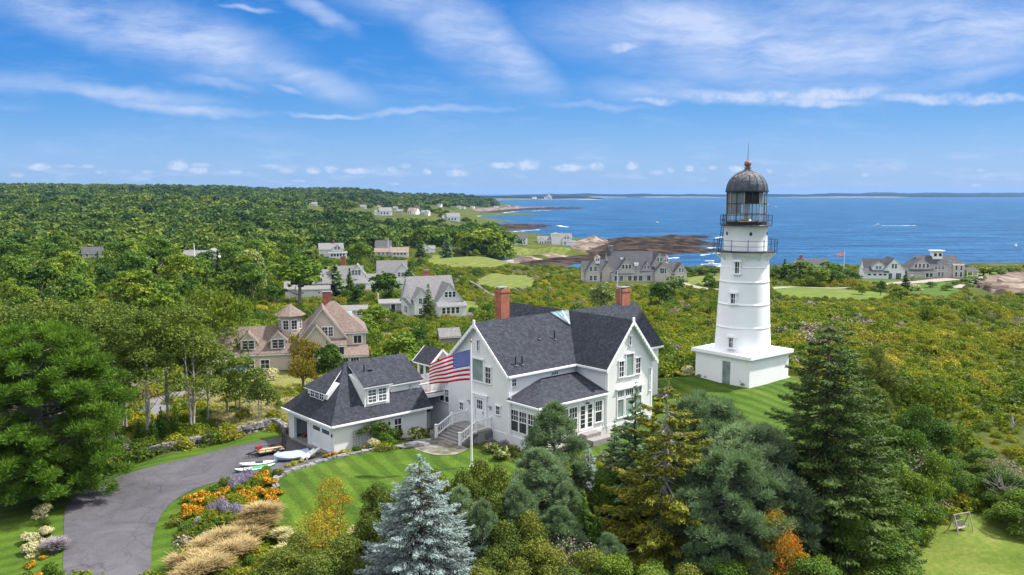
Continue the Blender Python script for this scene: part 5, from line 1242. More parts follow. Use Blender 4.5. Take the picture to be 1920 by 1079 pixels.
bld(548, 694, 13, 'cream_shingle', 'mauve_shingle', [('gx', 4.2, 4.0, -11, 1, 2.9, 6.3), ('hip', 1.5, 11.3, .6, 9.8, 5.5, 9.9), ('gy', 4.7, 3.4, -1.0, 5, 5.2, 9.6), ('gy', 3.7, 2.5, -3.0, 0, 4.2, 7.3), ('lean', 5.2, 8.0, -1.9, -.9, 3.9, 4.9), ('lean', 6.3, 11.3, -2.2, .6, 2.3, 3.4), ('b', -12.5, -8, -.8, 3, 2.4)],
    'cream house with mauve roofs, a small turret and two white dormers beyond the garage',
    wins=[('f', -3, 2.4, 3.1, 2.3, 3.8, 1, 3), ('f', -3, 3.3, 4.0, 2.3, 3.8, 1, 3), ('f', -1.9, 5.5, 6.2, 2.4, 3.7, 1, 1), ('f', -1.9, 6.3, 7.0, 2.4, 3.7, 1, 1), ('f', -1.9, 7.1, 7.8, 2.4, 3.7, 1, 1), ('f', -1, 4.6, 5.4, 5.2, 6.6, 2, 3), ('f', -1, 5.6, 6.2, 5.2, 6.6, 2, 3), ('f', .6, 9.4, 10.6, 3.7, 4.9, 2, 1),
          ('f', -2.2, 7.2, 8.4, .3, 1.9, 3, 2), ('f', -2.2, 8.8, 10.0, .3, 1.9, 3, 2), ('f', -.8, -11.6, -9.0, -.3, 1.9, 1, 1, 'dark'), ('f', .2, -6.8, -5.6, .4, 1.7, 2, 2), ('f', .2, -4.6, -3.4, .4, 1.7, 2, 2)],
    chim=[(5.6, 7.4, 1.5, 7.5, 11.0)], extra=mauve, r=13, keep=(425, 560, 680, 690))
bld(818, 592, 24, 'pale_shingle_wall', 'grey_shingle', [('gx', 5.5, 5.2, -6.5, 6.0, 3.6, 10.2), ('gy', 3.2, 3.5, -2.2, 5, 4.2, 8.7), ('lean', -.5, 7.2, -3.8, -2.0, 2.9, 3.9), ('lean', -7.4, -6.4, 1, 7, 3.0, 4.4), ('gy', -4.2, 2.0, -1.2, 5, 5.2, 7.6)],
    'pale grey house with a steep grey roof and a white gable beside a clipped hedge', wins=wrow('f', -2.2, (2.1, 3.2, 4.3), .8, 5.1, 6.5, 1, 2)+wrow('f', -3.8, (.8, 2.1, 3.4, 4.7), .9, .9, 2.5, 1, 2)+wrow('f', -1.2, (-4.8, -3.6), .8, 3.6, 5.0)+wrow('f', -1.2, (-4.8, -3.6), .9, .8, 2.4)+wrow('l', -7.4, (-4, -2.5), 1.2, .8, 2.6), chim=[(-.5, 6.5, 1.4, 8.8, 11.6)], r=11, keep=(765, 508, 876, 588), sc=.92)
bld(583, 556, 14, 'pale_shingle_wall', 'grey_shingle', [('gx', 4, 3.9, -2.5, 6.0, 4.2, 7.8), ('gx', 2.5, 3.2, -7.5, -2, 2.6, 4.4), ('lean', -4, 5.5, -1.8, .2, 2.4, 3.6)], 'low grey house with a broad shed roof and one small white dormer', wins=wrow('f', -1.8, (-2.4, 2.4), .6, 1.0, 1.6, 2, 2)+wrow('f', .1, (3.0,), .9, 4.4, 5.4), r=8, keep=(545, 512, 608, 554))
bld(685, 545, 8, 'white_clapboard', 'grey_shingle', [('gx', 5, 3.6, -9, -1, 3.9, 8.0), ('gx', 2, 3.2, -4.5, 6, 3.0, 5.4), ('gy', -2.6, 2.6, 0, 6, 5.5, 8.9), ('gx', 9, 4.0, 4, 14, 4, 9.3), ('gy', 12.6, 4.4, 3.5, 11, 3.6, 8.6), ('hip', -3.4, .8, -3, 0, 2.9, 4.2)],
    'rambling white house with several pale roofs and a brick chimney among trees', wins=wrow('f', 0, (-3.9, -2.9, -1.9), .7, 5.3, 6.9)+wrow('f', -3, (-2.6, -1.5, -.3), .8, .8, 2.4)+wrow('f', -1.2, (2.4, 4.2), 1.1, .8, 2.2)+wrow('f', 3.5, (11.4, 12.6, 13.8), .8, 4.2, 5.6), chim=[(-7.5, 7.5, 1.6, 6.5, 11.0)], r=12, keep=(628, 486, 772, 535))
bld(627, 483, 15, 'white_clapboard', 'grey_shingle', [('gx', 5, 4.2, -8, 5, 4.6, 7.6), ('gy', 1.5, 3.3, -2, 5, 4.4, 7.0), ('lean', -3, 6.5, -4, -1.8, 2.6, 3.5)], 'white farmhouse with a long porch half hidden by rounded trees', wins=wrow('f', -2, (.7, 2.3), .9, 4.4, 6.0)+wrow('f', -4, (-1.6, 0, 1.6, 3.2, 4.8), 1.1, .8, 2.3, 1, 1), chim=[(0, 5, 1.1, 7, 8.8)], r=12, keep=(600, 459, 648, 482))
bld(735, 480, 6, 'off_white', 'brown_shingle', [('gx', 3, 3.6, -10, 1, 2.5, 4.4), ('gx', 3, 4.2, -1, 9.5, 2.5, 4.8), ('lean', 0, 9, -3, -1, 2.2, 2.9)], 'long low cottage with a pale brown roof behind a green hedge', wins=wrow('f', -3, (1.5, 3.5, 5.5, 7.5), 1.1, .8, 2, 1, 1)+wrow('f', -.6, (-7.5, -5, -2.6), 1.1, .8, 2.1), r=11, keep=(705, 461, 770, 478))
bld(718, 472, 4, 'grey_shingle_wall', 'dark_shingle', [('gx', 4, 4, -4.5, 4.5, 3.4, 6.4)], 'small dark cottage set back between the trees above the long low cottage', wins=wrow('f', 0, (-2.5, 0, 2.5), 1.1, 1, 2.4), r=6, keep=(702, 454, 733, 470))
def gambrel(root, rf):
    for x in (-4.8, .2, 5.2):
        b = MB().mat(M['white_clapboard']); b.box(x-.8, x+.8, .6, 3, 3.2, 5.2); d = b.build('dormer', root); roofsheet(d, gable_polys('y', x, 1.0, .4, 3.2, 5.0, 5.8), 'grey_shingle', .06, uth=.1)
        window(Wall((0, .6), (1, 0), (0, -1)), d, x-.45, x+.45, 3.6, 4.9, 2, 2, cas=.12, head=False, sill=False)
bld(907, 476, 5, 'white_clapboard', 'grey_shingle', [('gx', 4.2, 4.2, -7.5, 8, 3.0, 7.4), ('gx', 5.2, 2.4, -9.5, -7.5, 2.8, 5.2)], 'white house with a tall grey roof and three dormers beside the green meadow', wins=wrow('f', 0, (-5.6, -4.4, -3.2, 1.2, 3.2, 5.2), .8, .5, 2.3, 1, 2), chim=[(-6.9, 4.8, 1.1, 6.4, 8.2), (1.5, 4.2, .9, 7, 8.6)], extra=gambrel, r=11, keep=(877, 449, 935, 474))
bld(798, 474, 12, 'white_clapboard', 'grey_shingle', [('gy', 0, 2.8, 0, 6, 2.6, 5.0), ('gx', 4, 2.4, 2, 6, 2.4, 4)], 'little white gabled cottage among dark trees left of the meadow house', wins=wrow('f', 0, (-1, 1), .9, .8, 2.2), r=6, keep=(788, 461, 812, 472))
bld(972, 459, -2, 'white_clapboard', 'dark_shingle', [('gx', 4.5, 4.2, -6.5, 6.5, 5.2, 7.4), ('gy', -3.4, 2.8, -2, 4, 4.6, 7.2)], 'white two storey house with a dark roof near the shore', wins=wrow('f', .3, (.5, 2.5, 4.6), 1.2, 3.2, 4.6)+wrow('f', .3, (.5, 2.5, 4.6), 1.2, .6, 2.2)+wrow('f', -2, (-4.3, -2.5), 1.0, 3.2, 4.6)+wrow('f', -2, (-4.3, -2.5), 1.0, .6, 2.1), r=10, keep=(952, 435, 992, 458))
bld(1042, 459, 3, 'white_clapboard', 'grey_shingle', [('gx', 5, 4, -14, -2, 3.8, 6.4), ('b', -3, 3.5, 0, 7, 8.2), ('hip', -3.4, 3.9, -.3, 7.3, 8.2, 9.6), ('gx', 5.5, 4.2, 3, 13, 5.0, 8.6), ('gy', 8.8, 3.6, -1, 5, 4.6, 7.9), ('lean', 8, 15.5, -3, -.8, 2.4, 3.2), ('gy', -11.5, 2.4, -1, 5, 3.6, 6)],
    'large white shore house with stacked decks above pale rocks', wins=wrow('f', 0, (-2, 0, 2), 1.3, 5.6, 7.3)+wrow('f', 0, (-2, 0, 2), 1.3, 2.9, 4.4)+wrow('f', 0, (-2, .3, 2.4), 1.5, .3, 2.1)+wrow('f', -1, (7.6, 9.6), 1.1, 4.4, 5.9)+wrow('f', -1, (-12.3, -10.7), 1, 1, 2.6)+wrow('f', 1, (-8, -6, -4.3), 1.1, 1, 2.6)+wrow('f', -1, (7.2, 9.2), 1.2, .6, 2.2), r=17, keep=(1003, 429, 1082, 457))
# the shingled mansion with cupolas
def mansion(root, rf):
    for x, y, z0 in ((-12.6, 3.2, 6.4), (13.2, 4, 6.0)):
        b = MB().mat(M['white_trim']); b.box(x-.85, x+.85, y-.85, y+.85, z0, z0+2.3); b.mat(M['dark_inside'])
        for sx in (-.4, .4): b.box(x+sx-.2, x+sx+.2, y-.88, y-.86, z0+.9, z0+1.9)
        c = b.build('cupola', rf); b = MB().mat(M['brown_shingle']); b.lathe([(1.35, z0+2.3), (.9, z0+2.7), (.1, z0+3.3), (.04, z0+4.2)], 4, x, y, False); b.build('cupola_roof', c)
    for x in (-3.2, 1.6):
        b = MB().mat(M['white_trim']); b.box(x-.8, x+.8, 1.2, 4, 4.6, 6.6) if x > 0 else b.box(x-.8, x+.8, 3, 5, 7, 8.4); d = b.build('dormer', root)
bld(1186, 528, 4, 'tan_shingle_wall', 'dark_shingle', [('gx', 5.5, 5.2, -8.5, 8, 4.4, 10.6), ('gy', -2.6, 3.0, -1.4, 5, 4.6, 8.6), ('gy', 10.0, 3.0, 1, 9, 5.6, 10.4), ('gx', 3.5, 3.4, -18, -9, 3.6, 7.2), ('gy', -14.8, 2.6, -1.4, 4, 4.0, 7.8), ('gy', -9.3, 2.2, -.6, 4, 4.2, 6.8), ('gx', 4, 3.8, 8, 18, 3.4, 7.0), ('gy', 10.6, 3.0, -2.8, 3, 3.6, 6.8), ('gy', 17.4, 2.2, -2.2, 3, 3.8, 6.6), ('lean', -8, 7.5, -1.8, .5, 2.7, 4.0), ('gy', 5.2, 1.7, .0, 4, 4.6, 7.2)],
    'long shingled mansion with dark roofs, several gables and two cupolas in front of the cove', wins=wrow('f', -1.4, (-3.8, -2.6, -1.4), .9, 4.8, 6.2, 1, 2)+wrow('f', -1.4, (-15.6, -14.0), .9, 4.0, 5.6)+wrow('f', -1.4, (-15.6, -14.0), 1.0, .6, 2.4)+wrow('f', 0, (4.6, 5.8), .8, 4.6, 5.8)+wrow('f', -2.8, (9.8, 10.6, 11.4), .7, 3.2, 5.0, 1, 2)+wrow('f', -2.2, (16.9, 17.9), .7, 3.4, 5.0)+wrow('f', -1.8, (-6.4, -4.6, -1.4, .6, 2.6, 5.6), 1.3, .4, 2.2, 2, 1)+wrow('f', .8, (9.5, 10.6), .8, 7.2, 8.6)+wrow('f', .1, (-12, -10.6), .9, .8, 2.2)+wrow('f', -2.2, (16.6, 18.0), .8, .6, 2.2), chim=[(-7.2, 5, 1.6, 8, 12.6, 'boulder')], extra=mansion, r=20, keep=(1088, 476, 1284, 515))
# houses at the right, above the sea
bld(1660, 523, -6, 'white_clapboard', 'dark_shingle', [('gy', 3.0, 4.6, -1, 9, 3.4, 8.6), ('gx', 4.6, 4.0, -8, 2, 3.0, 8.0), ('gy', -3.0, 2.4, -.5, 4, 5.4, 7.2), ('lean', -9, .5, -2.4, .8, 2.6, 4.2)], 'grey and white gabled garage house right of the flagpole by the sea', wins=wrow('f', -1, (2.4, 3.6), .8, 4.4, 6.2, 1, 2)+wrow('f', -2.4, (-7.2, -5, -2.8, -1), 1.1, 1.5, 2.3, 1, 1)+[('f', -1, .2, 2.2, 0, 2.4, 3, 3), ('f', -1, 3.8, 5.8, 0, 2.4, 3, 3)]+wrow('f', -.5, (-3.7, -2.4), .9, 4.1, 5.2), r=11, keep=(1620, 480, 1697, 520), base=None)
def belv(root, rf):
    b = MB().mat(M['white_trim']); b.box(-1.8, 2.0, 3, 6, 7.5, 10.4); b.box(-2.6, 2.8, 2.2, 6.8, 10.9, 11.15); b.box(-2.1, 2.3, 2.8, 6.4, 10.4, 10.5)
    for x in (-2.1, 0, 2.2): b.box(x-.08, x+.08, 2.75, 2.9, 10.5, 10.9)
    b.mat(M['dark_inside']); b.box(-1.5, -.4, 2.96, 3, 8.7, 10.0); b.box(.5, 1.6, 2.96, 3, 8.7, 10.0); b.build('lookout', root)
    each('porch_post', root, M['white_trim'], [(x-.12, x+.12, y, y+.24, 0, 3.0) for x in (11.2, 13.3, 15.4) for y in (-.1, 4.4)]); each('porch_rail', root, M['white_trim'], [(11, 15.5, -.08, .05, .8, 1.0)])
    roofsheet(root, [[(10.6, -.6, 3.0), (16, -.6, 3.0), (15, 2.3, 4.2), (10.6, 2.3, 4.2)], [(10.6, 5.2, 3.0), (16, 5.2, 3.0), (15, 2.3, 4.2), (10.6, 2.3, 4.2)], [(16, -.6, 3.0), (16, 5.2, 3.0), (15, 2.3, 4.2)]], 'dark_shingle', .07)
bld(1762, 521, -3, 'tan_shingle_wall', 'dark_shingle', [('gx', 5, 4.6, -8, 8, 5.2, 8.8), ('gy', -8.0, 4.6, -1, 8, 4.2, 8.0), ('hip', 3, 10.5, 1, 8, 5.8, 8.4), ('gx', 0, 2.0, -15, -3, 2.8, 4.2), ('b', 5.2, 9.6, -.4, 5, 5.6)], 'shingled sea house with a white rooftop lookout and a columned porch', wins=wrow('f', -1, (-10.4, -8.8, -7.2, -5.6), .95, 4.2, 5.8, 1, 2)+wrow('f', .4, (-1.6, -.2, 1.2), .9, 3.4, 5.0)+wrow('f', .4, (-.2, 1.2), .9, .5, 2.3)+wrow('f', -.4, (6.4, 8.4), .9, 3.2, 5.0, 1, 2)+wrow('f', -.4, (6.4, 8.4), .9, .5, 2.4, 1, 2)+wrow('f', -2, (-6, -4.4), 1.2, .4, 2.0, 1, 1), extra=belv, r=18, keep=(1700, 470, 1838, 515))
bld(1527, 512, 3, 'white_clapboard', 'dark_shingle', [('gx', 3.5, 3.5, -7, 7, 3.6, 6.0)], 'white house with a low dark roof hidden behind round trees near the sea', wins=wrow('f', 0, (3.5, 5.2), 1, 1.5, 2.8), chim=[(-5, 3.5, 1.2, 5, 7.6)], r=8, keep=(1505, 488, 1548, 500))
bld(372, 489, 4, 'white_clapboard', 'grey_shingle', [('gx', 3, 3.2, -7, 5, 2.6, 4.6), ('gy', 6.0, 3, -1, 6, 3.2, 5.6)], 'low white house half sunk in the woods beside a tall bare mast', wins=wrow('f', -.2, (-5, -3, -1, 1, 3), 1.1, .9, 2.1)+wrow('f', -1, (5.2, 6.8), .9, .9, 2.3), r=9, keep=(343, 469, 396, 487))
bld(173, 485, 20, 'grey_shingle_wall', 'dark_shingle', [('gx', 3, 3, -4, 4, 2.6, 5.0)], 'small dark roof showing between the trees at the far left', wins=wrow('f', 0, (-2, 1.5), 1, .9, 2), r=6, keep=(160, 474, 186, 484))
bld(844, 645, 18, 'weathered_wood', 'grey_shingle', [('gx', 1.2, 1.2, -1.7, 1.7, 1.6, 2.7)], 'tiny grey garden shed in the yellow scrub', r=3, keep=(832, 624, 860, 640), cat='shed', name='shed')
bld(664, 598, 10, 'off_white', 'grey_shingle', [('gx', 1.8, 1.8, -3, 3, 2.2, 3.0)], 'low pale shed right behind the mauve roofed house', wins=wrow('f', 0, (-1.4, 1.2), .9, .8, 1.7), r=4, keep=(648, 580, 682, 597), cat='shed', name='shed')
bld(738, 583, 12, 'grey_shingle_wall', 'grey_shingle', [('lean', -3.5, 3.0, 0, 4, 2.0, 2.6)], 'low grey outbuilding beside the pale grey shingled house', r=4, cat='shed', name='shed', wins=[('f', 0, -.6, .4, 0, 1.8, 1, 1, 'dark')])
# row of small houses along the distant shore
SH = [(682,391,9,'white_clapboard','grey_shingle','with a two tier front'), (711,390,6,'cream_shingle','brown_shingle','tall and cream'), (742,393,8,'white_clapboard','grey_shingle','with a flat front'), (782,390,7,'off_white','brown_shingle','low with a brown roof'), (822,388,9,'white_clapboard','dark_shingle','white with a side wing'), (724,404,13,'white_clapboard','grey_shingle','large, below the row'),
      (772,402,11,'white_clapboard','brown_shingle','wide and low, below the row'), (750,400,7,'tan_shingle_wall','grey_shingle','tan, below the row'), (796,404,9,'off_white','grey_shingle','off-white, near the dark red tree'), (851,415,14,'white_clapboard','grey_shingle','bright white with a steep gable, alone at the cove edge'), (860,391,7,'white_clapboard','grey_shingle','small, above the shingle beach'), (868,391.5,6,'off_white','brown_shingle','small, off-white, above the shingle beach'),
      (885,391.5,9,'white_clapboard','grey_shingle','long and white, near the end of the row'), (906,388,8,'tan_shingle_wall','dark_shingle','tan, at the wood edge'), (930,391,10,'white_clapboard','grey_shingle','last white one before the point'), (952,389,8,'tan_shingle_wall','brown_shingle','tan one on the point'), (968,389,9,'grey_shingle_wall','brown_shingle','grey one on the point'), (590,386,9,'white_clapboard','grey_shingle','alone on the wooded hill'),
      (1002,374.6,24,'white_clapboard','grey_shingle','on the far beach'), (1030,373.6,30,'white_clapboard','grey_shingle','on the far beach with a square tower')]
for i, (px, py, hw, wm, rm, d) in enumerate(SH):
    hh = hw*.75; v = [('gx', hw*.45, hw*.45, -hw*.6, hw*.6, hh*.55, hh)]
    if i % 2 == 0: v.append(('gy', hw*.35, hw*.28, -hw*.2, hw*.4, hh*.5, hh*.92))
    else: v.append(('gx', hw*.5, hw*.3, -hw, -hw*.5, hh*.4, hh*.7))
    if 'tower' in d: v.append(('hip', -hw*.2, hw*.15, 0, hw*.3, hh*1.5, hh*1.9))
    wn = wrow('f', 0, [hw*k for k in (-.45, -.15, .15)], hw*.14, hh*.12, hh*.38, 1, 1)
    bld(px, py, rnd.uniform(-25, 25), wm, rm, v, 'distant shore house, %s' % d, wins=wn, r=hw*1.2, keep=(px-hw*1.3*(1 if i < 18 else .2), py-hh*1.1*(1 if i < 18 else .3), px+hw*1.2*(1 if i < 18 else .2), py) if i < 18 else None)
KEEP += [(255, 738, 335, 800, 103), (800, 476, 960, 500, 420), (930, 462, 1080, 500, 480), (1270, 512, 1362, 530, 300), (1440, 536, 1620, 552, 260), (1600, 520, 1800, 552, 300), (885, 500, 1090, 548, 300), (1240, 530, 1345, 548, 290), (425, 690, 570, 715, 118), (855, 585, 985, 600, 175), (1085, 474, 1340, 512, 400), (960, 430, 1345, 512, 520)]
KEEP += [(860, 560, 1250, 900, 70), (1300, 380, 1490, 712, 93), (530, 655, 870, 860, 75), (1236, 712, 1460, 900, 80), (1440, 250, 1920, 478, 500), (1240, 300, 1350, 500, 500)]
# ------------------------------------------------------------------ vegetation of the whole coast
for s, q, rr in ((-4, 4, 6), (3, 4, 6), (10, 4, 6), (3, 10, 5), (-14, 12.7, 6.5), (-8.5, 11.5, 3), (-9.5, 4, 4), (-3, -2, 4)):
    p = hl(s, q); FOOT.append((p[0], p[1], rr))
_lc = (LO[0]+math.cos(LA)*3.7-math.sin(LA)*3.7, LO[1]+math.sin(LA)*3.7+math.cos(LA)*3.7); FOOT.append((_lc[0], _lc[1], 5.4))
ALLP = ('driveway', 'lawn', 'path', 'terrace', 'road', 'field')
def polar(n, r0, r1, a0, a1, power=1.0):
    u = rng.uniform(0, 1, n)**power; r = r0+(r1-r0)*u; a = np.radians(rng.uniform(a0, a1, n)); return r*np.sin(a), r*np.cos(a)
def pxy(X, Y, Z):
    dz = Z-CZ; f = Y*math.cos(PIT)-dz*math.sin(PIT); d = -(Y*math.sin(PIT)+dz*math.cos(PIT)); return 960+F*X/f, 539.5+F*d/f, f
def cleararr(X, Y, Z, hgt, rad):
    a = pxy(X, Y, Z+hgt); b_ = pxy(X, Y, Z); w_ = F*rad/a[2]; ok = np.ones(len(X), bool)
    for x0, y0, x1, y1, D in KEEP: ok &= ~((a[2] < D+6) & (a[0]+w_ > x0) & (a[0]-w_ < x1) & (a[1] < y1) & (b_[1] > y0))
    return ok
def vnoise(X, Y, s, seed): return np.array([mnoise.noise(Vector((x*s, y*s, seed))) for x, y in zip(X, Y)])
# woodland zone: left of a line drawn from the near woods out to the cove
def woodmask(X, Y, Z):
    px, py, f = pxy(X, Y, Z)
    return Z > .8
def ring_points(r0, r1, a0, a1, sp0, sp1):
    """points on a jittered polar grid, spacing growing with distance"""
    xs, ys = [], []; r = r0
    while r < r1:
        t = (r-r0)/(r1-r0); sp = sp0+(sp1-sp0)*t; n = int(r*R(a1-a0)/sp)
        a = np.radians(a0)+(np.arange(n)+rng.uniform(-.4, .4, n))*sp/r; rr = r+rng.uniform(-.4, .4, n)*sp
        xs.append(rr*np.sin(a)); ys.append(rr*np.cos(a)); r += sp*.9
    return np.concatenate(xs), np.concatenate(ys)
# far forest -----------------------------------------------------------
X, Y = ring_points(430, 3600, -44, 2.5, 10.6, 36)
Z = H(X, Y); az = np.degrees(np.arctan2(X, Y)); rr = np.hypot(X, Y)
px, py, f = pxy(X, Y, Z)
m = (Z > 3.2) & (px < 935+0*px) & ~((px > 800) & (py > 462)) & ~((px > 640) & (rr > 1250) & (rr < 1720) & (rng.uniform(0, 1, len(X)) < .3)) & ~((px > 838) & (rr > 1150) & (rr < 1500))
m &= ~onpatch_arr(X, Y, ALLP) & footfree(X, Y, 3)
S = (rr/700)**.45*rng.uniform(.6, 1.65, len(X))*(1+.35*vnoise(X, Y, .006, 4)); S = np.clip(S, .6, 2.1)
m &= cleararr(X, Y, Z, 8*S, 5*S)
X, Y, Z, S = X[m], Y[m], Z[m], S[m]
print('far forest', len(X))
scatter('forest', [PROTO['far%d' % i][0][1] for i in range(3)], X, Y, Z-1.2*S, S, rng.integers(0, 3, len(X)), 'dense green woodland rolling away to the horizon', 'forest')
# the far wooded points across the bays and dark land behind
# woods that can be told apart: individual trees -----------------------
def describe(px, py):
    if py < 470: d = 'at the edge of the far woods'
    elif px < 330: d = 'in the woods at the left'
    elif px < 620: d = 'in the woods above the mauve roofed house'
    elif px < 800: d = 'between the grey roofed houses'
    elif px < 960: d = 'near the meadow above the main house'
    else: d = 'in the scrub behind the lighthouse'
    return d
count = {}
def addtrees(r0, r1, a0, a1, sp0, sp1, kinds, cond, smin=.8, smax=1.2, keepf=1.0, maxn=999, pre='', grp=None):
    X, Y = ring_points(r0, r1, a0, a1, sp0, sp1); Z = H(X, Y); px, py, f = pxy(X, Y, Z)
    m = cond(px, py, X, Y, Z) & ~onpatch_arr(X, Y, ALLP) & footfree(X, Y, 4.5) & (rng.uniform(0, 1, len(X)) < keepf)
    S = rng.uniform(smin, smax, len(X)); m &= cleararr(X, Y, Z, 8.5*S, 4.6*S)
    ids = np.nonzero(m)[0][:maxn]
    for i in ids:
        k = rnd.choice(kinds); w_ = {'oak': 'broad dark green leafy tree', 'round': 'small round green tree', 'fir': 'dark pointed fir', 'blue': 'blue green spruce', 'willow': 'pale green willowy tree'}[''.join(c for c in k if c.isalpha()).replace('far', '').replace('_', '')]
        d = describe(px[i], py[i]); plant(k, X[i], Y[i], S[i], label=w_+' '+d, cat='tree', group=w_+'s '+d, name='leafy_tree' if k[0] in 'orw' else 'fir_tree', sxy=rnd.uniform(.9, 1.15))
    print('trees', len(ids)); return len(ids)
oaks = ['oak0', 'oak1', 'oak2', 'oak3']*3+['willow']; rounds = ['round0', 'round1', 'round2', 'oak1']
n1 = addtrees(255, 432, -36, -3, 10.5, 11.5, oaks+['fir_far'], lambda px, py, X, Y, Z: (Z > 5) & (px < 870) & ~((px > 790) & (py > 478)) & ((py < 500) | (px < 520)), .8, 1.25, 1.0, 150)
n2 = addtrees(150, 255, -34, -8, 11, 11, rounds+['oak0', 'oak3'], lambda px, py, X, Y, Z: (px < 780) & ~((px > 395) & (py > 600)), .6, 1.05, .6, 110)
# scrub ------------------------------------------------------------------
def scrubzone(r0, r1, a0, a1, sp0, sp1, smin, smax, protos, pick, name, label, hmax, dens=1.0, cond=None, prot=('driveway', 'lawn', 'path', 'terrace', 'road', 'field')):
    X, Y = ring_points(r0, r1, a0, a1, sp0, sp1); Z = H(X, Y); px, py, f = pxy(X, Y, Z)
    m = (Z > 1.0) & ~onpatch_arr(X, Y, prot) & footfree(X, Y, .6) & (rng.uniform(0, 1, len(X)) < dens)
    if cond is not None: m &= cond(px, py, X, Y, Z)
    X, Y, Z = X[m], Y[m], Z[m]
    nz_ = vnoise(X, Y, .035, 9); S = rng.uniform(smin, smax, len(X))*(1+.5*nz_); 
    a = pxy(X, Y, Z+hmax*S); b_ = pxy(X, Y, Z); ok = np.ones(len(X), bool)
    for x0, y0, x1, y1, D in KEEP[-8:-6]: pass
    idx = pick(X, Y, nz_, px[m], py[m]); print(name, len(X))
    return scatter(name, protos, X, Y, Z-.15*S, S, idx, label, 'shrubs')
P_ = lambda k: PROTO[k][0][1]
sc = [P_('scrub0'), P_('scrub1'), P_('scrub2'), P_('scrub_fine'), P_('deadbush'), P_('yellowbush'), P_('meadow_bush')]
def pick_scrub(X, Y, nn, px, py):
    n = len(X); i = rng.integers(0, 4, n); dead = (vnoise(X, Y, .05, 31) > .25) & (rng.uniform(0, 1, n) < .38); i[dead] = 4
    mead = (vnoise(X, Y, .04, 57) > .05) & (px > 1180) & (rng.uniform(0, 1, n) < .7); i[mead] = 6
    yl = (vnoise(X, Y, .06, 77) > .3) & (rng.uniform(0, 1, n) < .22); i[yl] = 5
    return i
far_ok = lambda px, py, X, Y, Z: (Z > 1.2) & ~((px > 930) & (py < 500)) & ~((px > 1820) & (py < 560) & (py > 505)) & ((py > 462))
scrubzone(92, 520, -34, 33, 2.05, 4.2, .85, 1.5, sc, pick_scrub, 'shrubbery', 'green, olive and yellow scrub covering the land between the houses', 2.0, 1.0, far_ok)
def nearcond(px, py, X, Y, Z): return ~((px > 860) & (px < 1240) & (py > 690) & (py < 850))
scrubzone(50, 92, -37, 36, 1.25, 1.9, .45, 1.0, sc, pick_scrub, 'shrubbery', 'low green and yellow scrub growing round the gardens and on the slopes', 1.6, 1.0, nearcond)

# thickets: taller bushes in drifts between the houses and over the right hand slopes
deciduous_src = []
for i in range(3): bush('thicket%d' % i, 2.4, 3.4, 1700, .15, 'leaf_wood' if i < 2 else 'leaf_scrub', 9, .85, .18)
bush('thicket3', 2.0, 2.2, 1500, .12, 'leaf_scrub', 9, .8, .18); bush('thicket4', 1.8, 1.8, 900, .10, 'leaf_dead', 8, .8, .3)
X, Y = ring_points(84, 480, -37, 35, 4.6, 7.5); Z = H(X, Y); px, py, f = pxy(X, Y, Z)
v1 = vnoise(X, Y, .03, 101)+.5*vnoise(X, Y, .09, 103)
left = px < 1100
m = (Z > 1.8) & ~onpatch_arr(X, Y, ALLP) & footfree(X, Y, 2.0) & (((v1 > -.15) & left) | ((v1 > .1) & ~left)) & ~((px > 900) & (px < 1280) & (py < 520)) & ~((px > 1815) & (py < 560)) & (py > 468)
S = rng.uniform(.6, 1.35, len(X))*np.where(left, 1.15, 1.0); m &= cleararr(X, Y, Z, 3.2*S, 2.2*S)
X, Y, Z, S, px = X[m], Y[m], Z[m], S[m], px[m]; idx = rng.integers(0, 4, len(X)); idx[(px > 1100) & (idx < 2)] = 3; dd = vnoise(X, Y, .04, 107) > .3; idx[dd & (rng.uniform(0, 1, len(X)) < .5)] = 4
print('thicket', len(X)); scatter('shrubbery', [PROTO['thicket%d' % i][0][1] for i in range(5)], X, Y, Z-.2*S, S, idx, 'taller rounded thickets standing in drifts through the scrub', 'shrubs')
# rough grass of the tan field
X, Y = ring_points(76, 135, -27, -8, .75, .95); ok = onpatch_arr(X, Y, ('field',)) & footfree(X, Y, .3); X, Y = X[ok], Y[ok]; Z = H(X, Y)
def tuft(key, R_, Hh, n, mat):
    a = rng.uniform(0, 6.283, n); C = np.stack([R_*rng.uniform(0, 1, n)*np.cos(a), R_*rng.uniform(0, 1, n)*np.sin(a), Hh*rng.uniform(.1, .6, n)], 1); up = np.stack([.4*np.cos(a), .4*np.sin(a), np.ones(n)], 1)
    PROTO[key] = [('blades', leafmesh('blades', C, sph(n), Hh*.5*rng.uniform(.6, 1.1, n), mat, rng.uniform(0, 1, n), asp=.09, up=up))]
tuft('tuft_tan', .6, .55, 110, 'straw_pale'); tuft('tuft_green', .6, .5, 110, 'leaf_meadow')
scatter('grass', [P_('tuft_tan'), P_('tuft_green'), P_('scrub_fine')], X, Y, Z, rng.uniform(.6, 1.3, len(X))*.9, np.where(rng.uniform(0, 1, len(X)) < .03, 2, np.where(vnoise(X, Y, .1, 5) > -.05, 0, 1)), 'rough tan and green grass on the slope left of the garage', 'grass')
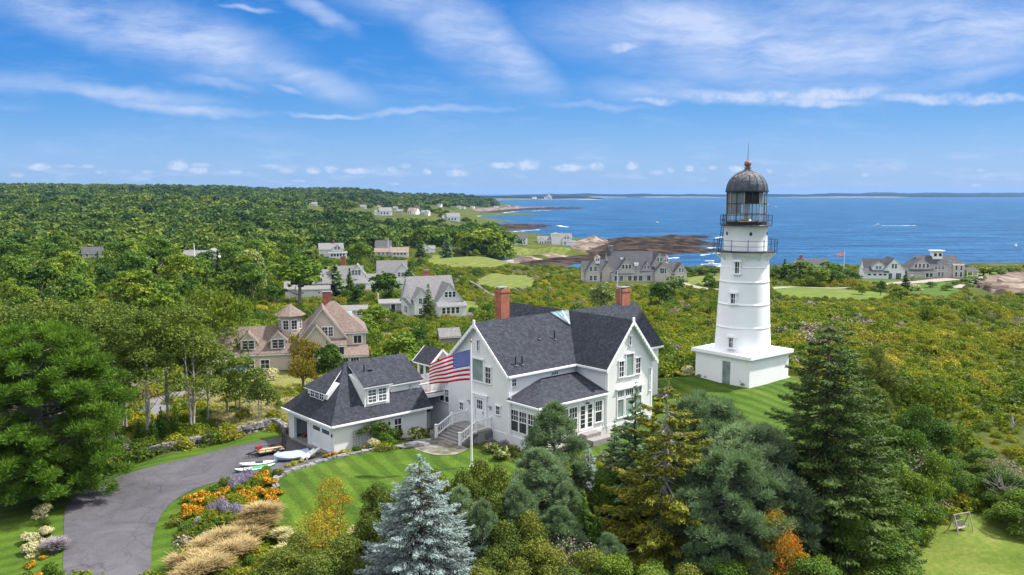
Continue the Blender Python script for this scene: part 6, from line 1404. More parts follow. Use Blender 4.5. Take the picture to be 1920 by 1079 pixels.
# ------------------------------------------------------------------ garden plants
def blossoms(key, R_, Hh, nleaf, npet, leaf, pet, matl, matp, nl=6, lowfrac=.1, petlow=.35, spikes=False):
    L = lobes_crown(R_, Hh, nl, -.1*Hh, .8); C, Nn, S, t = crown_leaves(L, nleaf, leaf, .8, .15, .8, .2); k = C[:, 2] > -.05
    C2, N2, S2, t2 = crown_leaves(L, npet*3, pet, .8, .05, .5, 0); k2 = C2[:, 2] > Hh*petlow; C2, N2, S2, t2 = C2[k2][:npet], N2[k2][:npet], S2[k2][:npet], t2[k2][:npet]
    C2 = C2+N2/np.linalg.norm(N2, axis=1)[:, None]*.03
    up = None; asp = 1.0
    if spikes: C2[:, 2] += rng.uniform(0, .25*Hh, len(C2)); up = np.tile([0, 0, 1.0], (len(C2), 1))+rng.normal(0, .2, (len(C2), 3)); asp = .3
    PROTO[key] = [('foliage', leafmesh('foliage', C[k], Nn[k], S[k], matl, t[k])), ('blossom', leafmesh('blossom', C2, N2, S2, matp, t2, asp=asp, up=up))]
blossoms('fl_orange', .55, .55, 900, 480, .05, .04, 'leaf_green_bright', 'petal_orange', petlow=.45)
blossoms('fl_yellow', .5, .5, 700, 500, .05, .045, 'leaf_green_bright', 'petal_yellow', petlow=.4)
blossoms('fl_lav', .6, .7, 500, 900, .05, .05, 'leaf_olive', 'petal_lavender', spikes=True, petlow=.3)
blossoms('hydrangea', 1.0, 1.1, 1800, 120, .075, .12, 'leaf_green_bright', 'petal_cream', petlow=.2)
blossoms('hydr_pink', 1.0, 1.0, 1600, 120, .075, .11, 'leaf_green_bright', 'petal_pink', petlow=.2)
blossoms('cream_bush', 1.1, 1.0, 900, 1800, .07, .07, 'leaf_green_bright', 'petal_cream', petlow=.15)
blossoms('mauve_bush', 1.0, 1.3, 1100, 700, .07, .06, 'leaf_olive', 'petal_mauve', petlow=.3)
L_ = lobes_crown(1.5, 3.6, 16, .5); C_, N_, S_, t_ = crown_leaves(L_, 6500, .055, .9, .38, .9, .4); PROTO['sumac'] = [('foliage', leafmesh('foliage', C_, N_, S_, 'leaf_sumac', t_)), ('stem', trunkmesh('stem', 3.8, .05, 9, 'bark_dark', multi=3, spread=2.0, seed=77))]
def ornamental(key, R_, Hh, n, mat, w=.018):
    """fountain of thin arching blades"""
    a = rng.uniform(0, 6.283, n); L = Hh*rng.uniform(.6, 1.1, n); out = R_*rng.uniform(.1, 1.0, n); b0 = R_*.35*np.sqrt(rng.uniform(0, 1, n)); a0 = rng.uniform(0, 6.283, n)
    V, Fa, T = [], [], []
    P0 = np.stack([b0*np.cos(a0), b0*np.sin(a0), np.zeros(n)], 1); d = np.stack([np.cos(a), np.sin(a), np.zeros(n)], 1); sd = np.stack([-np.sin(a), np.cos(a), np.zeros(n)], 1)
    pts = [P0+d*(out*f**1.8)[:, None]+np.array([0, 0, 1.0])*(L*(f-.28*f**3.2))[:, None] for f in (0, .4, .75, 1.0)]
    ws = [w, w, w*1.3, w*.5]; cols = []
    for k in range(4): cols += [pts[k]-sd*ws[k], pts[k]+sd*ws[k]]
    V = np.stack(cols, 1).reshape(-1, 3); base = (np.arange(n)*8)[:, None]
    Fq = np.concatenate([base+np.array([2*k, 2*k+1, 2*k+3, 2*k+2])[None] for k in range(3)], 0)
    me = bpy.data.meshes.new('blades'); me.from_pydata(V.tolist(), [], Fq.tolist()); t = np.repeat(np.clip(rng.normal(.5, .25, n), 0, 1), 8)
    at = me.attributes.new('tint', 'FLOAT', 'POINT'); at.data.foreach_set('value', t.astype(np.float32)); me.materials.append(M[mat]); me.update(); PROTO[key] = [('blades', me)]
ornamental('straw_grass', .95, 1.15, 1100, 'straw', .013); ornamental('pale_grass', .7, .9, 1000, 'straw_pale'); ornamental('lav_grass', .65, .8, 1000, 'petal_mauve')
# conifers and big trees of the foreground
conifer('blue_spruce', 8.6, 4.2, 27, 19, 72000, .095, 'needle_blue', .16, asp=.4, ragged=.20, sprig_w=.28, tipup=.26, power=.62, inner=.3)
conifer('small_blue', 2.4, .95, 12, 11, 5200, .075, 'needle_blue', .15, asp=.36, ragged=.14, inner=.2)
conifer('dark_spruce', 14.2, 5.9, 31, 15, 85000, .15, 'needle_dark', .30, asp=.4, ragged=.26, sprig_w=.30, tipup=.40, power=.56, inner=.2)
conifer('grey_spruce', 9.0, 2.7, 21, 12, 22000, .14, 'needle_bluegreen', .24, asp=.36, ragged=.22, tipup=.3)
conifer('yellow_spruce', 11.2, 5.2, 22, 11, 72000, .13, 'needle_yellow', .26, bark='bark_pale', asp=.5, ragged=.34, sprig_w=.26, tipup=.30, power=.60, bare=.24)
def pine_tufts(h, R_, nb, base=.12, pw=.6, rt=.42, flat=False):
    T = []; tb = MB().mat(M['bark_grey']); tb.tube((0, 0, -.3), (0, 0, h*.55), R_*.05+.05, R_*.035, 8, cap=False); tb.tube((0, 0, h*.55), (0, 0, h*.95), R_*.035, .03, 6, cap=False)
    for i in range(nb):
        f = base+(1-base)*(i+rnd.random())/nb; z = h*f; a = rnd.uniform(0, 6.283); Lr = R_*max(.05, (1-((f-.22)/.80)**2 if f > .22 else .75+.25*f/.22))**pw*rnd.uniform(.78, 1.05)
        c = Vector((math.cos(a), math.sin(a), 0)); e = c*Lr+Vector((0, 0, z+Lr*.10)); tb.tube((0, 0, z-Lr*.12), tuple(e*.0+c*Lr*.85+Vector((0, 0, z+Lr*.02))), .03+.01*Lr, .015, 4, cap=False)
        m = max(5, int(Lr*2.6))
        for j in range(m):
            t = 1-.62*(j/m)**1.2; sp = c.cross(Vector((0, 0, 1)))*rnd.uniform(-1, 1)*Lr*.24*(1.25-t); r = rt*rnd.uniform(.7, 1.15)
            p = c*Lr*t+sp+Vector((0, 0, z+Lr*.1*t+rnd.uniform(-.15, .2))); T.append((tuple(p), r))
    T.append(((0, 0, h*.96), rt*.7)); o = tb.build('trunk'); me = o.data; bpy.data.objects.remove(o); return T, me
T_, m_ = pine_tufts(11.4, 5.7, 250, .06, .5, .5); tufted('big_pine', T_, 95, .30, 'needle_pine', m_, .2)
T_, m_ = pine_tufts(6.6, 2.5, 120, .08, .8, .38); tufted('young_pine', T_, 90, .30, 'needle_bluegreen', m_, .22)
T_, m_ = pine_tufts(7.2, 3.9, 170, .05, .6, .46); tufted('grey_pine', T_, 100, .28, 'needle_bluegreen', m_, .22)
deciduous('broadleaf', 3.6, 5.2, .3, 15, 22000, .095, 'leaf_green_bright', .8, 'bark_dark')
deciduous('olive_small', 2.2, 4.4, .4, 15, 17000, .07, 'leaf_olive', .9, limbs=6, jit=.2)
deciduous('dark_small', 2.1, 3.9, .2, 13, 15000, .075, 'leaf_green_bright', .88, 'bark_dark', limbs=4, jit=.18)
bush('twigbush', 2.0, 4.2, 3600, .045, 'leaf_dead', 9, .9, .3)

def ph(kind):
    me = PROTO[kind][0][1]; co = np.empty(len(me.vertices)*3, np.float32); me.vertices.foreach_get('co', co); return float(np.percentile(co[2::3], 99.7))
PL = []
def topfit(kind, x, y, H0, ztop): z = h1(x, y); return (ztop-z)/H0
def pr(kind):
    me = PROTO[kind][0][1]; co = np.empty(len(me.vertices)*3, np.float32); me.vertices.foreach_get('co', co); return float(np.percentile(np.hypot(co[0::3], co[1::3]), 97))
def at_top(kind, px, pytop, Y, H0, label, cat='tree', name='tree', group=None, sxy=1, rz=None, wpx=None):
    """plant of natural height H0 whose tip is where the photo shows it, Y metres ahead"""
    x, y, zt = aty(px, pytop, Y); H0 = ph(kind); s = max(.12, (zt-h1(x, y))/H0)
    if wpx: sxy = wpx/2*Y/F/(pr(kind)*s)
    return plant(kind, x, y, s, label=label, cat=cat, name=name, group=group, sxy=sxy, rz=rz)
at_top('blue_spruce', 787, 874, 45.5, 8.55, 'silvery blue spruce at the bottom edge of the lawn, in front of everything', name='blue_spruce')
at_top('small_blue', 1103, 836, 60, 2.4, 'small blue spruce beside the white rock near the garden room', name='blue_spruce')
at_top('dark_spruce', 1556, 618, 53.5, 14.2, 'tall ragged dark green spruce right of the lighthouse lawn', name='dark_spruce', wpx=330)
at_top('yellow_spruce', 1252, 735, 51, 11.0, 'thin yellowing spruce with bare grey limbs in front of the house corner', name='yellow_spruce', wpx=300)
at_top('grey_spruce', 1192, 742, 55.5, 9.0, 'blue green spruce just left of the yellowing one', name='spruce', sxy=1.05)
at_top('grey_spruce', 1152, 800, 57.5, 9.0, 'lower blue green spruce under the gable windows', name='spruce')
at_top('grey_pine', 1322, 742, 58.5, 7.2, 'grey green pine behind the yellowing spruce, nearest the lighthouse lawn', name='pine')
at_top('grey_pine', 1412, 800, 53, 7.2, 'broad grey green pine between the yellowing spruce and the tall dark spruce', name='pine')
at_top('grey_pine', 1368, 850, 50, 7.2, 'low grey green pine tucked behind the yellowing spruce', name='pine')
at_top('young_pine', 1040, 757, 58, 6.6, 'bushy green pine in front of the garden room windows', name='pine')
at_top('young_pine', 1010, 842, 54.5, 6.6, 'shorter green pine below the bushy pine at the garden room', name='pine', sxy=1.2)
at_top('big_pine', 62, 612, 61.5, 11.4, 'big dense rounded green pine at the left edge beside the verge', name='pine', wpx=325)
# birches and alders behind the stone wall
def wallz(px, py, back): p = G(px, py); d = math.hypot(p[0], p[1]); k = (d+back)/d; return p[0]*k, p[1]*k
for px, py, back, kind, top, lab in ((276, 838, 1.5, 'birch', 580, 'leaning pale birch behind the stone wall, nearest its middle'), (362, 820, 1.5, 'birch2', 572, 'clump of three birches behind the stone wall'), (318, 828, 5, 'birch', 575, 'birch behind the gap left of the three birch clump'), (212, 858, 4, 'birch2', 590, 'birch clump right of the big rounded pine'),
                                   (392, 812, 4, 'birch', 610, 'birch right of the three birch clump'), (150, 870, 6, 'birch', 575, 'birch rising behind the big rounded pine'), (236, 850, 10, 'birch2', 570, 'birch clump deeper in the wood above the pink bush'), (180, 860, 14, 'birch', 560, 'birch deep in the wood behind the big rounded pine'),
                                   (60, 890, 10, 'birch2', 575, 'birch clump at the left edge behind the big rounded pine'), (10, 890, 16, 'birch', 565, 'birch at the far left edge of the wood'), (110, 880, 17, 'birch2', 562, 'birch clump showing over the top of the rounded pine')):
    x, y = wallz(px, py, back); zt = aty(px, top, y)[2]; s = (zt-h1(x, y))/ph(kind); plant(kind, x, y, s, label=lab, cat='tree', name='birch', sxy=.92)
for k, (px, py, back, top) in enumerate(((488, 800, 2.5, 690), (448, 806, 3.5, 665), (520, 797, 5, 735), (425, 812, 6.5, 660), (468, 802, 7, 700), (505, 800, 8, 745))):
    x, y = wallz(px, py, back); s = (aty(px, top, y)[2]-h1(x, y))/ph('alder'); plant('alder', x, y, s, label='thin airy young tree behind the stone wall left of the garage', cat='young tree', group='young trees behind the wall left of the garage', name='young_tree')
for k, (px, py, back, s) in enumerate(((288, 838, 1.6, .38), (304, 834, 2.2, .45), (330, 828, 1.8, .38), (262, 844, 2.0, .34))):
    x, y = wallz(px, py, back); plant('fir_green', x, y, s, label='small dark fir tucked between the birch trunks behind the stone wall', cat='tree', group='small firs behind the stone wall', name='fir_tree')
x, y = wallz(232, 858, 1.8); plant('mauve_bush', x, y, 1.2, label='pink flowering bush behind the stone wall', cat='shrub', name='flowering_shrub')
x, y = wallz(262, 850, 1.5); plant('greenbush', x, y, 1.0, label='bright green bush beside the pink flowering bush', cat='shrub', name='shrub')
# trees standing out in the middle distance
for kind, px, pyt, Y, H0, lab, sx in (('yellowgreen', 398, 538, 128, 7.2, 'big yellow green tree left of the mauve roofed house', 150), ('mapleorange', 566, 628, 112, 4.5, 'round orange and green maple before the mauve roofed house', 92), ('willow', 472, 470, 260, 8, 'pale yellow green tree at the wood edge', 60),
        ('oak1', 1330, 512, 265, 10, 'small spreading tree beside the lane left of the lighthouse', 36), ('palegreen', 1265, 518, 235, 5.2, 'pale round tree below the mansion', 60), ('palegreen', 1128, 530, 190, 5.2, 'pale green round tree left of the right chimney', 62), ('round1', 1236, 528, 205, 6.8, 'dark olive round tree above the house', 46),
        ('round0', 1560, 492, 315, 6, 'rounded dark tree, right one of the clump before the hidden white house', 66), ('round1', 1500, 490, 318, 6.8, 'rounded dark tree, left one of the clump before the hidden white house', 60), ('round2', 1530, 497, 306, 7.6, 'rounded dark tree, middle one of the clump before the hidden white house', 50), ('fir_far', 1472, 486, 330, 11, 'small dark fir beside the lighthouse by the sea', 26),
        ('fir_far', 1699, 508, 285, 11, 'layered dark fir in front of the gabled garage house', 26), ('round0', 1617, 530, 262, 6, 'dark round bush by the lane before the garage house', 26), ('round1', 1652, 527, 268, 6.8, 'lone dark bush right of the lane', 20), ('round0', 1690, 536, 250, 6, 'low dark clump of bushes below the layered fir', 46),
        ('fir', 803, 534, 196, 9.5, 'pointed fir in front of the pale grey shingled house', 36), ('blue_far', 628, 497, 262, 9, 'blue green spruce among the grey roofed houses, left one', 56), ('fir_far', 655, 503, 255, 11, 'tall dark fir beside the brick chimney of the rambling white house', 26), ('round1', 725, 512, 235, 6.8, 'round green tree between the rambling house and the pale grey house', 66), ('oak1', 768, 503, 262, 10, 'broken crowned green tree at the right end of the rambling house', 36),
        ('fir_far', 789, 446, 470, 11, 'tall grey fir by the little white cottage', 26), ('blue_far', 838, 437, 500, 9, 'grey blue spruce left of the meadow house', 30), ('round0', 893, 468, 478, 6, 'dark round tree at the left corner of the meadow house', 16), ('round2', 700, 570, 180, 7.6, 'olive round tree above the orange maple', 60), ('round0', 680, 590, 160, 6, 'round green bush tree right of the mauve roofed house', 56),
        ('round0', 745, 625, 128, 6, 'yellow green bushy tree behind the garage roof', 90), ('round1', 620, 645, 108, 6.8, 'green bushy tree just behind the garage ridge', 60), ('oak0', 130, 520, 170, 9.6, 'spreading tree in the left middle distance', 90), ('fir', 100, 528, 150, 9.5, 'dark fir in the left middle distance', 40), ('fir_green', 205, 548, 140, 6.5, 'green fir in the left middle distance', 50),
        ('oak2', 260, 505, 190, 11, 'dark oak with a wide crown in the left middle distance', 100), ('oak0', 560, 480, 235, 9.6, 'wide dark green tree above the low grey house', 110)):
    at_top(kind, px, pyt, Y, H0, lab, wpx=sx, name={'f': 'fir_tree', 'b': 'spruce'}.get(kind[0], 'leafy_tree'))
# big dark round trees between meadow house and shore
for i, (px, py, Y) in enumerate(((868, 418, 560), (890, 412, 585), (915, 414, 575), (938, 420, 560), (850, 424, 545), (905, 425, 535), (930, 432, 530), (876, 430, 530), (828, 428, 540), (810, 425, 560), (945, 428, 545))):
    x, y, zt = aty(px, py, Y); plant('round%d' % (i % 3), x, y, max(.6, (zt-h1(x, y))/ph('round%d' % (i % 3))), sxy=1.5, z=h1(x, y)-1.2, label='tall round green tree in the clump behind the meadow house', cat='tree', group='tall trees behind the meadow house', name='leafy_tree')
for i, (px, pt, Y, w_) in enumerate(((1290, 500, 345, 34), (1315, 503, 350, 30), (1340, 502, 350, 30), (1456, 500, 340, 34), (1478, 505, 335, 30), (1590, 505, 345, 30), (1604, 510, 338, 26), (1845, 500, 372, 44), (1872, 503, 368, 40), (1900, 500, 385, 40), (1812, 522, 330, 30), (1745, 528, 300, 24), (1775, 532, 290, 26), (1830, 520, 335, 36))):
    at_top('round%d' % (i % 3), px, pt, Y, 6, 'low round green bush tree near the shore', cat='tree', group='low round trees along the shore', name='leafy_tree', wpx=w_)
# hedge and shrubs
p = G(855, 588); b = None
for px, py, kind, s, lab in ((855, 588, 'mapleorange', .62, 'clipped rust green hedge mound before the pale grey shingled house'), (885, 586, 'greenbush', 1.6, 'small dark green ball beside the clipped hedge'), (640, 690, 'greenbush', 1.5, 'green bush by the porch of the mauve roofed house'),
                             (1718, 545, 'cream_bush', 2.2, 'big pale flowering bush on the green slope below the sea house'), (470, 716, 'cream_bush', 2.0, 'peach coloured flowering bush before the mauve house garage'), (445, 712, 'cream_bush', 1.5, 'low peach flowering bush by the dark garage opening'), (505, 712, 'cream_bush', 1.7, 'pale flowering bush left of the orange maple'), (600, 700, 'oliveshrub', 2.0, 'thin olive shrub right of the orange maple')):
    q = G(px, py); plant(kind, q[0], q[1], s, label=lab, cat='shrub', name='shrub')
# round the house
HS = [(-12.6, 6.9, 'hydrangea', 1.0, 'leafy hydrangea with cream heads left of the front steps'), (-11.2, 7.6, 'hydrangea', .95, 'hydrangea against the addition wall'), (-9.6, 8.0, 'hydr_pink', .8, 'hydrangea with a few pink heads by the side wall'), (-13.6, 8.4, 'greenbush', 1.2, 'bright green rounded shrub right of the garage window'), (-15.0, 7.7, 'greenbush', 1.05, 'bright green shrub before the garage window'), (-12.4, 9.6, 'hydrangea', .8, 'hydrangea behind the shrubs near the arched deck'),
      (-16.4, 7.2, 'cream_bush', .75, 'pale flowering shrub at the end of the trellis'), (-17.8, 7.9, 'greenbush', .6, 'low green plant at the foot of the trellis'), (-18.9, 7.9, 'fl_yellow', .9, 'low yellow flowers at the garage corner'),
      (-10.4, -.9, 'hydr_pink', 1.0, 'hydrangea with peach heads right of the steps'), (-9.2, -1.6, 'hydr_pink', .95, 'peach headed hydrangea under the garden room windows'), (-10.9, -2.6, 'hydrangea', 1.0, 'green hydrangea beside the flagpole'), (-9.0, -3.4, 'greenbush', 1.0, 'rounded green shrub by the garden room corner'), (-8.6, -.3, 'fl_lav', 1.2, 'purple lavender against the garden room wall'), (-9.0, 1.0, 'fl_lav', 1.0, 'purple lavender by the right railing of the steps'),
      (-3.9, -4.4, 'hydr_pink', .8, 'shrub with yellow flowers left of the stone step'), (.7, -4.6, 'hydrangea', .95, 'hydrangea in the corner right of the glazed doors'), (2.2, -4.6, 'greenbush', .9, 'green shrub under the tall gable windows'), (6.9, -3.0, 'fl_yellow', 1.4, 'yellow shrub at the right corner of the house'), (9.2, -2.0, 'fl_yellow', 1.2, 'yellow border plant right of the house'), (11.0, -1.0, 'fl_lav', 1.5, 'lavender behind the house corner')]
for s, q, kind, k, lab in HS:
    x, y, _ = hl(s, q); plant(kind, x, y, k, label=lab, cat='shrub', name={'f': 'flower_clump', 'g': 'shrub', 'c': 'shrub'}.get(kind[0], 'hydrangea'))
for px, py, kind, k, lab in ((1255, 694, 'fl_lav', 1.8, 'lavender drift left of the lighthouse'), (1240, 702, 'fl_yellow', 1.6, 'yellow border plant left of the lighthouse'), (1262, 704, 'fl_yellow', 1.5, 'second yellow border plant left of the lighthouse'), (1287, 703, 'cream_bush', 1.0, 'white hydrangea near the lighthouse'), (1272, 706, 'fl_yellow', 1.2, 'low yellow plant under the white hydrangea'), (1312, 708, 'fl_yellow', .9, 'small pale plant at the left corner of the lighthouse base'), (1326, 710, 'cream_bush', .45, 'small cream flowering plant left of the lighthouse door'),
                             (1360, 716, 'fl_yellow', .8, 'small yellow plant right of the lighthouse door'), (1372, 719, 'cream_bush', .5, 'small cream flowering plant before the lighthouse base'), (1391, 725, 'mapleorange', .16, 'round rusty little shrub at the lighthouse corner')):
    q = G(px, py); plant(kind, q[0], q[1], k, label=lab, cat='shrub', name='flower_clump')
# rambling rose on the trellis
C, Nn, S, t = crown_leaves([(-1.0, -.2, 1.55, .42), (-.4, -.2, 1.75, .38), (.3, -.22, 1.8, .5), (.9, -.25, 1.7, .52), (1.3, -.25, 1.35, .5), (.7, -.25, 1.15, .45), (1.4, -.25, .8, .4), (.2, -.2, 1.35, .35)], 5200, .055, .9, .18, .8, .3)
C[:, 1] = C[:, 1]*.5-.12; tr_ = hl(-16.0, 8.55, 19.6); vine = empty('climbing_rose', tr_, HA, 'green climbing rose spreading over the lattice on the garage wall', 'climber')
link('foliage', leafmesh('foliage', C, Nn, S, 'leaf_green_bright', t), vine); k = C[:, 2] > 1.5; n_ = min(90, int(k.sum())); link('blossom', leafmesh('blossom', C[k][:n_]+np.array([0, -.06, 0]), Nn[k][:n_], .045, 'petal_pink', .5), vine)
# flower bed in the bend
BED = [('fl_orange', 1.25, [(352, 962), (372, 950), (388, 940), (404, 934), (372, 968), (350, 975), (362, 940), (425, 925), (442, 938), (455, 946), (478, 903), (492, 900), (504, 908), (512, 928), (498, 932), (482, 930), (468, 938), (452, 932), (508, 945), (362, 1036), (348, 1042), (470, 950), (415, 948)], 'orange'),
       ('fl_lav', 1.15, [(448, 912), (460, 905), (438, 920), (470, 898), (415, 962), (428, 968), (442, 972), (400, 965), (456, 915)], 'purple'),
       ('straw_grass', 1.15, [(470, 975), (490, 968), (505, 975), (485, 990), (460, 995), (440, 1010), (420, 1020), (400, 1030), (445, 1030), (470, 1015), (380, 1040), (360, 1060), (340, 1070), (385, 1065), (410, 1055), (430, 1050), (405, 1075), (370, 1085), (350, 1095), (455, 1040), (500, 990)], 'straw coloured'),
       ('pale_grass', 1.1, [(528, 1015), (545, 1020), (560, 1030), (690, 1005), (675, 1012), (540, 1045), (520, 1050), (705, 1012)], 'pale')]
rnd2 = random.Random(5)
for kind, k, pts, c in BED:
    for px, py in pts:
        q = G(px+rnd2.uniform(-3, 3), py+rnd2.uniform(-3, 3)); gr = kind.endswith('grass')
        plant(kind, q[0], q[1], k*rnd2.uniform(.8, 1.15), label='%s ornamental grass tuft beside the curving drive' % c if gr else '%s flower clump in the bed inside the bend of the drive' % c, cat='ornamental grass' if gr else 'flowers', group='%s %s in the garden bed' % (c, 'grass tufts' if gr else 'flower clumps'), name='grass_tuft' if gr else 'flower_clump')
for i, (px, py) in enumerate([(410, 985), (395, 1000), (350, 1000), (345, 1015), (372, 1010), (435, 985), (395, 925), (420, 912), (500, 885), (520, 895), (380, 985), (330, 985), (430, 1000), (470, 960), (350, 1055), (420, 1090), (515, 1000), (500, 1010), (470, 1060)]):
    q = G(px, py); plant(['greenbush', 'oliveshrub'][i % 2], q[0], q[1], rnd2.uniform(.5, .8), label='low green filler plant in the flower bed', cat='shrub', group='green plants in the flower bed', name='shrub')
for i, (px, py, kind, k) in enumerate([(540, 880, 'fl_yellow', .7), (552, 876, 'fl_yellow', .8), (566, 871, 'fl_yellow', .7), (580, 864, 'pale_grass', .6), (590, 860, 'fl_yellow', .6), (602, 857, 'fl_yellow', .5), (615, 862, 'fl_orange', .8), (628, 859, 'fl_orange', .8), (640, 857, 'fl_orange', .7), (655, 853, 'fl_yellow', .7), (670, 850, 'fl_yellow', .7), (686, 846, 'fl_yellow', .7), (525, 890, 'fl_yellow', .8), (572, 862, 'pale_grass', .6)]):
    q = G(px, py-3); c = {'fl_yellow': 'yellow', 'fl_orange': 'orange', 'pale_grass': 'pale'}[kind]
    plant(kind, q[0], q[1], k, label='%s border plant along the low curved stone edging' % c, cat='flowers', group='%s border plants along the stone edging' % c, name='flower_clump')
for px, py, kind, k, lab in ((78, 968, 'cream_bush', .85, 'topmost pale yellow bush left of the drive'), (85, 1005, 'cream_bush', .7, 'middle pale yellow bush left of the drive'), (60, 1018, 'cream_bush', .75, 'pale yellow bush at the lawn side, left of the drive'), (57, 1040, 'cream_bush', .8, 'lowest pale yellow bush left of the drive'), (103, 1035, 'lav_grass', 1.35, 'lilac grey grass tuft at the edge of the drive'),
                             (80, 1050, 'fl_orange', .6, 'orange flowers next to the lilac grass'), (58, 1065, 'fl_orange', .8, 'orange flower clump near the lower left corner'), (70, 1090, 'fl_orange', .9, 'orange flower clump at the bottom edge, left of the drive'), (85, 985, 'oliveshrub', .55, 'green plant between the pale yellow bushes'), (95, 1075, 'greenbush', .8, 'low green shrub at the bottom edge beside the drive'), (50, 1090, 'greenbush', .7, 'green shrub at the bottom left corner')):
    q = G(px, py); plant(kind, q[0], q[1], k, label=lab, cat='shrub' if kind[0] != 'f' else 'flowers', name='grass_tuft' if 'grass' in kind else 'flower_clump')
# foreground shrubs and small trees below the lawn
at_top('sumac', 622, 893, 52, 3.3, 'orange and green sumac with thin dark stems before the lawn', name='sumac', wpx=95)
at_top('sumac', 600, 960, 49, 3.3, 'lower orange sumac left of the blue spruce', name='sumac', wpx=130)
at_top('sumac', 1455, 955, 48, 3.3, 'orange berried shrub between the pines and the tall dark spruce', name='sumac', wpx=90)
at_top('sumac', 1480, 1000, 46.5, 3.3, 'second orange shrub at the foot of the tall dark spruce', name='sumac', wpx=90)
FG = [('olive_small', 560, 1000, 47), ('olive_small', 520, 1030, 46), ('olive_small', 640, 1010, 46), ('olive_small', 585, 1040, 44.5), ('olive_small', 710, 905, 52), ('olive_small', 735, 930, 50), ('olive_small', 690, 960, 48), ('olive_small', 815, 878, 52), ('olive_small', 862, 880, 52),
      ('olive_small', 908, 862, 53.5), ('olive_small', 940, 876, 52), ('olive_small', 885, 905, 51), ('olive_small', 925, 930, 49.5), ('young_pine', 970, 905, 50), ('young_pine', 905, 940, 48), ('young_pine', 862, 915, 50), ('olive_small', 955, 980, 47.5), ('olive_small', 1000, 960, 48.5), ('young_pine', 1060, 905, 53), ('fir_green', 1095, 925, 52), ('young_pine', 1048, 950, 49), ('olive_small', 1020, 1010, 46.5),
      ('olive_small', 930, 1030, 46), ('olive_small', 980, 1050, 45.5), ('fir_green', 1120, 960, 50.5), ('young_pine', 1140, 1000, 48), ('olive_small', 1100, 1030, 46.5), ('dark_small', 1150, 1040, 46), ('olive_small', 1060, 1060, 45.5), ('twigbush', 1070, 1000, 48), ('twigbush', 1050, 1035, 46.5), ('olive_small', 900, 1060, 45), ('olive_small', 1040, 860, 56), ('dark_small', 1140, 880, 55),
      ('young_pine', 1335, 985, 49), ('young_pine', 1405, 965, 49.5), ('olive_small', 1420, 1040, 47), ('dark_small', 1360, 1050, 46.5), ('olive_small', 1300, 1060, 46), ('dark_small', 1500, 1040, 46.5), ('dark_small', 1225, 1060, 46), ('dark_small', 1540, 1050, 46.5),
      ('broadleaf', 1640, 780, 62), ('broadleaf', 1690, 800, 61), ('broadleaf', 1740, 840, 60), ('broadleaf', 1775, 860, 64), ('broadleaf', 1700, 870, 56.5), ('broadleaf', 1660, 930, 53), ('dark_small', 1730, 930, 57), ('broadleaf', 1620, 850, 58), ('dark_small', 1600, 960, 50), ('broadleaf', 1640, 990, 50.5), ('dark_small', 1690, 990, 53.5), ('dark_small', 1770, 905, 63.5), ('dark_small', 1825, 890, 66),
      ('broadleaf', 1890, 880, 62), ('broadleaf', 1930, 920, 58), ('dark_small', 1870, 920, 61), ('olive_small', 1850, 860, 66), ('twigbush', 1880, 855, 64), ('twigbush', 1905, 870, 62), ('twigbush', 1690, 830, 60), ('dark_small', 1840, 840, 68), ('olive_small', 1650, 650, 83), ('olive_small', 1625, 672, 80), ('olive_small', 1670, 680, 79), ('olive_small', 1550, 800, 62), ('dark_small', 1460, 860, 57), ('dark_small', 1480, 830, 59), ('dark_small', 1435, 880, 55),
      ('broadleaf', 1590, 740, 68), ('olive_small', 1640, 720, 74), ('broadleaf', 1720, 760, 70), ('dark_small', 1770, 790, 70)]
H0S = {'olive_small': 3.3, 'dark_small': 2.5, 'broadleaf': 4.2, 'twigbush': 1.4}
WORDS = {'young_pine': ('young green pine', 'young tree', 'pine'), 'fir_green': ('slim green fir', 'tree', 'fir_tree'), 'olive_small': ('olive green bushy small tree', 'small tree', 'small_tree'), 'dark_small': ('green leafy shrub', 'shrub', 'shrub'), 'broadleaf': ('broad green leafy thicket tree', 'small tree', 'small_tree'), 'twigbush': ('bare grey twiggy bush', 'bush', 'twiggy_bush')}
for kind, px, py, Y in FG:
    w_, cat_, nm = WORDS[kind]; where = 'left of the blue spruce' if px < 760 else 'between the blue spruce and the yellowing spruce' if px < 1190 else 'around the foot of the pines' if px < 1560 else 'right of the tall dark spruce'
    at_top(kind, px, py, Y, H0S.get(kind, 1), '%s %s' % (w_, where), cat=cat_, name=nm, group='%ss %s' % (w_, where), wpx=None if kind == 'twigbush' else {'broadleaf': 150, 'olive_small': 84, 'dark_small': 84, 'young_pine': 96, 'fir_green': 70}[kind]*rnd.uniform(.9, 1.25)*50/Y)
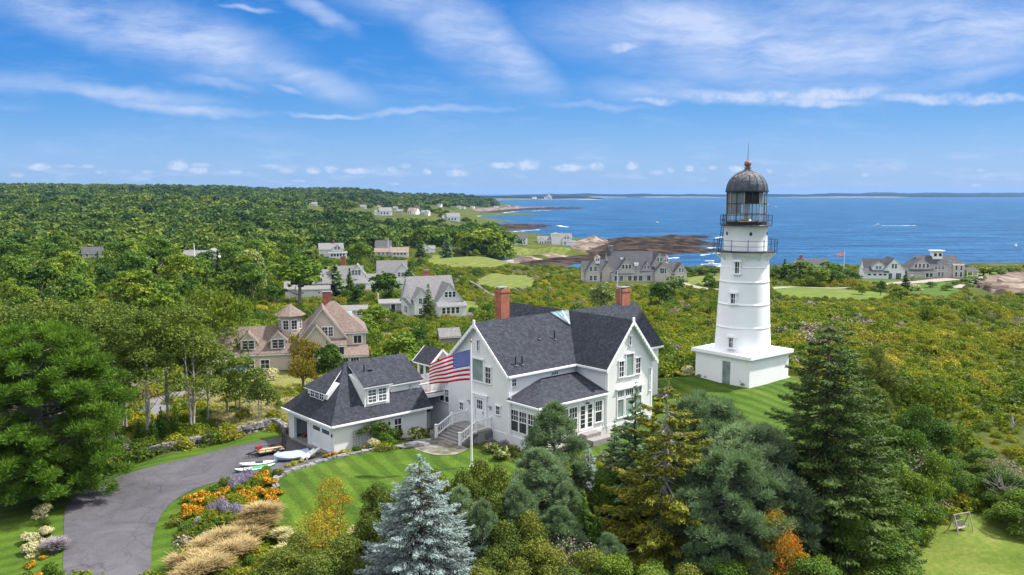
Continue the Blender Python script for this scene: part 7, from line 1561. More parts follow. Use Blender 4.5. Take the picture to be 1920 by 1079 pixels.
# ------------------------------------------------------------------ flagpole and flag
def flag():
    g = G(886, 876); top = aty(882, 641, g[1])[2]; g = (aty(884, 800, g[1])[0], g[1], g[2])
    r = empty('flagpole', g, 0, 'tall white flagpole with a small gold ball standing on the lawn edge', 'flagpole'); h = top-g[2]
    b = MB().mat(M['gel_white']); b.tube((0, 0, -.3), (0, 0, h), .085, .045, 14); b.lathe([(.2, 0), (.2, .12), (.1, .16)], 14); b.build('pole', r)
    b = MB().mat(M['brass']); b.lathe([(.09*math.cos(t)+.001, h+.09+.09*math.sin(t)) for t in np.linspace(-1.5, 1.5, 9)], 12); b.mat(M['galvanised']); b.lathe([(.07, h-.06), (.07, h)], 10); b.build('finial', r)
    b = MB().mat(M['off_white']); b.tube((-.1, -.06, 1.2), (-.07, -.05, h-.05), .012, n=5); b.build('halyard', r)
    # the flag flies to the left; hoist 2.45 m, fly 3.35 m
    zt = aty(882, 656, g[1])[2]; Hh = 2.36; L = 3.25; nx, nz = 52, 52
    import bmesh
    def P(u, v):   # u 0..1 from hoist to fly, v 0..1 from top to bottom
        x = -.1-L*u*.955; y = -.06+.22*math.sin(u*7.2+v*1.1)*u**.7+.08*math.sin(u*15+v*3)*u
        z = zt-Hh*v*(1-.13*u)-1.15*u**1.25*(1-.42*v)-.08*math.sin(u*6.5+.4)*(1-v)*u
        return (g[0]+x, g[1]+y, z)
    vs = [P(i/nx, j/nz) for j in range(nz+1) for i in range(nx+1)]; fs, mi = [], []
    for j in range(nz):
        for i in range(nx):
            fs.append((j*(nx+1)+i, j*(nx+1)+i+1, (j+1)*(nx+1)+i+1, (j+1)*(nx+1)+i)); st = int((j+.5)/nz*13); mi.append(2 if (i < nx*.40 and st < 7) else (0 if st % 2 == 0 else 1))
    me = bpy.data.meshes.new('flag'); me.from_pydata(vs, [], fs)
    for m in ('flag_red', 'flag_white', 'flag_blue'): me.materials.append(M[m])
    me.polygons.foreach_set('material_index', mi); me.polygons.foreach_set('use_smooth', [True]*len(mi)); me.update()
    fo = link('flag', me); tag(fo, 'stars and stripes flag streaming left from the white flagpole', 'flag')
    md = fo.modifiers.new('thick', 'SOLIDIFY'); md.thickness = .008
    # fifty stars on both faces
    b = MB().mat(M['flag_white'])
    for row in range(9):
        for c in range(6 if row % 2 == 0 else 5):
            u = .40*((c+.5)/6 if row % 2 == 0 else (c+1)/6); v = (7/13)*(row+1)/10
            o = Vector(P(u, v)); ex = (Vector(P(u-.01, v))-Vector(P(u+.01, v))).normalized(); ez = (Vector(P(u, v-.01))-Vector(P(u, v+.01))).normalized(); nn = ex.cross(ez).normalized()
            for sg in (-1, 1):
                pts = []
                for k in range(10):
                    a = math.pi/2+k*math.pi/5; rr = .066 if k % 2 == 0 else .028; pts.append(o+ex*math.cos(a)*rr+ez*math.sin(a)*rr+nn*sg*.012)
                b.face(pts)
    s_ = b.build('star_field'); s_.parent = fo
flag()
# ------------------------------------------------------------------ stone walls
def stonewall(pts, h, w, name, label, seed=0, size=.42, mat='wall_stone', hf=None, cap=False):
    rr = random.Random(seed); c = smooth_poly(pts, .3, False, 2); b = MB().mat(M[mat]); acc = 0
    L = [0]
    for i in range(1, len(c)): L.append(L[-1]+math.hypot(c[i][0]-c[i-1][0], c[i][1]-c[i-1][1]))
    def at(s):
        i = min(len(c)-2, max(0, np.searchsorted(L, s)-1)); f = (s-L[i])/max(1e-6, L[i+1]-L[i]); a, d = c[i], c[i+1]; t = math.hypot(d[0]-a[0], d[1]-a[1]) or 1
        return a[0]+(d[0]-a[0])*f, a[1]+(d[1]-a[1])*f, (d[0]-a[0])/t, (d[1]-a[1])/t
    X = np.array([p[0] for p in c]); Y = np.array([p[1] for p in c]); Zg = H(X, Y)
    rows = max(1, int(h/(size*.5)))
    for k in range(rows):
        s = rr.uniform(0, size)
        while s < L[-1]:
            sl = size*rr.uniform(.6, 1.5); x, y, dx, dy = at(s+sl/2); zg = float(np.interp(s, L, Zg)); rh = h/rows; z0 = zg+k*rh-.1*(k == 0)
            for side in (-1, 1):
                ww = w/2*rr.uniform(.85, 1.15); hh = rh*rr.uniform(.85, 1.12); j = [Vector((rr.uniform(-.05, .05), rr.uniform(-.05, .05), rr.uniform(-.03, .03))) for _ in range(8)]
                def q(a, o, z, n): return Vector((x+dx*a-dy*o, y+dy*a+dx*o, z))+j[n]
                o0, o1 = (0, ww*side)
                v = [q(-sl/2, o0, z0, 0), q(sl/2, o0, z0, 1), q(sl/2, o1, z0, 2), q(-sl/2, o1, z0, 3), q(-sl/2, o0, z0+hh, 4), q(sl/2, o0, z0+hh, 5), q(sl/2, o1*.9, z0+hh, 6), q(-sl/2, o1*.9, z0+hh, 7)]
                b.mesh(v, [(0,3,2,1),(4,5,6,7),(0,1,5,4),(1,2,6,5),(2,3,7,6),(3,0,4,7)])
            s += sl*.97
    return tag(b.build(name), label, 'stone wall')
stonewall([G(*p)[:2] for p in ((150, 886), (200, 872), (250, 861), (300, 850), (350, 839), (400, 828), (450, 817), (490, 806), (515, 799), (528, 806), (541, 816))], .75, .6, 'stone_wall', 'long grey dry stone wall along the far side of the lawn verge', 3, .45)
stonewall([G(*p)[:2] for p in ((523, 922), (512, 908), (522, 896), (545, 885), (570, 877), (600, 868), (640, 857), (680, 849), (715, 843), (745, 840), (770, 835), (800, 830))], .32, .45, 'stone_edging', 'low curved stone edging between the lawn and the border plants', 5, .55, 'boulder')
stonewall([G(*p)[:2] for p in ((862, 522), (885, 535), (905, 548), (925, 560))], 1.1, .9, 'stone_wall', 'rough stone wall running down the field right of the pale grey shingled house', 9, 1.1)
def boulder(x, y, rx, ry, rz, label, rzrot=0, mat='boulder', seed=0, z=None):
    b = MB().mat(M[mat]); vs = []; n, m = 14, 8
    for j in range(m+1):
        t = -math.pi/2+math.pi*j/m
        for i in range(n):
            a = 2*math.pi*i/n; v = Vector((math.cos(t)*math.cos(a), math.cos(t)*math.sin(a), math.sin(t))); k = 1+.28*mnoise.noise(v*1.6+Vector((seed, 0, 0)))+.1*mnoise.noise(v*4+Vector((seed, 3, 0)))
            vs.append((v.x*k*rx, v.y*k*ry, v.z*k*rz))
    b.mesh(vs, [(j*n+i, j*n+(i+1) % n, (j+1)*n+(i+1) % n, (j+1)*n+i) for j in range(m) for i in range(n)], False); o = b.build('boulder'); o.location = (x, y, (h1(x, y) if z is None else z)+rz*.3); o.rotation_euler = (0, 0, rzrot); return tag(o, label, 'rock')
q = G(806, 822); boulder(q[0], q[1], 1.3, .8, .55, 'big dark grey boulder left of the front steps', .6, seed=1)
q = G(778, 838); boulder(q[0], q[1], 1.2, .5, .35, 'long flat stone where the edging meets the flagstones', .3, seed=2)
q = G(1081, 838); boulder(q[0], q[1], .55, .45, .4, 'white rounded rock on the grass near the small blue spruce', 0, 'white_plaster', 3)
q = G(560, 888); boulder(q[0], q[1], .3, .25, .3, 'small dark stone at the bend of the edging', 0, seed=4) if False else None
for i, (px, py, s) in enumerate(((338, 1050, .35), (372, 985, .4), (381, 1010, .3))):
    q = G(px, py); boulder(q[0], q[1], s, s*.7, s*1.1, 'small upright grey stone among the flowers of the bed', i, seed=10+i)['group'] = 'small upright stones in the flower bed'
# ------------------------------------------------------------------ utility trailer with planks
def trailer():
    a, c = G(462, 861), G(531, 846); ang = math.atan2(c[1]-a[1], c[0]-a[0]); L = math.hypot(c[0]-a[0], c[1]-a[1]); k = L/3.75
    r = empty('trailer', (a[0], a[1], a[2]+.05), ang, 'small black utility trailer with upright mesh ramp, parked on the drive', 'trailer'); r.scale = (k, k, k)
    M_ = MB().mat(M['black_iron'])
    for s in (-.02, ): M_.bar((0, 0, .42), (1.15, -.55, .45), .07, .09); M_.bar((0, 0, .42), (1.15, .55, .45), .07, .09)
    M_.tube((-.05, 0, .42), (.15, 0, .42), .06, n=8); M_.tube((.25, .02, 0), (.25, .02, .55), .03, n=6); M_.build('drawbar', r)
    b = MB().mat(M['black_iron'])
    for y in (-.72, .72): b.bar((1.1, y, .45), (3.75, y, .45), .06, .12); b.bar((1.1, y, .78), (3.75, y, .78), .05, .05)
    for x in (1.1, 1.75, 2.4, 3.1, 3.75):
        for y in (-.72, .72): b.bar((x, y, .45), (x, y, .78), .05, .05)
        b.bar((x, -.72, .44), (x, .72, .44), .06, .06)
    b.bar((1.1, -.72, .78), (1.1, .72, .78), .05); b.build('frame', r)
    B('bed', r, M['wood_plank'], lambda q: [q.box(1.12, 3.73, -.68+i*.2, -.68+i*.2+.185, .5, .54) for i in range(7)])
    b = MB().mat(M['black_iron'])
    for y in (-.72, -.45, -.15, .15, .45, .72): b.bar((3.78, y, .5), (3.95, y, 1.85), .045)
    for z in (.5, .95, 1.4, 1.85): b.bar((3.78+.17*(z-.5)/1.35, -.72, z), (3.78+.17*(z-.5)/1.35, .72, z), .045)
    for i in range(13): b.bar((3.79, -.7+i*.115, .5), (3.95, -.7+i*.115, 1.85), .012)
    b.build('ramp', r)
    for y, s in ((-.92, -1), (.92, 1)):
        b = MB().mat(M['rubber']); b.tube((2.9, y-.11, .33), (2.9, y+.11, .33), .34, n=24); w_ = b.build('wheel', r)
        b = MB().mat(M['gel_white']); b.tube((2.9, y+s*.112, .33), (2.9, y+s*.125, .33), .19, n=18); b.mat(M['dark_metal']); b.tube((2.9, y+s*.126, .33), (2.9, y+s*.14, .33), .06, n=10); b.build('rim', w_)
        b = MB().mat(M['black_iron']); b.bar((2.45, y, .62), (2.6, y, .76), .25, .03); b.bar((2.6, y, .76), (3.2, y, .76), .25, .03); b.bar((3.2, y, .76), (3.35, y, .62), .25, .03); b.build('mudguard', r)
        b = MB().mat(M['red_paint']); b.box(3.74, 3.79, y*.72-.06, y*.72+.06, .5, .6); b.build('tail_lamp', r)
    R_ = r.matrix_world
    # load: planks and a red can
    pl = empty('plank_stack', (a[0], a[1], a[2]+.05+.55*k), ang, 'pale timber boards lying on the trailer bed', 'boards'); pl.scale = (k, k, k)
    for i, (y, z, l0, l1) in enumerate(((-.5, 0, 1.2, 3.6), (-.32, 0, 1.3, 3.7), (-.1, 0, 1.15, 3.5), (.12, 0, 1.3, 3.65), (-.4, .06, 1.3, 3.5), (-.2, .06, 1.2, 3.4), (-.3, .12, 1.35, 3.6))):
        B('board', pl, M['timber_pale'], lambda q: q.box(l0, l1, y, y+.15, z, z+.05))
    cx, cy = a[0]+math.cos(ang)*1.35*k-math.sin(ang)*.25*k, a[1]+math.sin(ang)*1.35*k+math.cos(ang)*.25*k
    o = empty('fuel_can', (cx, cy, a[2]+.05+.55*k), ang, 'red can at the front of the trailer bed', 'can')
    B('can', o, M['red_paint'], lambda q: (q.box(-.16, .16, -.13, .13, 0, .36), q.bar((-.1, 0, .36), (.1, 0, .42), .04))); B('cap', o, M['black_iron'], lambda q: q.tube((.1, 0, .36), (.15, 0, .43), .03, n=8))
trailer()
def hull(name, A, Bp, W_, Hh, mat, label, cat, deck=None, seed=0, rocker=.12, sharp=.55, group=None, stern=.6):
    ang = math.atan2(Bp[1]-A[1], Bp[0]-A[0]); L = math.hypot(Bp[0]-A[0], Bp[1]-A[1]); r = empty(name, (A[0], A[1], A[2]+.08), ang, label, cat, group)
    n = 26; m = 10; vs = []
    for i in range(n+1):
        t = i/n; w_ = W_/2*min(1, (math.sin(math.pi*min(1, t/.9))**sharp if t < .45 else (1-(max(0, t-.45)/.55)**2.2*(1-stern)))); z0 = rocker*(2*t-1)**4; hh = Hh*(1-.25*(1-abs(2*t-1)))
        for j in range(m+1):
            a = math.pi*j/m; vs.append((t*L, -math.cos(a)*w_, z0+hh*(1-math.sin(a)**.6)))
    b = MB().mat(M[mat]); b.mesh(vs, [(i*(m+1)+j, i*(m+1)+j+1, (i+1)*(m+1)+j+1, (i+1)*(m+1)+j) for i in range(n) for j in range(m)], True)
    b.face([vs[n*(m+1)+j] for j in range(m+1)]); b.build('hull', r)
    return r, L, vs, n, m
def dinghy():
    r, L, vs, n, m = hull('dinghy', G(514, 866), G(580, 855), 1.75, .42, 'boat_cover', 'pale blue covered dinghy lying on the drive beside the trailer', 'boat', rocker=.06, stern=.75)
    top = []; b = MB().mat(M['boat_cover'])
    for i in range(n+1):
        A, C = vs[i*(m+1)], vs[i*(m+1)+m]
        for k in range(9):
            f = k/8; top.append((A[0]+.01, A[1]+(C[1]-A[1])*f*1.0, A[2]+.04+.16*math.sin(math.pi*f)*math.sin(math.pi*min(1, i/n*1.05))+.03*mnoise.noise(Vector((i*.5, k, 0)))))
    b.mesh(top, [(i*9+k, i*9+k+1, (i+1)*9+k+1, (i+1)*9+k) for i in range(n) for k in range(8)], True)
    o = b.build('cover', r); md = o.modifiers.new('t', 'SOLIDIFY'); md.thickness = .02
    b = MB().mat(M['white_trim']); 
    for i in range(n): 
        for e in (0, m): b.tube(vs[i*(m+1)+e], vs[(i+1)*(m+1)+e], .035, n=6, cap=False)
    b.build('gunwale', r)
    # tubes standing behind it
    a, c = G(566, 868), G(588, 853)
    for d in (0, .35):
        o = MB().mat(M['gel_white']); o.tube((a[0]+d, a[1]+d*.8, a[2]+.35), (c[0]+d, c[1]+d*.8, c[2]+.4), .13, n=12); o.tube((a[0]+d, a[1]+d*.8, a[2]), (a[0]+d, a[1]+d*.8, a[2]+.3), .05, n=6); o.tube((c[0]+d, c[1]+d*.8, c[2]), (c[0]+d, c[1]+d*.8, c[2]+.3), .05, n=6)
        tag(o.build('float'), 'white tube float lying beside the stern of the covered dinghy', 'float', 'white tube floats by the dinghy')
dinghy()
def board(A, Bp, col, label):
    r, L, vs, n, m = hull('paddleboard', A, Bp, .78, .2, col, label, 'paddleboard', rocker=.12, sharp=.5, stern=.15)
    b = MB().mat(M['gel_white']); top = []
    for i in range(n+1):
        P, Q = vs[i*(m+1)], vs[i*(m+1)+m]
        for k in range(5): f = k/4; top.append((P[0], P[1]+(Q[1]-P[1])*f, P[2]+.01+.02*math.sin(math.pi*f)))
    b.mesh(top, [(i*5+k, i*5+k+1, (i+1)*5+k+1, (i+1)*5+k) for i in range(n) for k in range(4)], True); b.build('deck', r)
    b = MB().mat(M['kayak_green'] if col == 'kayak_green' else M['dark_metal'])
    if col == 'kayak_green': b.box(L*.45, L*.86, -.24, .24, .2, .235)
    else: b.box(L*.2, L*.24, -.1, .1, .2, .235); b.box(L*.4, L*.6, -.2, .2, .2, .23)
    b.build('deck_pad', r)
    b = MB().mat(M['black_iron']); b.tube((L*.12, 0, .2), (L*.12, 0, .26), .07, n=10); b.tube((L*.28, .05, .19), (L*.28, .05, .24), .06, n=10); b.build('handle', r)
A, C = G(440, 889), G(515, 875); board(A, C, 'kayak_green', 'white and green paddleboard lying nearest the flower bed on the drive')
A, C = G(449, 878), G(523, 866); board(A, C, 'gel_white', 'plain white paddleboard behind the green one on the drive')
# things inside the open garage bay
def stored():
    Z = 19.58
    for i, (s, q, h, w_, mat, lab, nm, cat, lean) in enumerate(((-16.6, 13.9, 1.6, .12, 'deck_red', 'reddish board leaning inside the open garage bay', 'board', 'board', .5), (-16.5, 14.4, 1.5, .1, 'timber_pale', 'pale board leaning inside the open garage bay', 'board', 'board', -.4), (-16.4, 15.0, 1.7, .14, 'deck_red', 'dark red post standing inside the open garage bay', 'post', 'post', .1))):
        p = hl(s, q, Z); b = MB().mat(M[mat]); b.bar((0, 0, 0), (.3, lean, h), w_, .05); o = b.build(nm); o.location = p; o.rotation_euler = (0, 0, HA); tag(o, lab, cat)
    p = hl(-16.6, 14.6, Z); r = empty('workbench', p, HA, 'brown workbench at the back of the open garage bay', 'workbench')
    B('top', r, M['wood_plank'], lambda q: q.box(-.4, .4, -1.1, 1.1, .85, .92))
    for x in (-.32, .32):
        for y in (-1, 1): B('leg', r, M['wood_plank'], lambda q: q.box(x-.04, x+.04, y-.04, y+.04, 0, .85))
    p = hl(-18.6, 15.2, Z); r = empty('pot', p, 0, 'terracotta pot just inside the open garage bay', 'pot'); B('pot_body', r, M['deck_red'], lambda q: q.lathe([(.02, 0), (.16, 0), (.2, .3), (.23, .34), (.19, .34), (.15, .1), (0, .1)], 16))
stored()
# ------------------------------------------------------------------ lawn things
def birdbath():
    g = G(1548, 1072); r = empty('bird_bath', g, 0, 'pale stone bird bath on a thin pedestal at the bottom edge by the dark spruce', 'bird bath')
    B('pedestal', r, M['step_stone'], lambda q: q.lathe([(.2, -.1), (.2, .08), (.09, .16), (.07, .6), (.1, .72)], 16)); B('bowl', r, M['off_white'], lambda q: q.lathe([(.1, .7), (.3, .8), (.36, .88), (.34, .9), (.27, .83), (0, .79)], 24))
birdbath()
def bench():
    g = G(1802, 996); r = empty('swing_bench', g, R(20), 'weathered grey wooden swing bench on the grass beneath the shrubs', 'bench'); r.scale = (.62,)*3
    for i, y in enumerate((-.2, -.05, .1, .25)): pass
    B('seat', r, M['weathered_wood'], lambda q: [q.box(-.75, .75, y, y+.11, .45, .48) for y in (-.25, -.12, .01, .14)])
    B('backrest', r, M['weathered_wood'], lambda q: ([q.bar((x, .28, .45), (x, .42, 1.05), .1, .025) for x in np.linspace(-.68, .68, 9)], q.bar((-.75, .42, 1.05), (.75, .42, 1.05), .05, .09)))
    for x in (-.78, .78): B('armrest', r, M['weathered_wood'], lambda q: (q.box(x-.04, x+.04, -.28, .3, .68, .72), q.box(x-.03, x+.03, -.26, -.2, .45, .68)))
    for x in (-1.1, 1.1):
        for y in (-.7, .8): B('leg', r, M['weathered_wood'], lambda q: q.bar((x, y, -.1), (x, .05, 2.0), .09, .09))
    B('crossbeam', r, M['weathered_wood'], lambda q: q.bar((-1.25, .05, 2.0), (1.25, .05, 2.0), .1, .12))
    B('chain', r, M['galvanised'], lambda q: [q.tube((x, y, .7), (x, .05, 1.95), .012, n=4) for x in (-.78, .78) for y in (-.25, .3)])
bench()
def snag(px, py, h, label, fork=True, s=1.0):
    g = G(px, py); r = empty('dead_snag', g, rnd.uniform(0, 6), label, 'dead tree')
    B('trunk', r, M['bark_pale'], lambda q: (q.tube((0, 0, -.3), (.05, 0, h*.5), .16*s, .12*s, 8), q.tube((.05, 0, h*.5), (-.02, .05, h), .12*s, .03*s, 8)))
    B('limb', r, M['bark_pale'], lambda q: (q.tube((.05, 0, h*.35), (.35, .1, h*.62), .08*s, .03*s, 6), q.tube((.02, 0, h*.5), (-.25, -.1, h*.75), .05*s, .02*s, 6)))
snag(1896, 812, 1.9, 'pale forked dead stump standing in the yellow meadow at the right edge')
snag(1917, 1000, 1.2, 'short grey post stump at the right edge of the lower lawn', s=1.3)
def deadtwigs(px, py, Y, label):
    x, y, z = aty(px, py, Y); z0 = h1(x, y); r = empty('dead_branches', (x, y, z0), 0, label, 'dead branches'); hh = z-z0; rr = random.Random(int(px)); b = MB().mat(M['bark_pale']); b.tube((0, 0, -.2), (0, 0, hh*.55), .09, .06, 6)
    for k in range(26):
        a = rr.uniform(0, 6.28); e = rr.uniform(.2, 1.1); L = rr.uniform(.4, 1.0)*hh*.5; p = Vector((0, 0, hh*rr.uniform(.35, .55))); d = Vector((math.cos(a)*math.cos(e), math.sin(a)*math.cos(e), math.sin(e)))
        m1 = p+d*L*.6; b.tube(p, m1, .035, .022, 5, cap=False)
        for j in range(3): d2 = (d+Vector((rr.uniform(-.6, .6), rr.uniform(-.6, .6), rr.uniform(-.1, .6)))).normalized(); b.tube(m1, m1+d2*L*.5, .018, .006, 4, cap=False)
    b.build('branch', r)
deadtwigs(1690, 832, 59, 'tangle of bare pale branches right of the tall dark spruce'); deadtwigs(1885, 872, 61, 'bare grey branches above the shrubs at the right edge'); deadtwigs(215, 640, 84, 'bare pale branches among the birches at the left')
# white carved post and turquoise bin under the big pine
def deco():
    g = G(98, 893); g = (g[0]-.3, g[1]-1.5, h1(g[0]-.3, g[1]-1.5)); r = empty('garden_ornament', g, 0, 'white ornamental garden figure post under the rounded pine', 'ornament')
    B('column', r, M['gel_white'], lambda q: q.lathe([(.16, 0), (.16, .1), (.1, .15), (.12, .5), (.18, .7), (.1, .9), (.14, 1.3), (.2, 1.45), (.1, 1.6), (.08, 1.85), (.13, 2.0), (.06, 2.15), (0, 2.25)], 12))
    B('scroll', r, M['gel_white'], lambda q: [q.tube((.05*math.cos(t)-.45+.28*math.cos(t), 0, 1.15+.38*math.sin(t)), (.05*math.cos(t+.4)-.45+.28*math.cos(t+.4), 0, 1.15+.38*math.sin(t+.4)), .06, n=6) for t in np.arange(0, 6.2, .4)])
    g = G(42, 905); g = (g[0]+.2, g[1]-1.0, h1(g[0], g[1]-1.0)); r = empty('play_table', g, .3, 'small turquoise garden table under the rounded pine', 'table')
    B('table_top', r, M['turquoise'], lambda q: q.box(-.45, .45, -.3, .3, .55, .6))
    for x in (-.38, .38):
        for y in (-.24, .24): B('leg', r, M['turquoise'], lambda q: q.box(x-.03, x+.03, y-.03, y+.03, 0, .55))
deco()
# ------------------------------------------------------------------ vehicles
def car(px, py, ang, mat, label, L=4.4, p=None):
    g = p or G(px, py, .1); r = empty('parked_car', g, ang, label, 'car')
    prof = [(-2.15, .35), (-2.2, .75), (-1.9, .88), (-1.3, .95), (-.7, 1.4), (.7, 1.45), (1.5, .98), (2.1, .85), (2.2, .55), (2.15, .35)]
    b = MB().mat(M[mat]); b.prism([(x, z) for x, z in prof if True], 1, -.85, .85); o = b.build('body', r); md = o.modifiers.new('b', 'BEVEL'); md.width = .12; md.segments = 3
    b = MB().mat(M['window_glass'])
    for y in (-.865, .85): b.prism([(-1.15, 1.0), (-.65, 1.36), (.65, 1.4), (1.3, 1.02)], 1, y, y+.015)
    b.build('glass', r)
    for x in (-1.4, 1.4):
        for y in (-.8, .8):
            w_ = B('wheel', r, M['rubber'], lambda q: q.tube((x, y-.1, .32), (x, y+.1, .32), .32, n=16)); B('rim', w_, M['galvanised'], lambda q: q.tube((x, y-.115, .32), (x, y+.115, .32), .18, n=12))
    for x, m2 in ((-2.19, 'gel_white'), (2.19, 'red_paint')):
        for y in (-.6, .6): B('headlight' if x < 0 else 'tail_light', r, M[m2], lambda q: q.box(x-.03, x+.03, y-.14, y+.14, .62, .74))
q = G(446, 700); car(0, 0, R(70), 'car_blue', 'dark blue car before the dark garage opening of the mauve roofed house', p=(q[0], q[1], q[2]+.1))
q = G(522, 545); car(0, 0, R(10), 'galvanised', 'silver car on the drive left of the low grey house', p=(q[0], q[1], q[2]+.25))
q = G(1712, 521); car(0, 0, R(40), 'gel_white', 'white car between the two houses by the sea', p=(q[0], q[1], q[2]+.3))
# ------------------------------------------------------------------ poles and masts
def pole(px, py, top, label, r0=.15, mat='bark_pale', arms=0, name='utility_pole', cat='pole', flag_=False, gold=False, Y=None):
    g = G(px, py); zt = aty(px, top, g[1])[2]; h = zt-g[2]; r = empty(name, g, rnd.uniform(-.3, .3), label, cat)
    B('post', r, M[mat], lambda q: q.tube((0, 0, -.5), (0, 0, h), r0, r0*.6, 8))
    for k in range(arms): B('crossarm', r, M['weathered_wood'], lambda q: (q.bar((-1.1, 0, h-.5-k*.9), (1.1, 0, h-.5-k*.9), .12), [q.tube((x, 0, h-.42-k*.9), (x, 0, h-.2-k*.9), .05, n=6) for x in (-.9, -.4, .4, .9)]))
    if not arms: B('cap', r, M['gel_white'], lambda q: q.tube((0, 0, h), (0, 0, h+.15), r0*.9, n=8))
    if flag_:
        m = MB(); 
        for k in range(7):
            m.mat(M['flag_red' if k % 2 == 0 else 'flag_white'])
            for i in range(8): x0, x1 = -.2-i*.42, -.2-(i+1)*.42; z0 = h-.5-k*.27; m.mesh([(x0, .15*math.sin(i*.9), z0-i*.06), (x1, .15*math.sin(i*.9+.9), z0-(i+1)*.06), (x1, .15*math.sin(i*.9+.9), z0-.27-(i+1)*.06), (x0, .15*math.sin(i*.9), z0-.27-i*.06)], [(0, 1, 2, 3)])
        f = m.build('distant_flag'); f.location = g; tag(f, 'small pale flag streaming from the white pole by the sea', 'flag'); md = f.modifiers.new('t', 'SOLIDIFY'); md.thickness = .03
pole(1582, 515, 470, 'thin white flagpole near the hidden white house by the sea', .14, 'gel_white', 0, 'flagpole', 'flagpole', True)
pole(676, 482, 455, 'pale utility pole left of the long low cottage', .22, 'bark_pale', 1); pole(728, 478, 448, 'thin pole behind the long low cottage', .16, 'gel_white', 0, 'mast', 'mast')
pole(365, 492, 458, 'bare white mast beside the low white house in the woods', .3, 'gel_white', 0, 'mast', 'mast'); pole(709, 567, 551, 'short white post in the scrub between the houses', .22, 'gel_white', 0, 'post', 'post')
pole(580, 535, 498, 'thin white pole behind the low grey house', .12, 'gel_white', 0, 'mast', 'mast'); pole(1157, 560, 508, 'thin white pole left of the right chimney', .12, 'gel_white', 0, 'mast', 'mast')
def deadtrunk(px, py, top, label):
    g = G(px, py); h = aty(px, top, g[1])[2]-g[2]; r = empty('dead_tree', g, 0, label, 'dead tree'); B('trunk', r, M['bark_pale'], lambda q: q.tube((0, 0, 0), (.4, 0, h), .28, .08, 7)); B('limb', r, M['bark_pale'], lambda q: (q.tube((.2, 0, h*.5), (1.1, .3, h*.85), .1, .03, 5), q.tube((.15, 0, h*.4), (-.8, .2, h*.7), .09, .03, 5)))
deadtrunk(72, 540, 503, 'bare white dead tree standing in the left middle distance'); deadtrunk(57, 540, 508, 'thinner bare dead tree left of the white one')
# ------------------------------------------------------------------ boats
def motorboat(px, py, L, label, ang=0.1, wake=0):
    g = atz(px, py, .1); r = empty('motorboat', g, ang, label, 'boat')
    b = MB().mat(M['hull_white']); n = 10; vs = []
    for i in range(n+1):
        t = i/n; w_ = L*.15*(1-(max(0, t-.4)/.6)**2); vs += [(L*(t-.5), -w_, L*.1+L*.05*t), (L*(t-.5), -w_*.6, 0), (L*(t-.5), w_*.6, 0), (L*(t-.5), w_, L*.1+L*.05*t)]
    b.mesh(vs, [(i*4+j, i*4+j+1, (i+1)*4+j+1, (i+1)*4+j) for i in range(n) for j in range(3)]+[(i*4, (i+1)*4, (i+1)*4+3, i*4+3) for i in range(n)]+[(0, 1, 2, 3)]); b.build('hull', r)
    B('cabin', r, M['hull_white'], lambda q: (q.box(-L*.12, L*.14, -L*.09, L*.09, L*.1, L*.24), q.box(-L*.3, L*.16, -L*.1, L*.1, L*.27, L*.285)))
    B('windscreen', r, M['window_glass'], lambda q: q.box(L*.14, L*.15, -L*.08, L*.08, L*.16, L*.23)); B('rail', r, M['galvanised'], lambda q: [q.tube((x, y, L*.1), (x, y, L*.28), L*.008, n=5) for x in (-L*.28, -L*.02) for y in (-L*.09, L*.09)])
    if wake:
        b = MB().mat(M['foam']); rr = random.Random(3); c, s = math.cos(ang), math.sin(ang)
        for k in range(int(wake/1.5)):
            d = L*.4+k*1.5; w_ = .6+d*.05; x0 = -d; y0 = rr.uniform(-w_, w_); rad = rr.uniform(.5, 1.4)*(1+.5*(k % 3 == 0)); 
            b.face([(g[0]+c*(x0+rad*1.8*math.cos(t))-s*(y0+rad*math.sin(t)), g[1]+s*(x0+rad*1.8*math.cos(t))+c*(y0+rad*math.sin(t)), .1+rr.random()*.03) for t in np.linspace(0, 6.283, 8)[:-1]])
        tag(b.build('wake'), 'white wake behind a speeding boat', 'wake', kind='stuff')
motorboat(1333, 499.5, 11, 'white cabin boat moored in the cove left of the lighthouse', .05)
motorboat(1645, 423.5, 9, 'speeding motorboat with a white wake on the open sea at the right', R(185), 48)
motorboat(1440, 386.5, 20, 'distant boat drawing a long wake beyond the lantern', R(175), 140); motorboat(1455, 389, 10, 'distant small boat just right of the lantern', 0, 0)
for i, (px, py) in enumerate(((1905, 462), (1232, 418))): motorboat(px, py, 6, 'tiny white boat far out on the sea', 1.0+i, 0)
for o in [o for o in bpy.data.objects if o.get('label', '').startswith('tiny white boat')]: o['group'] = 'tiny boats far out on the sea'
# ------------------------------------------------------------------ sun, sky, haze, render settings
SUN_AZ, SUN_EL = R(74), R(54)      # bearing from +y clockwise
sd = bpy.data.lights.new('sun', 'SUN'); sd.energy = 4.3; sd.angle = R(2.0); sd.color = (1, .965, .92)
so = bpy.data.objects.new('sun', sd); COL.objects.link(so)
dv = Vector((math.sin(SUN_AZ)*math.cos(SUN_EL), math.cos(SUN_AZ)*math.cos(SUN_EL), math.sin(SUN_EL)))
so.rotation_euler = dv.to_track_quat('Z', 'Y').to_euler(); so.location = (0, 0, 200)
w = bpy.data.worlds.new('World'); SC.world = w; w.use_nodes = True; nt = w.node_tree; nt.nodes.clear()
wo = nt.nodes.new('ShaderNodeOutputWorld'); bg = nt.nodes.new('ShaderNodeBackground'); nt.links.new(bg.outputs[0], wo.inputs[0])
sky = nt.nodes.new('ShaderNodeTexSky'); sky.sky_type = 'NISHITA'; sky.sun_disc = False; sky.sun_elevation = SUN_EL; sky.sun_rotation = SUN_AZ
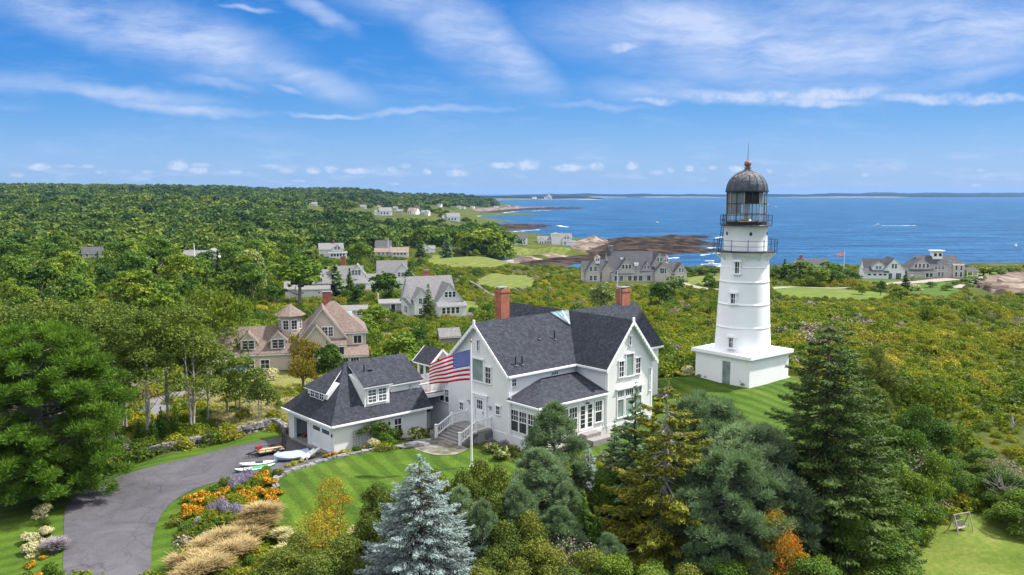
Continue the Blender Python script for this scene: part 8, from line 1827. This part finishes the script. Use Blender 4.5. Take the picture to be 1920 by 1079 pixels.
sky.altitude = 40; sky.air_density = 1.0; sky.dust_density = .6; sky.ozone_density = 3.0
hs = nt.nodes.new('ShaderNodeHueSaturation'); hs.inputs['Saturation'].default_value = 1.3; nt.links.new(sky.outputs[0], hs.inputs['Color']); hs.inputs['Value'].default_value = .7
tc = nt.nodes.new('ShaderNodeTexCoord').outputs['Generated']
sx = nt.nodes.new('ShaderNodeSeparateXYZ'); nt.links.new(tc, sx.inputs[0])
ay = mathn(nt, 'MAXIMUM', mathn(nt, 'ABSOLUTE', sx.outputs[1]), .05)
cx = mathn(nt, 'DIVIDE', sx.outputs[0], ay); cz = mathn(nt, 'DIVIDE', sx.outputs[2], ay)
cv = nt.nodes.new('ShaderNodeCombineXYZ'); nt.links.new(cx, cv.inputs[0]); nt.links.new(cz, cv.inputs[1]); cv = cv.outputs[0]
def skyxy(px, py):
    a = ray(px, py); return a[0]/a[1], a[2]/a[1]
def nz(scale, detail=5, rough=.6, vec=None):
    n = N(nt, 'ShaderNodeTexNoise'); n.inputs['Scale'].default_value = scale; n.inputs['Detail'].default_value = detail; n.inputs['Roughness'].default_value = rough
    nt.links.new(vec if vec is not None else cv, n.inputs['Vector']); return n
def warp(scale, amt, src=None):
    n = nz(scale, 4, .6, src); s = N(nt, 'ShaderNodeVectorMath', operation='SUBTRACT'); s.inputs[1].default_value = (.5, .5, .5); nt.links.new(n.outputs['Color'], s.inputs[0])
    m = N(nt, 'ShaderNodeVectorMath', operation='MULTIPLY'); m.inputs[1].default_value = amt; nt.links.new(s.outputs[0], m.inputs[0])
    a = N(nt, 'ShaderNodeVectorMath', operation='ADD'); nt.links.new(src if src is not None else cv, a.inputs[0]); nt.links.new(m.outputs[0], a.inputs[1]); return a.outputs[0]
wv = warp(7, (.075, .045, 0)); wf = warp(55, (.012, .006, 0))
def ell(px, py, hx, hy, ang, src, inner=.15, outer=1.0):
    x, z = skyxy(px, py)
    mp = N(nt, 'ShaderNodeMapping', vector_type='TEXTURE'); mp.inputs['Location'].default_value = (x, z, 0)
    mp.inputs['Rotation'].default_value = (0, 0, R(-ang)); mp.inputs['Scale'].default_value = (hx/F, hy/F, 1); nt.links.new(src, mp.inputs[0])
    l = N(nt, 'ShaderNodeVectorMath', operation='LENGTH'); nt.links.new(mp.outputs[0], l.inputs[0])
    mr = N(nt, 'ShaderNodeMapRange', interpolation_type='SMOOTHSTEP'); mr.inputs[1].default_value = outer; mr.inputs[2].default_value = inner; nt.links.new(l.outputs['Value'], mr.inputs[0])
    return mr.outputs[0]
def total(items, src, **k):
    acc = None
    for px, py, hx, hy, ang, st in items:
        e = mathn(nt, 'MULTIPLY', ell(px, py, hx, hy, ang, src, **k), st); acc = e if acc is None else mathn(nt, 'MAXIMUM', acc, e)
    return acc
cir = total([(330,75,330,80,13,1.0),(130,20,260,70,10,.9),(560,140,220,38,17,.75),(200,168,290,22,6,.85),(330,197,230,15,7,.8),(60,150,160,30,3,.5),(590,24,110,26,33,.7),(470,22,70,8,3,.7),
             (880,70,190,95,32,1.0),(960,120,150,60,30,.9),(1330,60,440,110,3,1.0),(1500,100,500,110,2,1.0),(1800,60,400,120,-6,1.0),(1650,20,400,60,0,.8),(1230,170,190,34,2,.6),
             (1800,150,260,30,-12,.6),(620,215,110,7,0,.8),(820,207,230,9,-2,.55),(1120,198,170,9,2,.5),(740,0,200,70,10,.6),(400,155,120,14,8,.5),(1100,40,160,70,0,.5),(540,165,60,8,14,.7)], wv, inner=.05)
# wisps drawn out along the streaks
rot = N(nt, 'ShaderNodeMapping'); rot.inputs['Rotation'].default_value = (0, 0, R(14)); rot.inputs['Scale'].default_value = (3.2, 17, 1); nt.links.new(warp(3, (.08, .08, 0)), rot.inputs[0])
wis = nz(1.9, 10, .70, rot.outputs[0]).outputs['Fac']; soft = nz(5, 5, .55).outputs['Fac']
cirn = mathn(nt, 'MULTIPLY', cir, ramp(nt, mathn(nt, 'ADD', mathn(nt, 'MULTIPLY', wis, .6), mathn(nt, 'MULTIPLY', soft, .4)), [(.38, (.22,)*3), (.60, (1, 1, 1))]))
gen = mathn(nt, 'MULTIPLY', ramp(nt, wis, [(.5, (0, 0, 0)), (.75, (.22, .22, .22))]), mathn(nt, 'GREATER_THAN', cz, .02))
cirn = mathn(nt, 'MAXIMUM', cirn, gen)
# brighter lumpy bands
band = total([(1400,181,170,17,0,1.0),(1560,176,140,16,-4,1.0),(1520,192,120,12,0,.9),(1760,184,150,15,2,.9),(1850,188,120,14,0,.9),(1168,88,45,10,0,.8),(1230,190,60,8,0,.7),(1680,181,60,12,0,.6)], warp(24, (.03, .018, 0)), inner=.25)
band = mathn(nt, 'MULTIPLY', band, ramp(nt, nz(42, 5, .65).outputs['Fac'], [(.36, (.35,)*3), (.6, (1, 1, 1))]))
# fair weather puffs low over the horizon
puffs = [(333,311,22,8),(375,310,20,4),(75,313,22,6),(125,312,14,3),(165,312,14,3),(30,329,17,4),(280,322,14,3),(190,322,12,3),(372,320,20,5),(440,322,16,3),(508,312,24,4),(540,320,16,4),(588,320,14,6),(622,319,13,6),(670,321,30,5),(735,318,9,4),(762,311,12,4),(800,322,9,5),(858,325,22,6),(942,310,26,5),(990,310,24,8),(1067,315,32,6),(1120,312,14,7),(1185,312,12,7),(1232,323,14,4),(1257,319,7,4),(1293,317,8,5),(1380,316,16,5),(1335,315,10,3),(1442,321,7,3),(1623,329,9,3),(1838,320,8,3),(1830,347,12,3),(560,340,14,2.5),(740,345,12,2.5)]
pf = total([(x, y, w_*1.25, h_*1.5, 0, 1.0 if h_ > 4 else .6) for x, y, w_, h_ in puffs], warp(110, (.010, .005, 0)), inner=.35)
pf = mathn(nt, 'MULTIPLY', pf, ramp(nt, nz(95, 4, .65).outputs['Fac'], [(.34, (.25,)*3), (.56, (1, 1, 1))]))
def mixs(f, a, c): return mixc(nt, f, a, c)
K = 1/.115; KV = K*.66
hz = ramp(nt, cz, [(0, (.95,)*3), (.05, (.55,)*3), (.12, (.22,)*3), (.3, (0, 0, 0))])
s0 = hs.outputs[0]
grad = ramp(nt, cz, [(0, (.23*KV, .42*KV, .74*KV)), (.04, (.19*KV, .395*KV, .76*KV)), (.09, (.08*KV, .30*KV, .71*KV)), (.15, (.02*KV, .215*KV, .66*KV)), (.22, (.0*KV, .17*KV, .60*KV)), (.30, (.10*KV, .30*KV, .66*KV)), (.5, (.70*K, .74*K, .82*K)), (1, (1.12*K, 1.11*K, 1.10*K))])
s0 = mixs(.8, s0, grad)
lowm = N(nt, 'ShaderNodeMapping'); lowm.inputs['Scale'].default_value = (16, 75, 1); nt.links.new(wf, lowm.inputs[0])
low = mathn(nt, 'MULTIPLY', ramp(nt, nz(1.0, 6, .6, lowm.outputs[0]).outputs['Fac'], [(.52, (0, 0, 0)), (.68, (1, 1, 1))]), ramp(nt, cz, [(.004, (0, 0, 0)), (.014, (1, 1, 1)), (.035, (.8, .8, .8)), (.06, (0, 0, 0))]))
s0 = mixs(mathn(nt, 'MULTIPLY', low, .5), s0, (.50*KV, .60*KV, .82*KV))
s1 = mixs(mathn(nt, 'MINIMUM', mathn(nt, 'MULTIPLY', cirn, 1.12), .95), s0, (.50*KV, .60*KV, .83*KV))
s2 = mixs(mathn(nt, 'MULTIPLY', band, .75), s1, (.62*KV, .68*KV, .85*KV))
s3 = mixs(mathn(nt, 'MULTIPLY', pf, .65), s2, (.66*KV, .72*KV, .86*KV))
nt.links.new(s3, bg.inputs[0]); bg.inputs[1].default_value = .115
w.cycles.sampling_method = 'MANUAL'; w.cycles.sample_map_resolution = 256
# air
HAZE = True
if HAZE:
    b = MB(); m = bpy.data.materials.new('haze'); m.use_nodes = True; n2 = m.node_tree; n2.nodes.clear()
    o2 = n2.nodes.new('ShaderNodeOutputMaterial'); v2 = n2.nodes.new('ShaderNodeVolumePrincipled'); n2.links.new(v2.outputs[0], o2.inputs['Volume'])
    v2.inputs['Color'].default_value = (.26, .46, .82, 1); v2.inputs['Density'].default_value = 3.8e-5; v2.inputs['Anisotropy'].default_value = .1
    b.mat(m); b.box(-30000, 30000, -400, 44000, -12, 130); o = b.build('haze'); tag(o, 'pale sea haze in the air over the whole coast', 'haze', kind='stuff')
SC.view_settings.view_transform = 'Standard'; SC.view_settings.look = 'None'; SC.view_settings.gamma = 1; SC.view_settings.exposure = .85
SC.render.film_transparent = False
c = SC.cycles; c.max_bounces = 5; c.diffuse_bounces = 2; c.glossy_bounces = 2; c.transmission_bounces = 2; c.transparent_max_bounces = 8; c.volume_bounces = 0
c.use_adaptive_sampling = True; c.adaptive_threshold = .012; c.use_denoising = True; c.sample_clamp_indirect = 6; c.caustics_reflective = False; c.caustics_refractive = False
c.volume_step_rate = 50; c.blur_glossy = .5
